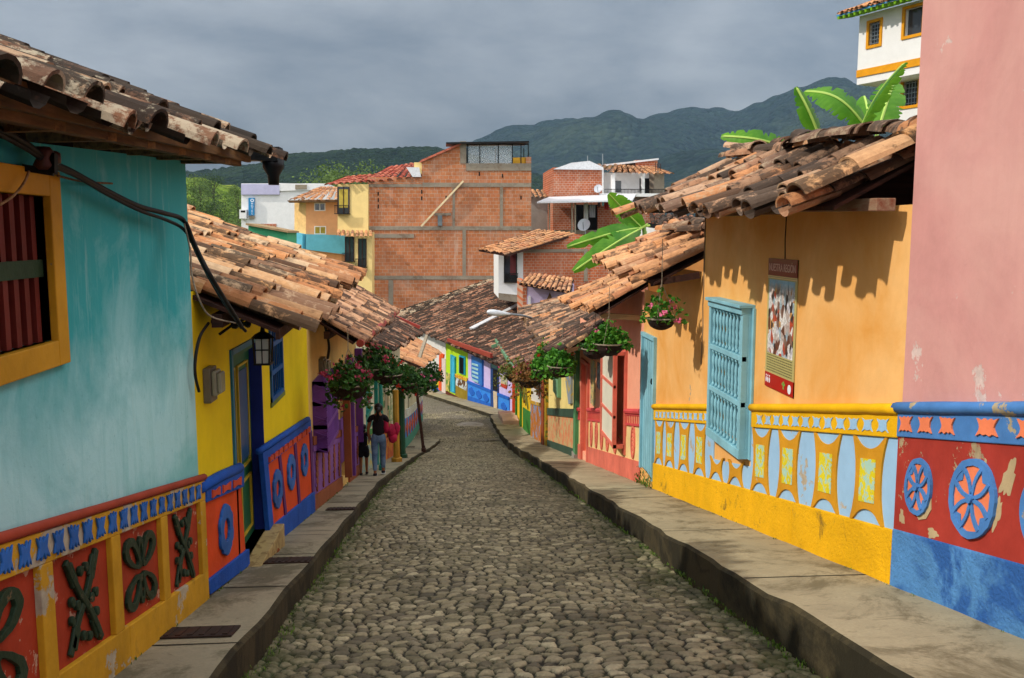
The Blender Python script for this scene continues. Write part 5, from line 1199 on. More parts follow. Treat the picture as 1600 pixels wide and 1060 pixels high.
# I peach building
FI=Fac(0,78,1,.15,1)
H=thing('peach_building','peach building with tiled hip roof, two small windows and turquoise band','building',(-10,80,-14))
bpart(H,FI,'wall',M['peach'],[(478,312),(541,312),(541,520),(478,520)],-8,0); 
FI2=Fac(FI.P(478,330).x,FI.P(478,330).y,-.8,.6,-1)
if FI2.n.y>0: FI2=Fac(FI.P(478,330).x,FI.P(478,330).y,-.8,.6,1)
mb=MB(); FI2.px(mb,[(478,312),(460,314),(460,520),(478,520)],-.3,0); mb.build('side_wall',paint('yellow_peach','#e6bc7c'),H)
mb=MB(); roof(mb,FI.P(449,314,1.),FI.P(533,313,1.),FI.p(FI.pix(500,300)[0],FI.pix(500,291)[1],-3.5),FI.p(FI.pix(533,300)[0],FI.pix(533,291)[1],-3.5),pitch=.5,row=.6,seg=4,th=0,under=False); mb.build('roof_tiles',M['t_tan'],H)
mb=MB(); FI.px(mb,[(449,314),(533,313),(533,316),(452,317)],-.5,.95); mb.build('soffit',M['timber'],H)
for (x0,y0,x1,y1) in ((491,317,508.5,330),(491,353.5,509.5,366.5)):
    w=bpart(H,FI,'window',M['wht'],rect(x0,y0,x1,y1),0,.05); bpart(H,FI,'pane',M['glass'] if y0<330 else paint('gold_pane','#9a8a30'),rect(x0+1.5,y0+1.5,x1-1.5,y1-1.5),.05,.06,w); bpart(H,FI,'mullion',M['wht'],rect((x0+x1)/2-.6,y0,(x0+x1)/2+.6,y1),.06,.08,w)
mb=MB(); FI.px(mb,[(478,366),(541,368),(541,398),(478,390)],0,.4); FI2.px(mb,[(478,366),(459,362),(459,386),(478,390)],0,.4); mb.build('turquoise_band',M['skyb'],H)
# J white building with vertical sign
FJ=fpl(100)
H=thing('white_building','large white building with lavender metal panel behind the orange tile roof','building',(-25,102,-14))
bpart(H,FJ,'wall',M['wht'],[(377,287),(512,287),(512,420),(377,420)],-10,0)
bpart(H,FJ,'metal_panel',paint('lavender_panel','#b0aecb',.05,.5,.1),rect(377.5,288,437,304.5),0,.25)
bpart(H,FJ,'parapet',M['wht'],[(437,286.5),(500,288),(500,297),(437,299)],0,.2); bpart(H,FJ,'roof_grille',M['timber_grey'],rect(462,289,480,296),.2,.3)
bpart(H,FJ,'balcony',M['wht'],rect(377,328,387,342),0,.9); bpart(H,FJ,'balcony_opening',M['dark'],rect(379,329.5,386,332.5),.9,.92); bpart(H,FJ,'brick_strip',M['brick2'],[(404,350),(432,350),(432,356),(420,354)],0,.05)
bpart(H,FJ,'drain_pipe',M['timber_dark'],rect(461,350,462.3,364),0,.2)
S=thing('vertical_sign','blue vertical hotel sign with white letters on the white building','sign',FJ.P(393,325,.2))
sg=bpart(S,FJ,'sign_board',paint('sign_blue','#1f7ab0',.04,.4,.05),rect(389.3,309.5,398.3,337),.05,.35); bpart(S,FJ,'sign_foot',M['cem'],rect(390.5,337,398.3,342),.05,.3)
def text(s,F_,px,py,h,n,mat,name,par,extr=.01,wsc=1.,slope=0.,bold=0.):
    cu=bpy.data.curves.new(name,'FONT'); cu.body=s; cu.size=h; cu.extrude=extr; cu.align_x='CENTER'; cu.align_y='CENTER'; cu.offset=bold; cu.materials.append(mat)
    o=bpy.data.objects.new(name,cu); COL.objects.link(o); p=F_.P(px,py,n) if isinstance(px,(int,float)) and py is not None else px
    X=-F_.d if (F_.d.cross(Vector((0,0,1)))).dot(F_.n)<0 else F_.d
    X=(X+Vector((0,0,slope)))
    R=Matrix((X*wsc,Vector((0,0,1)),F_.n)).transposed().to_4x4()
    w=par.location.copy() if par else Vector()
    if par and par.parent: w+=par.parent.location
    if par: o.parent=par
    o.matrix_local=Matrix.Translation(p-w)@R
    dg=bpy.context.evaluated_depsgraph_get(); me=bpy.data.meshes.new_from_object(o.evaluated_get(dg)); m2=bpy.data.objects.new(name,me); COL.objects.link(m2); m2.parent=o.parent; m2.matrix_local=o.matrix_local.copy(); bpy.data.objects.remove(o); m2.name=name
    return m2
wl=paint('sign_white','#e8eef4',.02,.4,0)
for i,ch in enumerate('HOTEL'): text(ch,FJ,394,318.6+i*3.9,.34*.9,.36,wl,'sign_letter',S)
mb=MB(); c_=FJ.P(394,313.5,.36); mb.ring([c_+Vector((.18*math.cos(t),0,.18*math.sin(t))) for t in [q_*math.pi/8 for q_ in range(16)]],[c_+Vector((.11*math.cos(t),0,.11*math.sin(t))) for t in [q_*math.pi/8 for q_ in range(16)]],(0,-.02,0)); mb.build('sign_emblem',wl,S)
# K green walled house
FK=fpl(60)
H=thing('green_house','small green walled house with flat tan roof behind the orange tiles','house',(-14,60,-12))
bpart(H,FK,'wall',paint('jade_wall','#3f9a70',.06,.8,.2),[(388,353),(448,364),(448,420),(388,420)],-4,0)
bpart(H,FK,'roof',M['timber_pale'],[(386,349),(452,361),(452,364),(386,352)],-4,.4)
# L white and brick house with overhanging roof
FLn=fpl(52)
H=thing('brick_and_white_house','brick house with white end wall, barred window and overhanging tile roof','house',(6,54,-12))
bpart(H,FLn,'white_wall',M['wht'],rect(779,392,817.5,466),-5,0); bpart(H,FLn,'wall',M['brick3'],[(817.5,390),(900,366),(955,372),(955,520),(817.5,520)],-6,-.004)
bpart(H,FLn,'concrete_beam',M['cem'],[(817.5,390),(918,389),(918,393.5),(817.5,395)],0,.05); bpart(H,FLn,'concrete_column',M['cem'],rect(912,393,918,440),0,.048); bpart(H,FLn,'wall_base',M['cem'],[(779,458),(817.5,462),(817.5,474),(779,468)],0,.06)
w=bpart(H,FLn,'window',M['glass'],rect(788,396,807,442),0,.04); bpart(H,FLn,'curtain',paint('wine_curtain','#5a2226'),rect(797,397,806,430),.04,.06,w)
mb=MB(); 
for x in (788,807): FLn.px(mb,rect(x-.8,395,x+.8,442),.04,.1)
FLn.px(mb,rect(787,427,809,428.2),.2,.26); FLn.px(mb,rect(787,440,809,441.4),.0,.26)
x=787.
while x<809: FLn.px(mb,rect(x,427,x+.6,441),.2,.24); x+=2.1
for i in range(5): 
    c_=FLn.P(790+i*4.2,434,.25); mb.ring([c_+Vector((.07*math.cos(t),0,.12*math.sin(t))) for t in [q_*math.pi/5 for q_ in range(10)]],[c_+Vector((.045*math.cos(t),0,.09*math.sin(t))) for t in [q_*math.pi/5 for q_ in range(10)]],(0,-.02,0))
mb.build('balcony',M['black'],w)
mb=MB(); E0=FLn.P(748,390,1.2)+Vector((0,0,0));E1=FLn.P(792,398,1.8); R0=FLn.P(838,360,-1.5); R1=FLn.P(899,366,-.2)
roof(mb,E0,E1,R0,R1,pitch=.26,row=.36,seg=4,th=0,under=False,sag=.02,jit=1.2); mb.build('roof_tiles',M['t_tan'],H)
mb=MB(); slab_roof(mb,E0-Vector((0,0,.03)),E1-Vector((0,0,.03)),R0-Vector((0,0,.03)),R1-Vector((0,0,.03)),.08); mb.build('roof_boards',M['timber_dark'],H)
# M lilac annex
FM=fpl(40)
H=thing('lilac_annex','small pale lilac wall with its own short tile roof below the brick house','house',(5,41,-8))
bpart(H,FM,'wall',paint('pale_lilac','#c4b4d4',.05,.85,.2),rect(821,444,897,475),-1,0); bpart(H,FM,'side_wall',M['brick3'],rect(816.5,440,823,500),-3,.02)
mb=MB(); FM.px(mb,[(825,463),(829,463),(829,480),(825,480)],0,.05); mb.build('wall_pipe',M['wht'],H)
mb=MB(); FM.px(mb,[(853,471),(859,457),(864,471)],0,.06); mb.build('wall_niche',M['timber'],H)
mb=MB(); E0=FM.P(811,443,.9);E1=FM.P(892,457,.9);R0=FM.P(826,428,-.6);R1=FM.P(897,437,-.6); roof(mb,E0,E1,R0,R1,pitch=.22,row=.30,seg=5,th=.012,under=True,jit=1.4,sag=.02); mb.build('roof_tiles',M['t_tan'],H)
mb=MB(); slab_roof(mb,E0,E1,R0,R1,.08); mb.build('roof_boards',M['timber_dark'],H)
# N brick building with balcony
FN=fpl(80)
H=thing('brick_balcony_building','orange brick building with white balcony, white metal canopy and laundry','building',(14,82,-14))
bpart(H,FN,'wall',M['brick2'],rect(864,262,940.5,480),-8,0); bpart(H,FN,'wall',M['brick2'],[(933,322),(1028,322),(1028,480),(933,480)],-6,.3)
bpart(H,FN,'balcony_back_wall',M['wht'],rect(940.5,268,1042,312),-3,-1.8); bpart(H,FN,'side_wall',M['wht'],rect(940.5,263,943,312),-1.8,.05)
bpart(H,FN,'balcony_slab',M['wht'],rect(936,303,1042,308),-1.8,.6)
for a,b in ((954,959.5),(1001,1005.5)): bpart(H,FN,'balcony_column',M['wht'],rect(a,272,b,304),.1,.5)
bpart(H,FN,'window',M['glass'],rect(962.5,281,976.5,299),-1.8,-1.75); bpart(H,FN,'doorway',M['dark'],rect(1006,277,1040,304),-1.8,-1.75)
mb=MB(); FN.px(mb,rect(943,296,1042,297),.45,.5)
x=943.
while x<1042: FN.px(mb,rect(x,296,x+.5,304),.45,.5); x+=2.2
mb.build('balcony_railing',M['black'],H)
mb=MB(); roof(mb,FN.P(948,272,1.0),FN.P(1056,273,1.0),FN.p(FN.pix(975,262)[0],FN.pix(975,252)[1],-5),FN.p(FN.pix(1040,262)[0],FN.pix(1040,256)[1],-5),pitch=.55,row=.6,seg=4,th=0,under=False); roof(mb,FN.P(905,267,-.5),FN.P(950,268,-.5),FN.p(FN.pix(925,262)[0],FN.pix(925,250)[1],-6),FN.p(FN.pix(980,262)[0],FN.pix(980,251)[1],-6),pitch=.55,row=.6,seg=4,th=0,under=False); mb.build('roof_tiles',M['t_tan'],H)
bpart(H,FN,'metal_roof',M['white_metal'],[(864,265),(892,255),(920,252),(942,262),(940,266)],-5,.3)
bpart(H,FN,'upper_wall',M['brick2'],rect(1012,243,1049,272),-8,-5.2); bpart(H,FN,'upper_wall',M['timber_dark'],[(985,250),(1012,246),(1012,262),(985,262)],-8,-5.3); bpart(H,FN,'upper_roof',M['white_metal'],[(956,251),(1050,240),(1050,243),(956,254)],-9,-5)
for x,y0 in ((932,236),(957,233)): bpart(H,FN,'antenna_pole',M['grey_metal'],rect(x-.5,y0,x+.5,256),-5,-4.9)
C_=fpl(73)
mb=MB(); mb.prism([C_.P(839,318,1.5),C_.P(988,315,1.5),FN.P(994,305,.3),FN.P(858,310,.3)],(0,0,.12)); mb.build('metal_canopy',M['white_metal'],H)
for x in (857,892,897): bpart(H,C_,'canopy_post',M['timber_grey'],rect(x-1,318,x+1,470),.5,.7)
bpart(H,FN,'dark_porch',M['dark'],rect(898,320,934,364),0,.02); bpart(H,FN,'porch_floor',M['cem'],rect(866,360,1000,366),0,4)
for (x0,y0,x1,y1,cc,nm,lb) in ((912,318,919,344,'#c8c8c8','hanging_laundry','long white cloth hanging under the white metal canopy'),(921,321,930,340,'#9a98a0','hanging_laundry','grey shirt hanging under the white metal canopy'),(944,316,951,328,'#b8302a','hanging_laundry','red cloth hanging under the canopy next to the banana leaf'),(934,316,938,324,'#6a4038','hanging_laundry','small brown cloth hanging beside the red one')):
    mb=MB(); n=8; vs=[]
    for i in range(n+1):
        for j in range(4):
            x=x0+(x1-x0)*i/n; y=y0+(y1-y0)*j/3; vs.append(C_.P(x,y,-.8+.08*math.sin(i*1.9)))
    mb.add(vs,[(i*4+j,i*4+j+1,i*4+5+j,i*4+4+j) for i in range(n) for j in range(3)])
    tag(mb.build(nm,paint('cloth'+cc[1:],cc,.08,.9,.1)),lb,'laundry','laundry under the metal canopy')
def dish(px,py,F_,r,label,n):
    c=F_.P(px,py,n); o=thing('satellite_dish',label,'satellite dish',c,'satellite dishes on the brick building'); mb=MB(); ax=Vector((-.35,-.8,.45)).normalized(); a=ax.cross(Vector((0,0,1))).normalized(); b=a.cross(ax); vs=[c]
    for i in range(1,5):
        rr=r*i/4
        for k in range(18): t=2*math.pi*k/18; vs.append(c+a*rr*math.cos(t)+b*rr*math.sin(t)*1.08+ax*(.35*rr*rr/r))
    fs=[(0,1+k,1+(k+1)%18) for k in range(18)]+[(1+i*18+k,1+(i+1)*18+k,1+(i+1)*18+(k+1)%18,1+i*18+(k+1)%18) for i in range(3) for k in range(18)]
    mb.add(vs,fs); mb.build('reflector',paint('dish_grey','#b8bcc4',.05,.5,.1),o,smooth=True)
    mb=MB(); mb.tube([c-b*r*.9,c+ax*r*.9],.03,5); mb.ball(c+ax*r*.95,r*.12,6,5); mb.tube([c-ax*.05,c-ax*.4,c-ax*.4-Vector((0,0,.5))],.05,5); mb.build('feed_arm',M['grey_metal'],o)
dish(935,296,FN,.38,'smaller satellite dish high on the orange brick wall near the balcony',.5)
dish(913,353,C_,.52,'larger satellite dish in front of the dark porch',.3)
# P grey concrete block building with tile roof
FP=fpl(84)
H=thing('grey_block_building','grey cement block building with tile roof between the two brick buildings','building',(9,86,-14))
bpart(H,FP,'wall',concrete('grey_render','#98938a',.62,'#7a756a'),rect(820,308,872,480),-6,0)
mb=MB(); roof(mb,FP.P(820,309,.4),FP.P(866,310,.4),FP.p(FP.pix(820,300)[0],FP.pix(820,293)[1],-4),FP.p(FP.pix(866,300)[0],FP.pix(866,297)[1],-4),pitch=.5,row=.6,seg=4,th=0,under=False); mb.build('roof_tiles',M['t_tan'],H)
bpart(H,FP,'chimney',M['wht'],rect(859,288,864,302),-3,-2)
# Q small roof with black gutter
FQ=fpl(26)
H=thing('gutter_roof_house','small white walled house with tile roof and black gutter behind the lower orange roof','house',(6,27,-5))
bpart(H,FQ,'wall',M['wht'],rect(1028,352,1100,420),-3,-.3)
mb=MB(); roof(mb,FQ.P(1014,350,.1),FQ.P(1100,362,.1),FQ.p(FQ.pix(1030,345)[0],FQ.pix(1030,335)[1],-1.5),FQ.p(FQ.pix(1105,345)[0],FQ.pix(1105,336)[1],-1.5),pitch=.2,row=.3,seg=5,th=.01,under=True); mb.build('roof_tiles',M['t_brown'],H)
mb=MB(); mb.beam(FQ.P(1013,352,.2),FQ.P(1100,364,.2),.12,.13); mb.build('gutter',M['black_gutter'],H); bpart(H,FQ,'window',M['dark'],rect(1053,362,1072,368),-.3,-.28)
mb=MB()
for i,x in enumerate((1081,1084,1087,1090)): FG.px(mb,rect(x,235+i%2*2,x+.8,262),-12,-11.9)
tag(mb.build('rebar_rods',M['timber_dark']),'rusty reinforcing rods sticking up beyond the right tile roof','rebar')
mb=MB(); FG.px(mb,rect(1076,252,1095,330),-14,-11.5); tag(mb.build('concrete_column_stub',M['cem']),'plain grey column stub under the rusty rods','column')
# O white and yellow house, upper right
a=PYY(1338,116,36); b_az=math.atan2(1,1)
dirO=ray(93,365); FO=Fac(a.x,a.y,dirO.x,dirO.y,-1)
if FO.n.y>0: FO=Fac(a.x,a.y,dirO.x,dirO.y,1)
H=thing('white_yellow_house','tall white house with yellow window frames and blue and green eaves, upper right','house',(a.x,a.y,-6))
M['wy']=paint('bright_white','#dedede',.03,.8,.15); M['amber']=paint('amber_trim','#d8920a',.08,.6,.2)
def op(name,mat,pts,n0,n1,par=None): return bpart(H,FO,name,mat,pts,n0,n1,par)
mb=MB(); uA,_=FO.pix(1340,100); uB,_=FO.pix(1470,60); zb_=FO.pix(1339,133)[1]; zt_=FO.pix(1342,26)[1]
hs=[]
def hole(x0,x1,yT,yB,xm):
    ua=FO.pix(x0,yT)[0];ub=FO.pix(x1,yT)[0]; return (min(ua,ub),max(ua,ub),FO.pix(xm,yB)[1],FO.pix(xm,yT)[1])
h1=hole(1359,1376,35,70,1367); h2=hole(1415,1443,12,54,1428)
FO.wall(mb,min(uA,uB),max(uA,uB),zb_,zt_,[h1,h2],.2)
e=FO.d*0
for u in (uA,): mb.poly([FO.p(u,zb_,0),FO.p(u,zt_,0),FO.p(u,zt_,-6),FO.p(u,zb_,-6)])
mb.poly([FO.p(uA,zb_,0),FO.p(uB,zb_,0),FO.p(uB,zb_,-6),FO.p(uA,zb_,-6)])
mb.build('upper_wall',M['wy'],H)
for hh in (h1,h2):
    mb=MB(); w=.11; FO.box(mb,hh[0]-w,hh[0],hh[2]-w,hh[3]+w,-.05,.05);FO.box(mb,hh[1],hh[1]+w,hh[2]-w,hh[3]+w,-.05,.05);FO.box(mb,hh[0],hh[1],hh[3],hh[3]+w,-.05,.05);FO.box(mb,hh[0],hh[1],hh[2]-w,hh[2],-.05,.05); w_=mb.build('window',M['amber'],H)
    mb=MB(); FO.box(mb,hh[0],hh[1],hh[2],hh[3],-.22,-.18); mb.build('pane',M['glass'],w_)
    if hh is h1:
        mb=MB()
        for i in range(4): u=hh[0]+(hh[1]-hh[0])*(i+.5)/4; FO.box(mb,u-.012,u+.012,hh[2],hh[3],-.1,-.07)
        for i in range(6): z=hh[2]+(hh[3]-hh[2])*(i+.5)/6; FO.box(mb,hh[0],hh[1],z-.012,z+.012,-.07,-.045)
        mb.build('window_bars',M['grey_metal'],w_)
zy1=FO.pix(1338,111)[1]; zy0=FO.pix(1338,122)[1]; mb=MB(); FO.box(mb,min(uA,uB),max(uA,uB),zy0,zy1,0,.05); mb.build('yellow_band',M['amber'],H)
FO2=Fac(FO.p(0,0,-1.1).x,FO.p(0,0,-1.1).y,FO.d.x,FO.d.y,1)
if FO2.n.y>0: FO2=Fac(FO2.o.x,FO2.o.y,FO.d.x,FO.d.y,-1)
uC=FO2.pix(1400,150)[0]; uD=FO2.pix(1470,150)[0]; h3=(min(FO2.pix(1411,150)[0],FO2.pix(1434,150)[0]),max(FO2.pix(1411,150)[0],FO2.pix(1434,150)[0]),FO2.pix(1422,165)[1],FO2.pix(1422,118)[1])
mb=MB(); FO2.wall(mb,min(uC,uD),max(uC,uD),-8,zb_,[h3],.2); mb.poly([FO2.p(uC,-8,0),FO2.p(uC,zb_,0),FO2.p(uC,zb_,-4),FO2.p(uC,-8,-4)]); mb.build('lower_wall',M['wy'],H)
hh=h3; mb=MB(); w=.11; FO2.box(mb,hh[0]-w,hh[0],hh[2]-w,hh[3]+w,-.05,.05);FO2.box(mb,hh[1],hh[1]+w,hh[2]-w,hh[3]+w,-.05,.05);FO2.box(mb,hh[0],hh[1],hh[3],hh[3]+w,-.05,.05);FO2.box(mb,hh[0],hh[1],hh[2]-w,hh[2],-.05,.05); w_=mb.build('window',M['amber'],H)
mb=MB(); FO2.box(mb,hh[0],hh[1],hh[2],hh[3],-.22,-.18); mb.build('pane',M['glass'],w_)
mb=MB()
for i in range(5): u=hh[0]+(hh[1]-hh[0])*(i+.5)/5; FO2.box(mb,u-.012,u+.012,hh[2],hh[3],-.1,-.07)
for i in range(6): z=hh[2]+(hh[3]-hh[2])*(i+.5)/6; FO2.box(mb,hh[0],hh[1],z-.012,z+.012,-.07,-.045)
mb.build('window_bars',M['grey_metal'],w_)
# eave with brackets
s=-1 if uB<uA else 1
mb=MB(); A0=FO.p(uA-s*.5,zt_+.0,.75);A1=FO.p(uB,zt_+.0,.75); mb.prism([A0,A1,A1-FO.n*1.5+Vector((0,0,.55)),A0-FO.n*1.5+Vector((0,0,.55))],(0,0,.06)); mb.build('eave_boards',paint('azure_eave','#3f8fc4'),H)
mb=MB(); n=14
for i in range(n): u=(uA-s*.4)+(uB-uA)*i/n*1.0; mb.beam(FO.p(u,zt_-.06,.75),FO.p(u,zt_+.12,-.1),.09,.12)
mb.build('eave_brackets',paint('lime_bracket','#7ab01c'),H)
mb=MB(); roof(mb,A0+Vector((0,0,.08)),A1+Vector((0,0,.08)),A0-FO.n*2.5+Vector((0,0,1.0)),A1-FO.n*2.5+Vector((0,0,1.0)),pitch=.25,row=.4,seg=5,th=.014); mb.build('roof_tiles',M['t_tan'],H)
# ================================================================ hills
from mathutils import noise as mn
def forest(name,c1,c2,c3,sc_,bump):
    T=NT(name); T.b.inputs['Roughness'].default_value=.95; T.b.inputs['Specular IOR Level'].default_value=.05
    V=T.n('TexVoronoi',{'feature':'F1'},Scale=sc_,Vector=T.co); d=V.outputs['Distance']; rc=T.n('SeparateColor',_0=V.outputs['Color']).outputs[0]
    c=T.mix(rc,C(c1),C(c2)); c=T.mix(T.ramp(T.noise(sc_*.045,7,.7,dist=.3),.52,.62,0,.8),c,C(c3)); c=T.mix(T.ramp(T.noise(sc_*.3,5,.7),.4,.7,0,.5),c,C(c1,.6))
    T.col(c); T.bump(T.math('SUBTRACT',1.,d),bump,2.0*8/sc_*.12); return T.m
def hill(name,prof,rc,rb,zb,mat,na=700,nr=90,amp=8.,spur=.25,back=1.08,seed=0.,canopy=4.,cs=12.):
    pxs=np.array([p[0] for p in prof],float); pys=np.array([p[1] for p in prof],float)
    P=[];cols=np.linspace(pxs[0],pxs[-1],na)
    for x in cols:
        y=float(np.interp(x,pxs,pys)); r=ray(x,y); h=math.hypot(r.x,r.y); d=(r.x/h,r.y/h); zt=r.z/h*rc
        for j in range(nr):
            t=j/(nr-1)*1.3
            R=rb+(rc-rb)*t if t<1 else rc+(t-1)*rc*(back-1)/.3
            s=t*t*(3-2*t)*.55+t*.45 if t<=1 else 1-(t-1)*1.5
            X,Y_=d[0]*R,d[1]*R
            f=mn.fractal(Vector((X/420+seed,Y_/420,seed)),.9,2.1,4)
            z=zb+(zt-zb)*s+spur*(zt-zb)*f*4*t*max(0,1-t)*1.4
            z+=amp*mn.noise(Vector((X/60,Y_/60,seed)))*min(1,t*2)
            z+=canopy*mn.noise(Vector((X/cs,Y_/cs,seed+3)))*.8+canopy*.5*mn.noise(Vector((X/cs*2.3,Y_/cs*2.3,seed+5)))
            P.append((X,Y_,z))
    fs=[(i*nr+j,(i+1)*nr+j,(i+1)*nr+j+1,i*nr+j+1) for i in range(na-1) for j in range(nr-1)]
    mb=MB(); mb.add(P,fs); o=mb.build(name,mat,smooth=False); tag(o,kind='structure'); return o
hill('mountain',[(300,290),(560,262),(700,240),(760,228),(800,218),(830,210),(870,197),(920,187),(950,183),(970,184),(995,190),(1030,181),(1060,177),(1100,178),(1140,181),(1170,173),(1200,161),(1240,149),(1280,139),(1320,133),(1370,139),(1430,152),(1620,190),(2100,300)],2900,900,-25,forest('mountain_forest','#15231c','#223224','#39452e',.055,.9),na=760,nr=150,amp=4,spur=.16,seed=2.,canopy=3,cs=30)
hill('forested_hill',[(-700,330),(-100,300),(200,275),(300,268),(345,262),(400,256),(440,244),(470,238),(520,235),(560,233),(600,233),(650,234),(690,237),(740,246),(800,262),(870,285),(960,320)],1150,420,-22,forest('hill_forest','#142213','#22331b','#2c3c1e',.13,.9),na=800,nr=80,amp=2.5,spur=.14,seed=7.,canopy=3.6,cs=10)
hill('green_hill',[(-500,330),(100,300),(240,280),(290,274),(330,281),(375,292),(420,306),(470,330),(520,352)],300,130,-19,forest('meadow_scrub','#4a6420','#6f8430','#8a9040',.45,.6),na=260,nr=60,amp=1.5,spur=.1,seed=5.,canopy=1.2,cs=6)
# trees ------------------------------------------------------------
def leafmat(name,a,b,c_=None,tr=.25):
    T=NT(name); r=T.n('NewGeometry').outputs['Random Per Island']; c=T.mix(r,C(a),C(b)); T.col(c); T.b.inputs['Roughness'].default_value=.6; T.b.inputs['Specular IOR Level'].default_value=.3
    tl=T.n('BsdfTranslucent',Color=c); mx=T.n('MixShader',_0=tr,_1=T.b.outputs[0],_2=tl.outputs[0]); T.t.links.new(mx.outputs[0],T.out.inputs[0]); return T.m
lm1=leafmat('tree_leaf_dark','#1e3212','#3a5420'); lm2=leafmat('tree_leaf_light','#32481a','#5c7430'); bark=wood('bark','#5a4a3a','#2a2018')
def tree(loc,h,w,mat,label,group,n=900,seed=0,cat='tree'):
    random.seed(seed); o=thing('tree',label,cat,loc,group); L=Vector(loc); mb=MB()
    top=L+Vector((ru(-.3,.3),ru(-.3,.3),h*.72)); mb.tube([L-Vector((0,0,.5)),L+(top-L)*.5+Vector((ru(-.2,.2),0,0)),top],[h*.03,h*.022,h*.008],6)
    cl=[]
    for i in range(11):
        a=ru(0,6.28); rr=w*.5*math.sqrt(rnd())*.75; z=h*ru(.36,.9); c=L+Vector((rr*math.cos(a),rr*math.sin(a),z)); cl.append((c,w*ru(.16,.3))); mb.tube([L+Vector((0,0,h*ru(.25,.55))),c],[h*.012,h*.004],4)
    mb.build('trunk',bark,o); mb=MB()
    for i in range(n):
        c,r=random.choice(cl); d=Vector((random.gauss(0,1),random.gauss(0,1),random.gauss(0,.8))).normalized()*r*ru(.5,1.1)
        p=c+d; s=h*ru(.009,.022); a=Vector((random.gauss(0,1),random.gauss(0,1),random.gauss(0,1))).normalized(); b=a.orthogonal().normalized(); mb.poly([p-a*s,p+b*s*.7,p+a*s,p-b*s*.7])
    mb.build('crown',mat,o); return o
def hz(px,py,r,bot): # point on ray at horizontal distance r
    d=ray(px,py); h=math.hypot(d.x,d.y); return d*(r/h)
specs=[(300,285,150,9,'1'),(318,300,140,8,0),(345,300,150,9,1),(365,318,130,8,1),(352,330,120,7,1),(310,262,210,11,1),(333,266,230,10,0),(370,285,200,9,1),(295,330,110,7,0),(372,345,105,7,1)]
names=['bushy','rounded','feathery','leaning','tall','dense','sparse','pale','dark','low']
pos=['left edge of the green slope','middle of the green slope','slope just left of the white building','foot of the slope by the white balcony','slope under the blue sign','skyline right of the teal eave','skyline beside the black gutter hopper','slope behind the lavender panel','slope right above the orange tiles','gap beneath the white building']
for i,(x,y,r,h,k) in enumerate(specs):
    p=hz(x,y,r,0); p.z-=h*.95; tree(p,h*.85,h*.75,lm2 if k in (1,'1') else lm1,f'{names[i]} tree on the {pos[i]}','trees on the green slope',1800,20+i)
for i,(x,y,r,h,lb) in enumerate(((516,282,112,9,'light green tree crown peeping over the peach building roof'),(535,270,125,11,'tallest light green tree crown left of the cream building'),(553,268,130,10,'light green tree crown touching the red tiles of the cream building'),(497,288,118,8,'small tree crown above the white parapet'))):
    p=hz(x,y,r,0); p.z-=h*.92; tree(p,h,h*.9,lm2,lb,'trees behind the cream building',2400,50+i)
random.seed(99)
# ================================================================ banana plants
ban=NT('banana_leaf'); r_=ban.n('NewGeometry').outputs['Random Per Island']
cc_=ban.mix(ban.ramp(ban.noise(3,4),.35,.65),C('#327418'),C('#66a02c')); v_=ban.n('TexWave',{'wave_type':'BANDS','bands_direction':'Y'},Vector=ban.n('UVMap').outputs[0] if False else ban.co,Scale=9.,Distortion=2.).outputs['Fac']; cc_=ban.mix(ban.ramp(v_,.3,.8,0,.25),cc_,C('#2f7a10'))
ban.col(cc_); ban.b.inputs['Roughness'].default_value=.4; tl=ban.n('BsdfTranslucent',Color=ban.mix(.4,cc_,C('#98cc40'))); mx=ban.n('MixShader',_0=.42,_1=ban.b.outputs[0],_2=tl.outputs[0]); ban.t.links.new(mx.outputs[0],ban.out.inputs[0]); M['banana']=ban.m
M['midrib']=paint('pale_midrib','#a8c860',.1,.5,.1)
def banana_leaf(par,base,tip,width,side,sag=.15,tears=5,fold=.35,name='leaf'):
    base=Vector(base);tip=Vector(tip);side=Vector(side).normalized(); D=tip-base; up=D.cross(side).normalized()
    if up.z<0: up=-up
    side=(side-D.normalized()*side.dot(D.normalized())).normalized(); n=48; mb=MB(); rib=[]
    tl={s_:sorted([ru(.12,.97) for _ in range(tears*2+3)]) for s_ in (-1,1)}; td={q:ru(.08,.5) for v in tl.values() for q in v}
    for s in (-1,1):
        rows=[];k=5
        for i in range(n+1):
            t=i/n; c=base+D*t+up*(math.sin(t*math.pi)*sag); 
            if s==1: rib.append(c)
            w=width*(math.sin(math.pi*min(1,(t*.93+.045)))**.62)*(1-.25*t)
            qn=min(tl[s],key=lambda q:abs(t-q)); wn=w*(1-(td[qn] if abs(t-qn)<.011 else 0)+ru(-.03,.03))
            droop=.0
            rows.append([c+side*s*wn*(j/k)-up*(fold*wn*(j/k)**1.6)+D.normalized()*(.14*wn*(j/k)) for j in range(k+1)])
        vs=[p for r in rows for p in r]; kk=k+1
        mb.add(vs,[(i*kk+j,i*kk+j+1,(i+1)*kk+j+1,(i+1)*kk+j) for i in range(n) for j in range(k)])
    o=mb.build(name,M['banana'],par,smooth=True)
    mb=MB(); mb.tube([base-D*.12]+rib,[.02]*3+[.016]*(len(rib)-4)+[.006,.003],5); mb.build('midrib',M['midrib'],o)
B=thing('banana_plant','banana plant with broad leaves rising behind the mossy orange house roof','banana plant',(4.9,10,-4))
mb=MB(); mb.tube([(4.9,10,-4.5),(4.85,10,-1.5),(4.8,9.9,.8)],[.16,.13,.08],9); mb.build('stem',paint('banana_stem','#6a8a3a',.2,.5,.2),B,smooth=True)
s0=Vector((4.8,9.8,.8))
banana_leaf(B,PYY(1250,240,10.6),PYY(1127,213,10.9),.17,(0,.4,1),.12,4,.3)
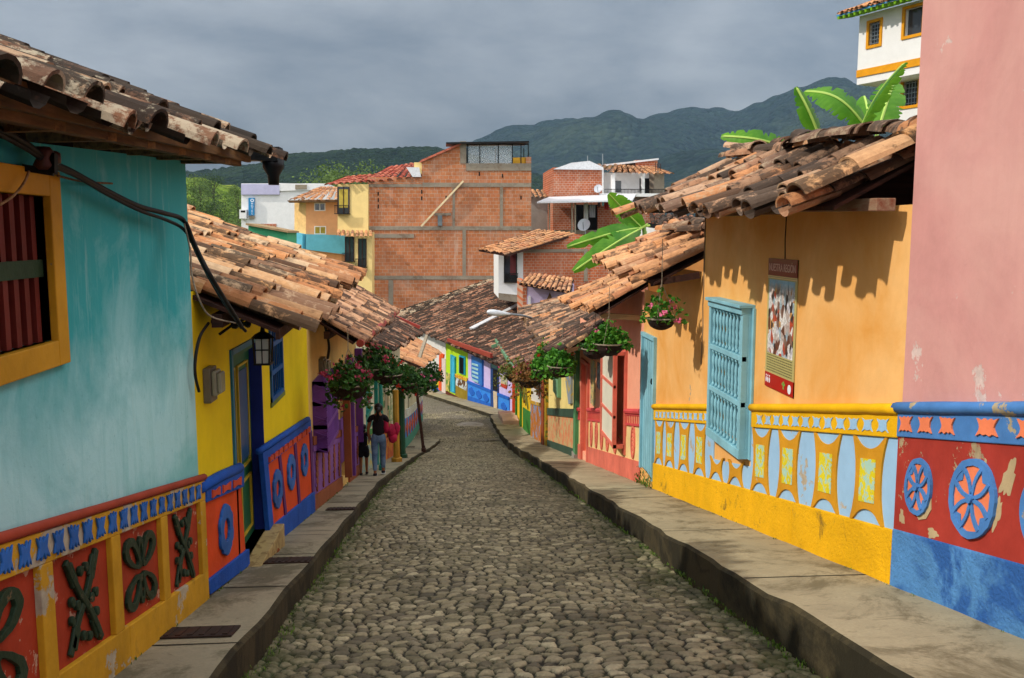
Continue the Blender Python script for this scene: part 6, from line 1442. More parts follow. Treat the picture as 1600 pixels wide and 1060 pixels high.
banana_leaf(B,PYY(1283,222,10.2),PYY(1244,136,10.2),.13,(1,.2,.35),.03,2,.5)
banana_leaf(B,PYY(1350,195,10.),PYY(1257,143,10.4),.22,(-.35,.6,.75),.16,6,.25)
banana_leaf(B,PYY(1345,200,9.6),PYY(1415,98,9.2),.24,(.75,.5,.4),.05,5,.35)
banana_leaf(B,PYY(1372,205,9.7),PYY(1398,122,10.1),.22,(1,-.2,.1),.05,4,.2)
banana_leaf(B,PYY(1356,205,10.4),PYY(1350,150,10.8),.16,(1,.1,.2),.05,2,.5)
B2=thing('banana_plant','banana plant with three drooping leaves beyond the lower orange house roof','banana plant',(5,17.5,-5))
mb=MB(); q=PYY(1006,356,17.); mb.tube([(q.x+.5,17.4,-6),(q.x+.4,17.3,-2),q],[.15,.12,.04],8); mb.build('stem',_mc['banana_stem'],B2,smooth=True)
banana_leaf(B2,PYY(1004,357,17),PYY(951,303,16.6),.24,(.8,0,.5),.12,2,.3)
banana_leaf(B2,PYY(1002,356,17),PYY(886,386,16.4),.19,(.1,.3,1),.30,2,.4)
banana_leaf(B2,PYY(1000,358,16.9),PYY(896,424,16),.24,(.5,-.2,-.8),.28,2,.35)
# ================================================================ hanging baskets
gleaf=leafmat('geranium_leaf','#2a6418','#5c9a2c',tr=.25); gleafd=leafmat('geranium_leaf_deep','#1c3e16','#3f6a24',tr=.2); gdry=leafmat('dry_leaf','#6a5a24','#8a5a30',tr=.2)
pet={'pink':leafmat('pink_petal','#e85a8a','#f08ab0'),'red':leafmat('red_petal','#c01c1c','#e0402a'),'crimson':leafmat('crimson_petal','#8a1a34','#c84a6a')}
coir=paint('coir_bowl','#2a1c12',.3,.95,1.,bs=60,bd=.02)
def basket(loc,r,leafm,pm,nl,nf,label,chain,spread=1.,hgt=.3,seed=0,trail=.2):
    random.seed(seed+500); o=thing('hanging_basket',label,'hanging basket',loc,'flower baskets hanging from the eaves'); L=Vector(loc)
    mb=MB(); prof=[(r*math.sin(a),-r*.82*math.cos(a)) for a in [.12,.35,.6,.85,1.1,1.35,1.55]]; prof=[(x*ru(.96,1.04),z) for x,z in prof]; mb.lathe(prof,L,16); mb.build('bowl',coir,o)
    mb=MB(); mb.tube([L+Vector((r*1.02*math.cos(t),r*1.02*math.sin(t),.0)) for t in [q_*math.pi/8 for q_ in range(17)]],.012,5)
    for a in (0,2.1,4.2): mb.tube([L+Vector((r*math.cos(a),r*math.sin(a),0)),L+Vector((0,0,min(chain,.45)))],.004,4)
    mb.tube([L+Vector((0,0,min(chain,.45))),L+Vector((0,0,chain))],.006,4); mb.build('wire',M['timber_grey'],o)
    mb=MB(); fl=MB(); st=MB()
    def leaf(p,s):
        s*=.85
        n_=Vector((random.gauss(0,.7),random.gauss(0,.7),random.gauss(.6,.5))).normalized(); a=n_.orthogonal().normalized(); b=n_.cross(a); k=6
        mb.poly([p+a*s*math.cos(t)*ru(.85,1.1)+b*s*math.sin(t)*ru(.85,1.1)+n_*s*.25*math.cos(2*t) for t in [2*math.pi*i/k for i in range(k)]])
    for i in range(nl):
        a=ru(0,6.28); q=math.sqrt(rnd()); x=q*r*1.25*spread; x*=1+.30*math.sin(2*a+seed)+.18*math.sin(5*a+2*seed); z=hgt*(1-q*q*.8)*ru(.1,1.)*(1+.35*math.sin(3*a+seed*1.7))+ru(-.03,.03)
        if q>.8 and rnd()<.5: z=-ru(0,trail)
        p=L+Vector((x*math.cos(a),x*math.sin(a),z)); leaf(p,ru(.022,.05)*(1 if r<.3 else 1.3))
        if i%9==0: st.tube([L+Vector((x*.2*math.cos(a),x*.2*math.sin(a),0)),p],.004,3,False)
    for i in range(nf):
        a=ru(0,6.28); q=math.sqrt(rnd()); p=L+Vector((q*r*1.25*spread*math.cos(a),q*r*1.25*spread*math.sin(a),hgt*(1-q*q*.6)*ru(.6,1.15)))
        if rnd()<.25: p.z=L.z-ru(0,trail)
        for j in range(14):
            pp=p+Vector((random.gauss(0,.022),random.gauss(0,.022),random.gauss(0,.018))); n_=Vector((random.gauss(0,1),random.gauss(0,1),random.gauss(0,1))).normalized(); b=n_.orthogonal().normalized(); c=n_.cross(b); s=ru(.014,.024); fl.poly([pp+b*s,pp+c*s,pp-b*s,pp-c*s])
        st.tube([L+Vector((0,0,.02)),p],.004,3,False)
    mb.build('foliage',leafm,o); 
    if nf: fl.build('flowers',pm,o)
    st.build('stems',leafm,o)
    return o
basket(PXX(1033,498,2.72),.18,gleaf,pet['pink'],150,5,'basket with a pink geranium hanging in front of the apricot wall',1.0,1.1,.30,1,.05)
basket(PXX(951,537,2.62),.25,gleaf,pet['pink'],800,3,'full bright green basket nearest the red shutter on the salmon house',.9,.85,.30,2,.10)
basket(PXX(930,545,2.72),.24,gleafd,pet['pink'],160,0,'dark bowl hanging just left of the full green salmon house basket',.8,.9,.12,3,.05)
basket(PXX(878,572,2.45),.30,gleaf,pet['red'],900,1,'bright green basket in front of the pale yellow house',.9,.85,.38,4,.15)
basket(PXX(852,577,2.42),.30,gleaf,pet['red'],900,8,'basket with orange red geraniums left of the brightest green one',1.0,1.05,.62,5,.2)
basket(PXX(827,592,2.40),.34,gdry,pet['crimson'],700,10,'half dry brown basket with crimson flowers before the white mural house',1.0,1.3,.45,6,.55)
basket(PXX(806,585,2.35),.36,leafmat('olive_leaf','#4a5a20','#7a7a30'),pet['pink'],600,14,'farthest basket on the right, pink flowers over the lilac house corner',1.0,1.4,.5,7,.35)
basket(PXX(545,600,-1.22),.26,gleafd,pet['crimson'],700,26,'large dark basket with crimson flowers in front of the purple lattice',.7,1.05,.30,11,.28)
basket(PXX(583,575,-1.18),.26,gleafd,pet['crimson'],750,10,'leafy basket directly above the walking woman',.6,1.15,.34,12,.1)
basket(PXX(606,585,-1.12),.28,gleafd,pet['red'],800,14,'basket with bright red flowers by the ochre post',.6,1.1,.38,13,.25)
basket(PXX(633,598,-1.05),.30,gleafd,pet['red'],800,8,'dense dark green basket by the thick green post',.6,1.1,.40,14,.35)
basket(PXX(655,603,-.80),.36,gleafd,pet['pink'],900,12,'basket with pink flowers by the leaning dark post',.6,1.1,.45,15,.15)
basket(PXX(672,590,-.55),.36,gleafd,pet['pink'],700,2,'last basket of the left row, seen against the white house',.6,1.1,.6,16,.1)
# ================================================================ poster
P_=thing('wall_poster','tall poster with red header, photo collage and red footer on the apricot wall','poster',(3.22,8.4,-1.2))
pu0,pu1=8.02,8.76
z0=FRt.pix(1225,615)[1]; z1=FRt.pix(1225,405)[1]
def pb(name,mat,a,b,c,d,n,par=P_): 
    mb=MB(); FRt.box(mb,pu0+a*(pu1-pu0),pu0+b*(pu1-pu0),z0+(z1-z0)*c,z0+(z1-z0)*d,.004,n); return mb.build(name,mat,par)
pr=paint('poster_red','#b01c10',.05,.35,.02); pd=paint('poster_dark_red','#8a1a12',.05,.35,.02)
pb('poster_sheet',paint('poster_khaki','#b8ae70',.05,.4,.02),0,1,0,1,.012)
hd=pb('poster_header',pd,0,1,.87,1,.014); pb('header_stripe',paint('poster_cream','#e8c890',.03,.4,0),0,1,.862,.868,.0155,hd); pb('header_stripe',_mc['poster_cream'],0,1,.848,.856,.0155,hd)
T=NT('photo_collage'); V=T.n('TexVoronoi',Scale=17.,Vector=T.map(1,1,.62),Randomness=1.); s_=T.n('SeparateColor',_0=V.outputs['Color'])
cr=T.n('ValToRGB'); cr.color_ramp.interpolation='CONSTANT'; e=cr.color_ramp.elements
cl=['#e8e4e0','#6a3a24','#d8d8e0','#c04a28','#a8c0cc','#2a2024','#d8a05a','#f0ece8','#8a6a5a','#c8b8b0']
while len(e)<len(cl): e.new(1)
for i,c_ in enumerate(cl): e[i].position=i/len(cl); e[i].color=C(c_)
T.set(cr.inputs[0],s_.outputs[0]); c=T.mix(T.ramp(T.noise(30,4),.4,.6,0,.5),cr.outputs[0],C('#5a4a48')); zc=T.n('SeparateXYZ',_0=T.co).outputs[2]
c=T.mix(T.math('MULTIPLY',T.ramp(zc,z0+(z1-z0)*.76,z0+(z1-z0)*.82),.85),c,C('#7ab8d8')); T.col(c); T.b.inputs['Roughness'].default_value=.35
pb('photo_collage',T.m,.06,.94,.27,.84,.0145)
ft=pb('poster_footer',pr,0,1,0,.115,.014)
lt=paint('poster_letter','#e0b8a8',.03,.4,0); dkt=paint('poster_text','#6a6440',.03,.4,0)
text('NUESTRA REGIÓN',FRt,FRt.p((pu0+pu1)/2,z0+(z1-z0)*.93,.0165),None,.105,0,lt,'poster_lettering',hd,.001,.78)
text('Pueblo de zócalos',FRt,FRt.p((pu0+pu1)/2,z0+(z1-z0)*.82,.0165),None,.05,0,lt,'poster_lettering',P_,.001,.9) if False else None
mb=MB(); random.seed(4)
for i in range(7):
    zc_=.255-.0195*i; u=.06
    while u<.93:
        w=ru(.02,.07); FRt.box(mb,pu0+(1-min(.94,u+w))*(pu1-pu0),pu0+(1-u)*(pu1-pu0),z0+(z1-z0)*(zc_-.0035),z0+(z1-z0)*(zc_+.0035),.0145,.0155); u+=w+.016
mb.build('small_print',dkt,P_)
mb=MB()
for a in (.82,.88,.94): 
    c_=pu0+a*(pu1-pu0); zz_=z0+(z1-z0)*.055
    mb.prism([FRt.p(c_+.014*math.cos(t),zz_+.028*math.sin(t)-.0,.0145) for t in [q_*math.pi/5 for q_ in range(10)]],FRt.n*.002); mb.prism([FRt.p(c_+.009*math.cos(t),zz_+.042+.010*math.sin(t),.0145) for t in [q_*math.pi/4 for q_ in range(8)]],FRt.n*.002)
c_=pu0+.12*(pu1-pu0); mb.prism([FRt.p(c_+.04*math.cos(t),z0+(z1-z0)*.05+.045*math.sin(t),.0145) for t in [q_*math.pi/8 for q_ in range(16)]],FRt.n*.002); mb.build('footer_emblem',_mc['sign_white'],ft)
mb=MB(); c_=pu0+.32*(pu1-pu0)
for dx,dz in ((0,0),(.025,.012),(-.025,.012),(0,.028),(0,-.025)): mb.prism([FRt.p(c_+dx+.015*math.cos(t),z0+(z1-z0)*.06+dz+.013*math.sin(t),.0145) for t in [q_*math.pi/4 for q_ in range(8)]],FRt.n*.002)
mb.build('footer_emblem',paint('poster_green','#7aa84a',.03,.4,0),ft)
# ================================================================ cables, meters, lantern
def cable(pts,r,label,mat=None,name='cable'):
    mb=MB(); P=[Vector(p) for p in pts]; out=[]
    for i in range(len(P)-1):
        p0=P[max(0,i-1)];p1=P[i];p2=P[i+1];p3=P[min(len(P)-1,i+2)]
        for k in range(6):
            t=k/6; out.append(.5*((2*p1)+(p2-p0)*t+(2*p0-5*p1+4*p2-p3)*t*t+(-p0+3*p1-3*p2+p3)*t**3))
    out.append(P[-1]); mb.tube(out,r,6); return tag(mb.build(name,mat or M['cable'],smooth=True),label,'cable')
XC=-1.74
def cx(x,y,X=XC): return PXX(x,y,X)
cable([cx(-60,185,-1.7),cx(0,203),cx(40,225),cx(75,252),cx(110,268),cx(165,298),cx(215,322),cx(255,333),cx(287,345,-1.72),cx(305,385,-1.6),cx(325,425,-1.5),cx(352,470,-1.45),cx(378,512,-1.4)],.016,'thick black cable swooping along the teal wall down to the yellow eave')
cable([cx(-60,178,-1.7),cx(0,210),cx(45,235),cx(80,258),cx(120,276),cx(170,305),cx(220,330),cx(262,345),cx(290,362,-1.7),cx(312,405,-1.6),cx(336,450,-1.5),cx(365,495,-1.45),cx(384,518,-1.4)],.011,'second thinner black cable twisted with the thick one on the teal wall')
cable([cx(90,275,-1.78),cx(130,284,-1.8),cx(175,287,-1.8)],.006,'short brown wire on the teal wall just right of the window corner',M['timber'])
cable([cx(0,320,-1.76),cx(22,305,-1.76),cx(38,285,-1.76),cx(45,268,-1.76)],.006,'pale wire looping over the window frame top',M['timber_pale'])
cable([cx(288,350,-1.7),cx(297,390,-1.62),cx(300,430,-1.55),cx(312,470,-1.5),cx(330,495,-1.5),cx(368,505,-1.45)],.006,'pale grey wire hanging in front of the orange tiles',M['timber_grey'])
cable([PXX(326,505,-1.75),PXX(313,525,-1.78),PXX(306,555,-1.79),PXX(305,585,-1.79),PXX(311,612,-1.79)],.012,'curved black cable from the eave down to the electric meter')
for a,b in (((503,455),(515,560)),):
    cable([PYY(503,450,12.5),PYY(500,480,12.4),PYY(508,510,12.4),PYY(514,540,12.5),PYY(512,560,12.6)],.02,'black cable drooping over the pale sooty roof eave')
ins=thing('insulator_bracket','metal bracket with ceramic insulators at the corner of the barred window','bracket',cx(75,255)); q=cx(75,255)
mb=MB(); mb.beam(cx(35,262,-1.82),cx(84,270,-1.7),.03,.03); mb.beam(cx(84,240,-1.7),cx(84,272,-1.7),.02,.035); mb.build('bracket_arm',M['black'],ins)
mb=MB(); mb.lathe([(.03,-.05),(.045,-.03),(.03,0),(.045,.03),(.03,.05)],cx(68,248,-1.74),10); mb.lathe([(.02,-.03),(.035,-.02),(.035,.02),(.02,.03)],cx(82,247,-1.72),10); mb.build('insulator',paint('brown_ceramic','#4a2a24',.1,.3,.1),ins,smooth=True)
def meter(u,z,w,h,d,label,F_=FL):
    o=thing('electric_meter',label,'electric meter',F_.p(u,z-h/2,.01)); mb=MB(); F_.box(mb,u-w/2,u+w/2,z-h/2,z+h/2,.0,d*.45); mb.build('meter_box',paint('meter_grey','#6a6658',.15,.5,.2),o,bevel=.008)
    mb=MB(); mb.prism([F_.p(u-w*.42,z-h*.32,d*.45),F_.p(u+w*.42,z-h*.32,d*.45),F_.p(u+w*.42,z+h*.42,d*.45),F_.p(u-w*.42,z+h*.42,d*.45)],F_.n*d*.3)
    mb.prism([F_.p(u-w*.36,z-h*.25,d*.75),F_.p(u+w*.36,z-h*.25,d*.75),F_.p(u+w*.36,z+h*.36,d*.75),F_.p(u-w*.36,z+h*.36,d*.75)],F_.n*d*.25); mb.build('glass_cover',paint('meter_glass','#8a8a78',.1,.15,.1),o,bevel=.015)
    return o
um,zm=FL.pix(317,604); meter(7.0,zm,.20,.27,.13,'grey electric meter on the yellow wall near the teal house')
um,zm=FL.pix(509,567); meter(13.3,FL.pix(511,565)[1]-.0,.3,.34,.15,'dark electric meter on the cream wall above the purple lattice')
lc=PXX(411,541,-1.42); o=thing('wall_lantern','small black lantern with frosted panes hanging under the yellow eave','lantern',lc)
mb=MB(); w=.055;h=.13
for sx in (-1,1):
    for sy in (-1,1): mb.beam(lc+Vector((sx*w,sy*w,-h)),lc+Vector((sx*w*1.15,sy*w*1.15,h*.5)),.012,.012)
mb.box(lc.x-w*1.2,lc.x+w*1.2,lc.y-w*1.2,lc.y+w*1.2,lc.z-h-.015,lc.z-h); mb.lathe([(.09,0),(.06,.03),(.02,.05),(.012,.10)],lc+Vector((0,0,h*.5)),8)
mb.box(lc.x-.004,lc.x+.004,lc.y-w,lc.y-w+.006,lc.z-h,lc.z+h*.5); mb.box(lc.x-w,lc.x+w,lc.y-w-.004,lc.y-w+.004,lc.z-.03,lc.z-.02)
mb.build('lantern_frame',M['black'],o); mb=MB(); mb.box(lc.x-w*.85,lc.x+w*.85,lc.y-w*.85,lc.y+w*.85,lc.z-h,lc.z+h*.45); mb.build('lantern_glass',paint('frosted_glass','#b0aca4',.05,.3,.05),o)
mb=MB(); mb.tube([lc+Vector((0,0,.15)),lc+Vector((-.03,-.03,.24)),lc+Vector((-.18,-.06,.20)),lc+Vector((-.32,-.05,.10))],.012,6)
for i in range(6): mb.ball(lc+Vector((-.10-.05*i,-.05+ru(-.02,.02),.20+ru(-.03,.03))),ru(.02,.035),6,5,.2)
mb.build('scroll_bracket',M['black'],o)
# street lamp over the brown roof
o=thing('street_lamp','white cobra head street lamp reaching over the sooty brown roof','street lamp',PYY(830,495,26)); a=PYY(762,488,24.);b=PYY(796,491,25.);c_=PYY(838,499,26.5)
mb=MB(); mb.tube([b,b.lerp(c_,.5)+Vector((0,0,.03)),c_,c_+Vector((.3,.6,-1.2))],.035,7); mb.build('lamp_arm',M['grey_metal'],o)
mb=MB(); D_=(b-a); mb.tube([a-D_*.02,a+D_*.06,a+D_*.25,a+D_*.5,a+D_*.8,b],[.02,.07,.09,.08,.05,.035],10); mb.build('lamp_head',paint('lamp_white','#d0d4d8',.04,.4,.1),o,smooth=True)
# ================================================================ people
def skin_mesh(name,nodes,edges,mat,par,sub=2,root=0):
    me=bpy.data.meshes.new(name); me.from_pydata([n[0] for n in nodes],edges,[]); o=bpy.data.objects.new(name,me); COL.objects.link(o)
    m=o.modifiers.new('skin','SKIN'); m.use_smooth_shade=True
    for i,n in enumerate(nodes):
        s=me.skin_vertices[0].data[i]; r=n[1]; s.radius=(r if isinstance(r,tuple) else (r,r)); s.use_root=(i==root)
    s=o.modifiers.new('sub','SUBSURF'); s.levels=sub; s.render_levels=sub
    me.materials.append(mat); o.parent=par
    return o
def to_local(par,V): return [(Vector(p)-par.location,r) for p,r in V]
skinm=paint('brown_skin','#8a5638',.05,.6,.05); hairm=paint('black_hair','#120d0b',.1,.45,.3); blackc=paint('black_tshirt','#141014',.1,.9,.2); denim=paint('faded_denim','#6a86a4',.12,.9,.3,second='#4a6484',ssc=5.,srange=(.45,.6)); shoe=paint('dark_trainer','#1a1a20',.1,.6,.1); sole=paint('white_sole','#c8c8c8'); pinkc=paint('pink_bundle','#b01c44',.15,.85,.4,second='#8a1434',ssc=7.,srange=(.5,.6)); dress=paint('dark_shorts','#14141a',.1,.9,.2)
def person(base,H,label,kind):
    """base: point between the feet; seen from behind, walking away"""
    o=thing('person',label,'person',base); s=H/1.6
    def V(x,y,z): return Vector((x*s,y*s,z*s))
    adult=kind=='woman'
    sw=.155 if adult else .15; hw=.085
    st=.16 if adult else .10
    # joints
    nodes=[];E=[]
    def nd(p,r): nodes.append((p,(r[0]*s,r[1]*s) if isinstance(r,tuple) else r*s)); return len(nodes)-1
    pel=nd(V(0,0,.86),(.135,.10)); wst=nd(V(0,.0,1.0),(.115,.085)); ch=nd(V(0,-.01,1.18),(.135,.095)); nb=nd(V(0,0,1.33),(.075,.06)); nk=nd(V(.0,.01,1.385),.045); hd_=nd(V(.01,.02,1.46),(.075,.085)); ht=nd(V(.012,.02,1.54),(.062,.075))
    E+=[(pel,wst),(wst,ch),(ch,nb),(nb,nk),(nk,hd_),(hd_,ht)]
    legs={}
    for sx,fy in ((-1,-.5*st),(1,st)):
        hp=nd(V(sx*hw,0,.80),(.085,.085)); kn=nd(V(sx*hw*1.0,fy*.55+.02,.45),.052); cf=nd(V(sx*hw*.98,fy*.75,.30),.05); an=nd(V(sx*hw*.95,fy,.075),.030); hl=nd(V(sx*hw*.95,fy-.03,.03),.028); to=nd(V(sx*hw*1.1,fy+.15,.022),.022)
        E+=[(pel,hp),(hp,kn),(kn,cf),(cf,an),(an,hl),(an,to)]; legs[sx]=(hp,kn,cf,an,hl,to)
    hands={}
    for sx in (-1,1):
        sh=nd(V(sx*sw,0,1.29),.052)
        if adult and sx==1: el=nd(V(.235,.02,1.06),.038); wr=nd(V(.20,.14,.90),.026)
        elif adult: el=nd(V(-.22,-.02,1.04),.038); wr=nd(V(-.21,.03,.82),.025)
        elif sx==1: el=nd(V(.22,.0,1.15),.034); wr=nd(V(.27,.03,1.02),.024)
        else: el=nd(V(-.22,.02,1.06),.034); wr=nd(V(-.30,.10,.95),.024)
        d=(nodes[wr][0]-nodes[el][0]).normalized(); pm=nodes[wr][0]+d*.05*s; pa=nd(pm,(.030,.018)); E+=[(nb,sh),(sh,el),(el,wr),(wr,pa)]
        sd=d.cross(Vector((1,0,0))).normalized(); kd=d.cross(sd)
        for i in range(4):
            b=nd(pm+d*.03*s+sd*(i-1.5)*.018*s,.009); t=nd(pm+d*(.075-.008*abs(i-1.3))*s+sd*(i-1.5)*.020*s+kd*.015*s,.007); E+=[(pa,b),(b,t)]
        t1=nd(pm+sd*-.035*s+d*.005*s,.010); t2=nd(pm+sd*-.05*s+d*.035*s,.008); E+=[(pa,t1),(t1,t2)]
    body=skin_mesh('body',nodes,E,skinm,o)
    # face features: nose, ears (head mostly turned away)
    hc=nodes[hd_][0]
    mb=MB(); 
    w=Vector(base)
    def wld(p): return Vector(p)+w
    mb.ball(wld(hc+V(0,.085,.0)),(.014*s,.022*s,.022*s),6,5); mb.ball(wld(hc+V(.075,.01,.0)),(.012*s,.02*s,.03*s),6,5); mb.ball(wld(hc+V(-.075,.01,.0)),(.012*s,.02*s,.03*s),6,5); mb.ball(wld(hc+V(0,.082,-.04)),(.025*s,.008*s,.006*s),6,5)
    mb.build('nose_and_ears',skinm,o,smooth=True)
    mb=MB(); mb.ball(wld(hc+V(.03,.075,.02)),(.011*s,.008*s,.007*s),6,5);mb.ball(wld(hc+V(-.03,.075,.02)),(.011*s,.008*s,.007*s),6,5); mb.build('eyes',hairm,o)
    # hair
    mb=MB(); mb.ball(wld(hc+V(0,-.022,.045)),(.096*s,.105*s,.10*s),14,10,.02)
    if adult: mb.tube([wld(hc+V(0,-.085,.06)),wld(hc+V(.0,-.12,.0)),wld(hc+V(-.015,-.115,-.12)),wld(hc+V(-.02,-.105,-.24))],[.05*s,.06*s,.055*s,.02*s],10)
    else: mb.tube([wld(hc+V(0,-.07,.0)),wld(hc+V(0,-.08,-.06)),wld(hc+V(0,-.07,-.10))],[.08*s,.075*s,.05*s],10)
    mb.build('hair',hairm,o,smooth=True)
    # shirt
    N=[];EE=[]
    def n2(p,r): N.append((p,(r[0]*s,r[1]*s) if isinstance(r,tuple) else r*s)); return len(N)-1
    a=n2(V(0,0,.84),(.152,.116)); b=n2(V(0,0,1.0),(.136,.104)); c=n2(V(0,-.01,1.18),(.152,.112)); d=n2(V(0,0,1.32),(.09,.075)); EE+=[(a,b),(b,c),(c,d)]
    for sx in (-1,1): x=n2(V(sx*sw,0,1.285),.066); y=n2(nodes[[k for k in range(len(nodes))][0]][0]*0+V(sx*(sw+.055),0,1.17),.055); EE+=[(d,x),(x,y)]
    skin_mesh('tshirt',N,EE,blackc if adult else dress,o)
    # lower clothes
    N=[];EE=[]
    if adult:
        a=n2(V(0,0,.86),(.150,.114)); w2=n2(V(0,0,1.0),(.128,.094)); EE.append((a,w2))
        for sx in (-1,1):
            L=[nodes[k][0] for k in legs[sx]]; h=n2(L[0],(.098,.098)); k=n2(L[1],.066); cfi=n2(L[2],.062); an=n2(L[3]+V(0,0,.04),.045); EE+=[(a,h),(h,k),(k,cfi),(cfi,an)]
        skin_mesh('jeans',N,EE,denim,o)
    else:
        a=n2(V(0,0,.90),(.155,.12)); w2=n2(V(0,0,1.02),(.125,.09)); EE.append((a,w2))
        for sx in (-1,1):
            L=[nodes[k][0] for k in legs[sx]]; h=n2(L[0],(.115,.11)); k=n2(L[0].lerp(L[1],.75),.10); EE+=[(a,h),(h,k)]
        skin_mesh('shorts',N,EE,dress,o)
    for sx in (-1,1):
        L=[nodes[k][0] for k in legs[sx]]; mb=MB(); an=wld(L[3]); 
        mb.tube([an+V(0,-.05,-.035),an+V(0,-.02,-.025),an+V(0,.08,-.042),an+V(0,.16,-.052)],[.035*s,.045*s,.04*s,.028*s],9)
        sh_=mb.build('shoe',shoe,o,smooth=True); mb=MB(); mb.box(an.x-.042*s,an.x+.042*s,an.y-.075*s,an.y+.175*s,w.z+.004,w.z+.024*s); mb.build('sole',sole if adult else shoe,sh_,bevel=.008)
    return o,nodes
wb=ong(594,743,-1.47); wb.z=-1.47+g(wb.y)
wo,wn_=person(Vector((wb.x-.02,wb.y,wb.z-.005)),1.52,'woman in black t-shirt and faded jeans walking away with a pink bundle','woman')
cb=ong(569,742,-1.47)
co,_n=person(Vector((cb.x-.0,cb.y-.05,-1.47+g(cb.y-.05))),1.08,'small child in dark clothes and shorts walking at the woman\'s left hand','child')
mb=MB(); c_=Vector(wb)+Vector((.24,.06,.93)); random.seed(3)
mb.ball(c_,(.10,.12,.14),14,10,.12); mb.ball(c_+Vector((.03,.0,-.14)),(.10,.11,.12),12,8,.12); mb.ball(c_+Vector((.10,.04,.02)),(.08,.1,.14),10,8,.12); mb.ball(c_+Vector((-.10,-.05,.10)),(.07,.08,.15),10,8,.12)
tag(mb.build('jacket_bundle',pinkc,smooth=True),'crumpled pink jacket bundle carried on the woman\'s right arm','jacket')
# ================================================================ weeds, moss and litter
random.seed(12)
wl_=leafmat('weed_leaf','#2f4a18','#6a8a2c',tr=.2); mb=MB()
def tuft(p,s,n):
    for i in range(n):
        a=ru(0,6.28); l=s*ru(.5,1.3); q=p+Vector((ru(-s,s),ru(-s,s),0)); t=q+Vector((math.cos(a)*l*.5,math.sin(a)*l*.5,l)); w=Vector((-math.sin(a),math.cos(a),0))*l*.16; mb.poly([q-w*.4,q+w*.4,q.lerp(t,.6)+w,t,q.lerp(t,.6)-w])
for i in range(900):
    y=3+24*rnd()**1.6; 
    if rnd()<.55: tuft(Vector((2.24+ru(-.06,.0),y,g(y)+so(y))),ru(.012,.035),6)
    else: tuft(Vector((LK(y)+ru(.0,.10),y,g(y)+so(y))),ru(.012,.03),6)
for i in range(170):
    y=3.5+14*rnd()
    tuft(Vector((-1.80,y,zL(y))),ru(.008,.028),6) if rnd()<.55 else tuft(Vector((3.19,y,zR(y))),ru(.006,.02),5)
for i in range(60): y=ru(13.4,14.4); tuft(Vector((3.20,y,zR(y)+ru(0,.3)*(rnd()))),ru(.02,.06),6)
for i in range(260):
    y=3+20*rnd()**1.4; tuft(Vector((ru(-1.1,2.1),y,g(y)+so(y)-.005)),ru(.006,.014),4)
tag(mb.build('weeds',wl_),'small green weeds and grass growing along the kerbs and walls','weeds',kind='stuff')
# ================================================================ camera, light, sky
cam=bpy.data.cameras.new('camera'); co_=bpy.data.objects.new('camera',cam); COL.objects.link(co_)
cam.lens=31.5; cam.sensor_width=36; cam.clip_end=20000; cam.clip_start=.05
co_.matrix_world=Matrix((RT,UP,-FW)).transposed().to_4x4(); sc.camera=co_
sd=Vector((-1.,-.28,SUNTAN)).normalized() if 'SUNTAN' in globals() else Vector((-1.,-.28,.90)).normalized()
el=math.asin(sd.z); az=math.atan2(sd.x,sd.y)
sl=bpy.data.lights.new('sun','SUN'); sl.energy=3.0; sl.angle=math.radians(1.2); sl.color=(1,.93,.82); so_=bpy.data.objects.new('sun',sl); COL.objects.link(so_)
so_.rotation_euler=(-sd).to_track_quat('-Z','Y').to_euler()
w=bpy.data.worlds.new('World'); sc.world=w; w.use_nodes=True; nt=w.node_tree; nt.nodes.clear()
def wn(t,**k):
    x=nt.nodes.new('ShaderNode'+t)
    for a,b in k.items():
        a=int(a[1:]) if a[0]=='_' and a[1:].isdigit() else a
        if isinstance(b,bpy.types.NodeSocket): nt.links.new(b,x.inputs[a])
        else: x.inputs[a].default_value=b
    return x
sky=nt.nodes.new('ShaderNodeTexSky'); sky.sky_type='NISHITA'; sky.sun_disc=False; sky.sun_elevation=el; sky.sun_rotation=az
tc=nt.nodes.new('ShaderNodeTexCoord').outputs['Generated']
mp=wn('Mapping'); nt.links.new(tc,mp.inputs[0]); mp.inputs['Scale'].default_value=(1,1,2.6)
n1=wn('TexNoise',Vector=mp.outputs[0],Scale=2.3,Detail=8.,Roughness=.5,Distortion=.35).outputs['Fac']
n2=wn('TexNoise',Vector=mp.outputs[0],Scale=4.5,Detail=7.,Roughness=.6,Distortion=.3).outputs['Fac']
def wm(op,a,b): 
    x=nt.nodes.new('ShaderNodeMath'); x.operation=op
    for i,v in enumerate((a,b)):
        if isinstance(v,bpy.types.NodeSocket): nt.links.new(v,x.inputs[i])
        else: x.inputs[i].default_value=v
    return x.outputs[0]
def wr(f,a,b,c,d): return wn('MapRange',_0=f,_1=a,_2=b,_3=c,_4=d).outputs[0]
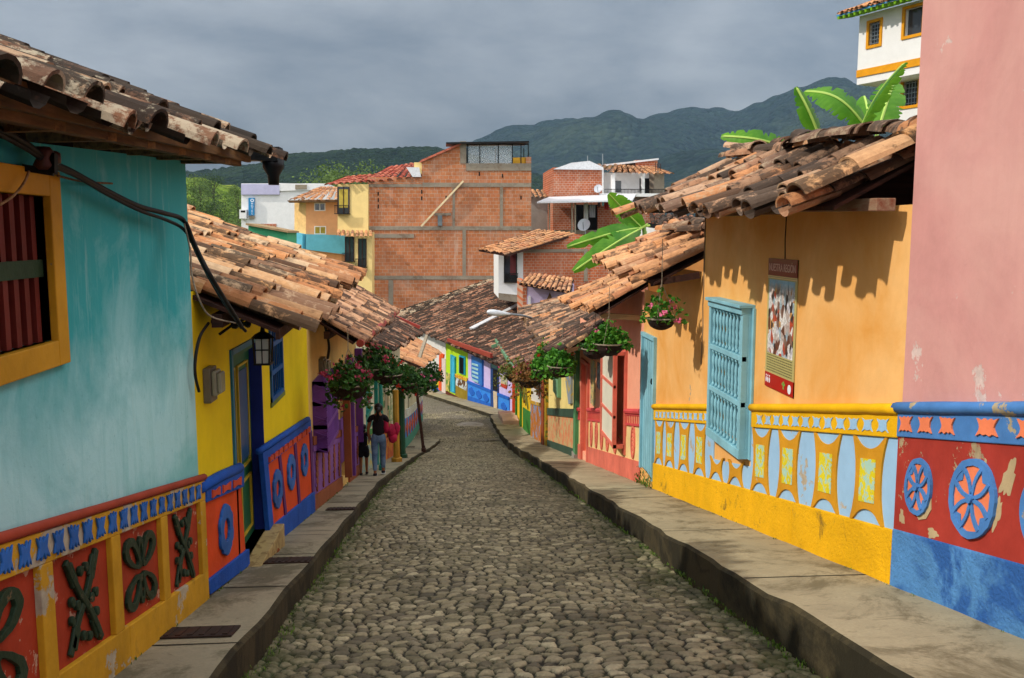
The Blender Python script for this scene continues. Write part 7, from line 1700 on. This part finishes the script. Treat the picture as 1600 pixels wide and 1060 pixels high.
def wmix(f,a,b):
    x=nt.nodes.new('ShaderNodeMix'); x.data_type='RGBA'
    for i,v in ((0,f),(6,a),(7,b)):
        if isinstance(v,bpy.types.NodeSocket): nt.links.new(v,x.inputs[i])
        else: x.inputs[i].default_value=v
    return x.outputs[2]
nn=wm('ADD',wm('MULTIPLY',n1,.7),wm('MULTIPLY',n2,.3))
# storm clouds ahead, bright broken cloud behind and overhead
dk=wmix(wr(nn,.40,.60,0,1),(.95,.98,1.05,1),(3.3,3.25,3.2,1))
lt_=wmix(wr(nn,.38,.62,0,1),(14.5,14.6,14.8,1),(23,22.6,22,1))
sp=nt.nodes.new('ShaderNodeSeparateXYZ'); nt.links.new(tc,sp.inputs[0])
back=wm('ADD',wm('ADD',wm('MULTIPLY',sp.outputs[1],-.8),wm('MULTIPLY',sp.outputs[2],.55)),wm('MULTIPLY',sp.outputs[0],.85))
cl_=wmix(wr(back,-.25,.75,0,1),dk,lt_)
colr=wmix(.90,sky.outputs[0],cl_)
bg=wn('Background',_0=colr,_1=.1); ow=nt.nodes.new('ShaderNodeOutputWorld'); nt.links.new(bg.outputs[0],ow.inputs[0])
vs_=sc.view_settings; vs_.view_transform='Standard'; vs_.look='None'; vs_.gamma=1; vs_.use_curve_mapping=False; vs_.exposure=EXPO if 'EXPO' in globals() else .42
hz_=MB(); hz_.add([(x,y,z) for z in (-60,900) for y in (-3500,3500) for x in (-3500,3500)],[(0,2,3,1),(4,5,7,6),(0,1,5,4),(2,6,7,3),(0,4,6,2),(1,3,7,5)]); T=NT('haze_air'); T.t.nodes.remove(T.b); pv=T.t.nodes.new('ShaderNodeVolumePrincipled'); pv.inputs['Color'].default_value=(.34,.54,.80,1); pv.inputs['Density'].default_value=.00010; pv.inputs['Anisotropy'].default_value=0.; T.t.links.new(pv.outputs[0],T.out.inputs['Volume'])
tag(hz_.build('haze',T.m),'thin blue haze over the valley and hills','haze',kind='stuff')
sc.cycles.max_bounces=6; sc.cycles.diffuse_bounces=4; sc.cycles.use_denoising=True
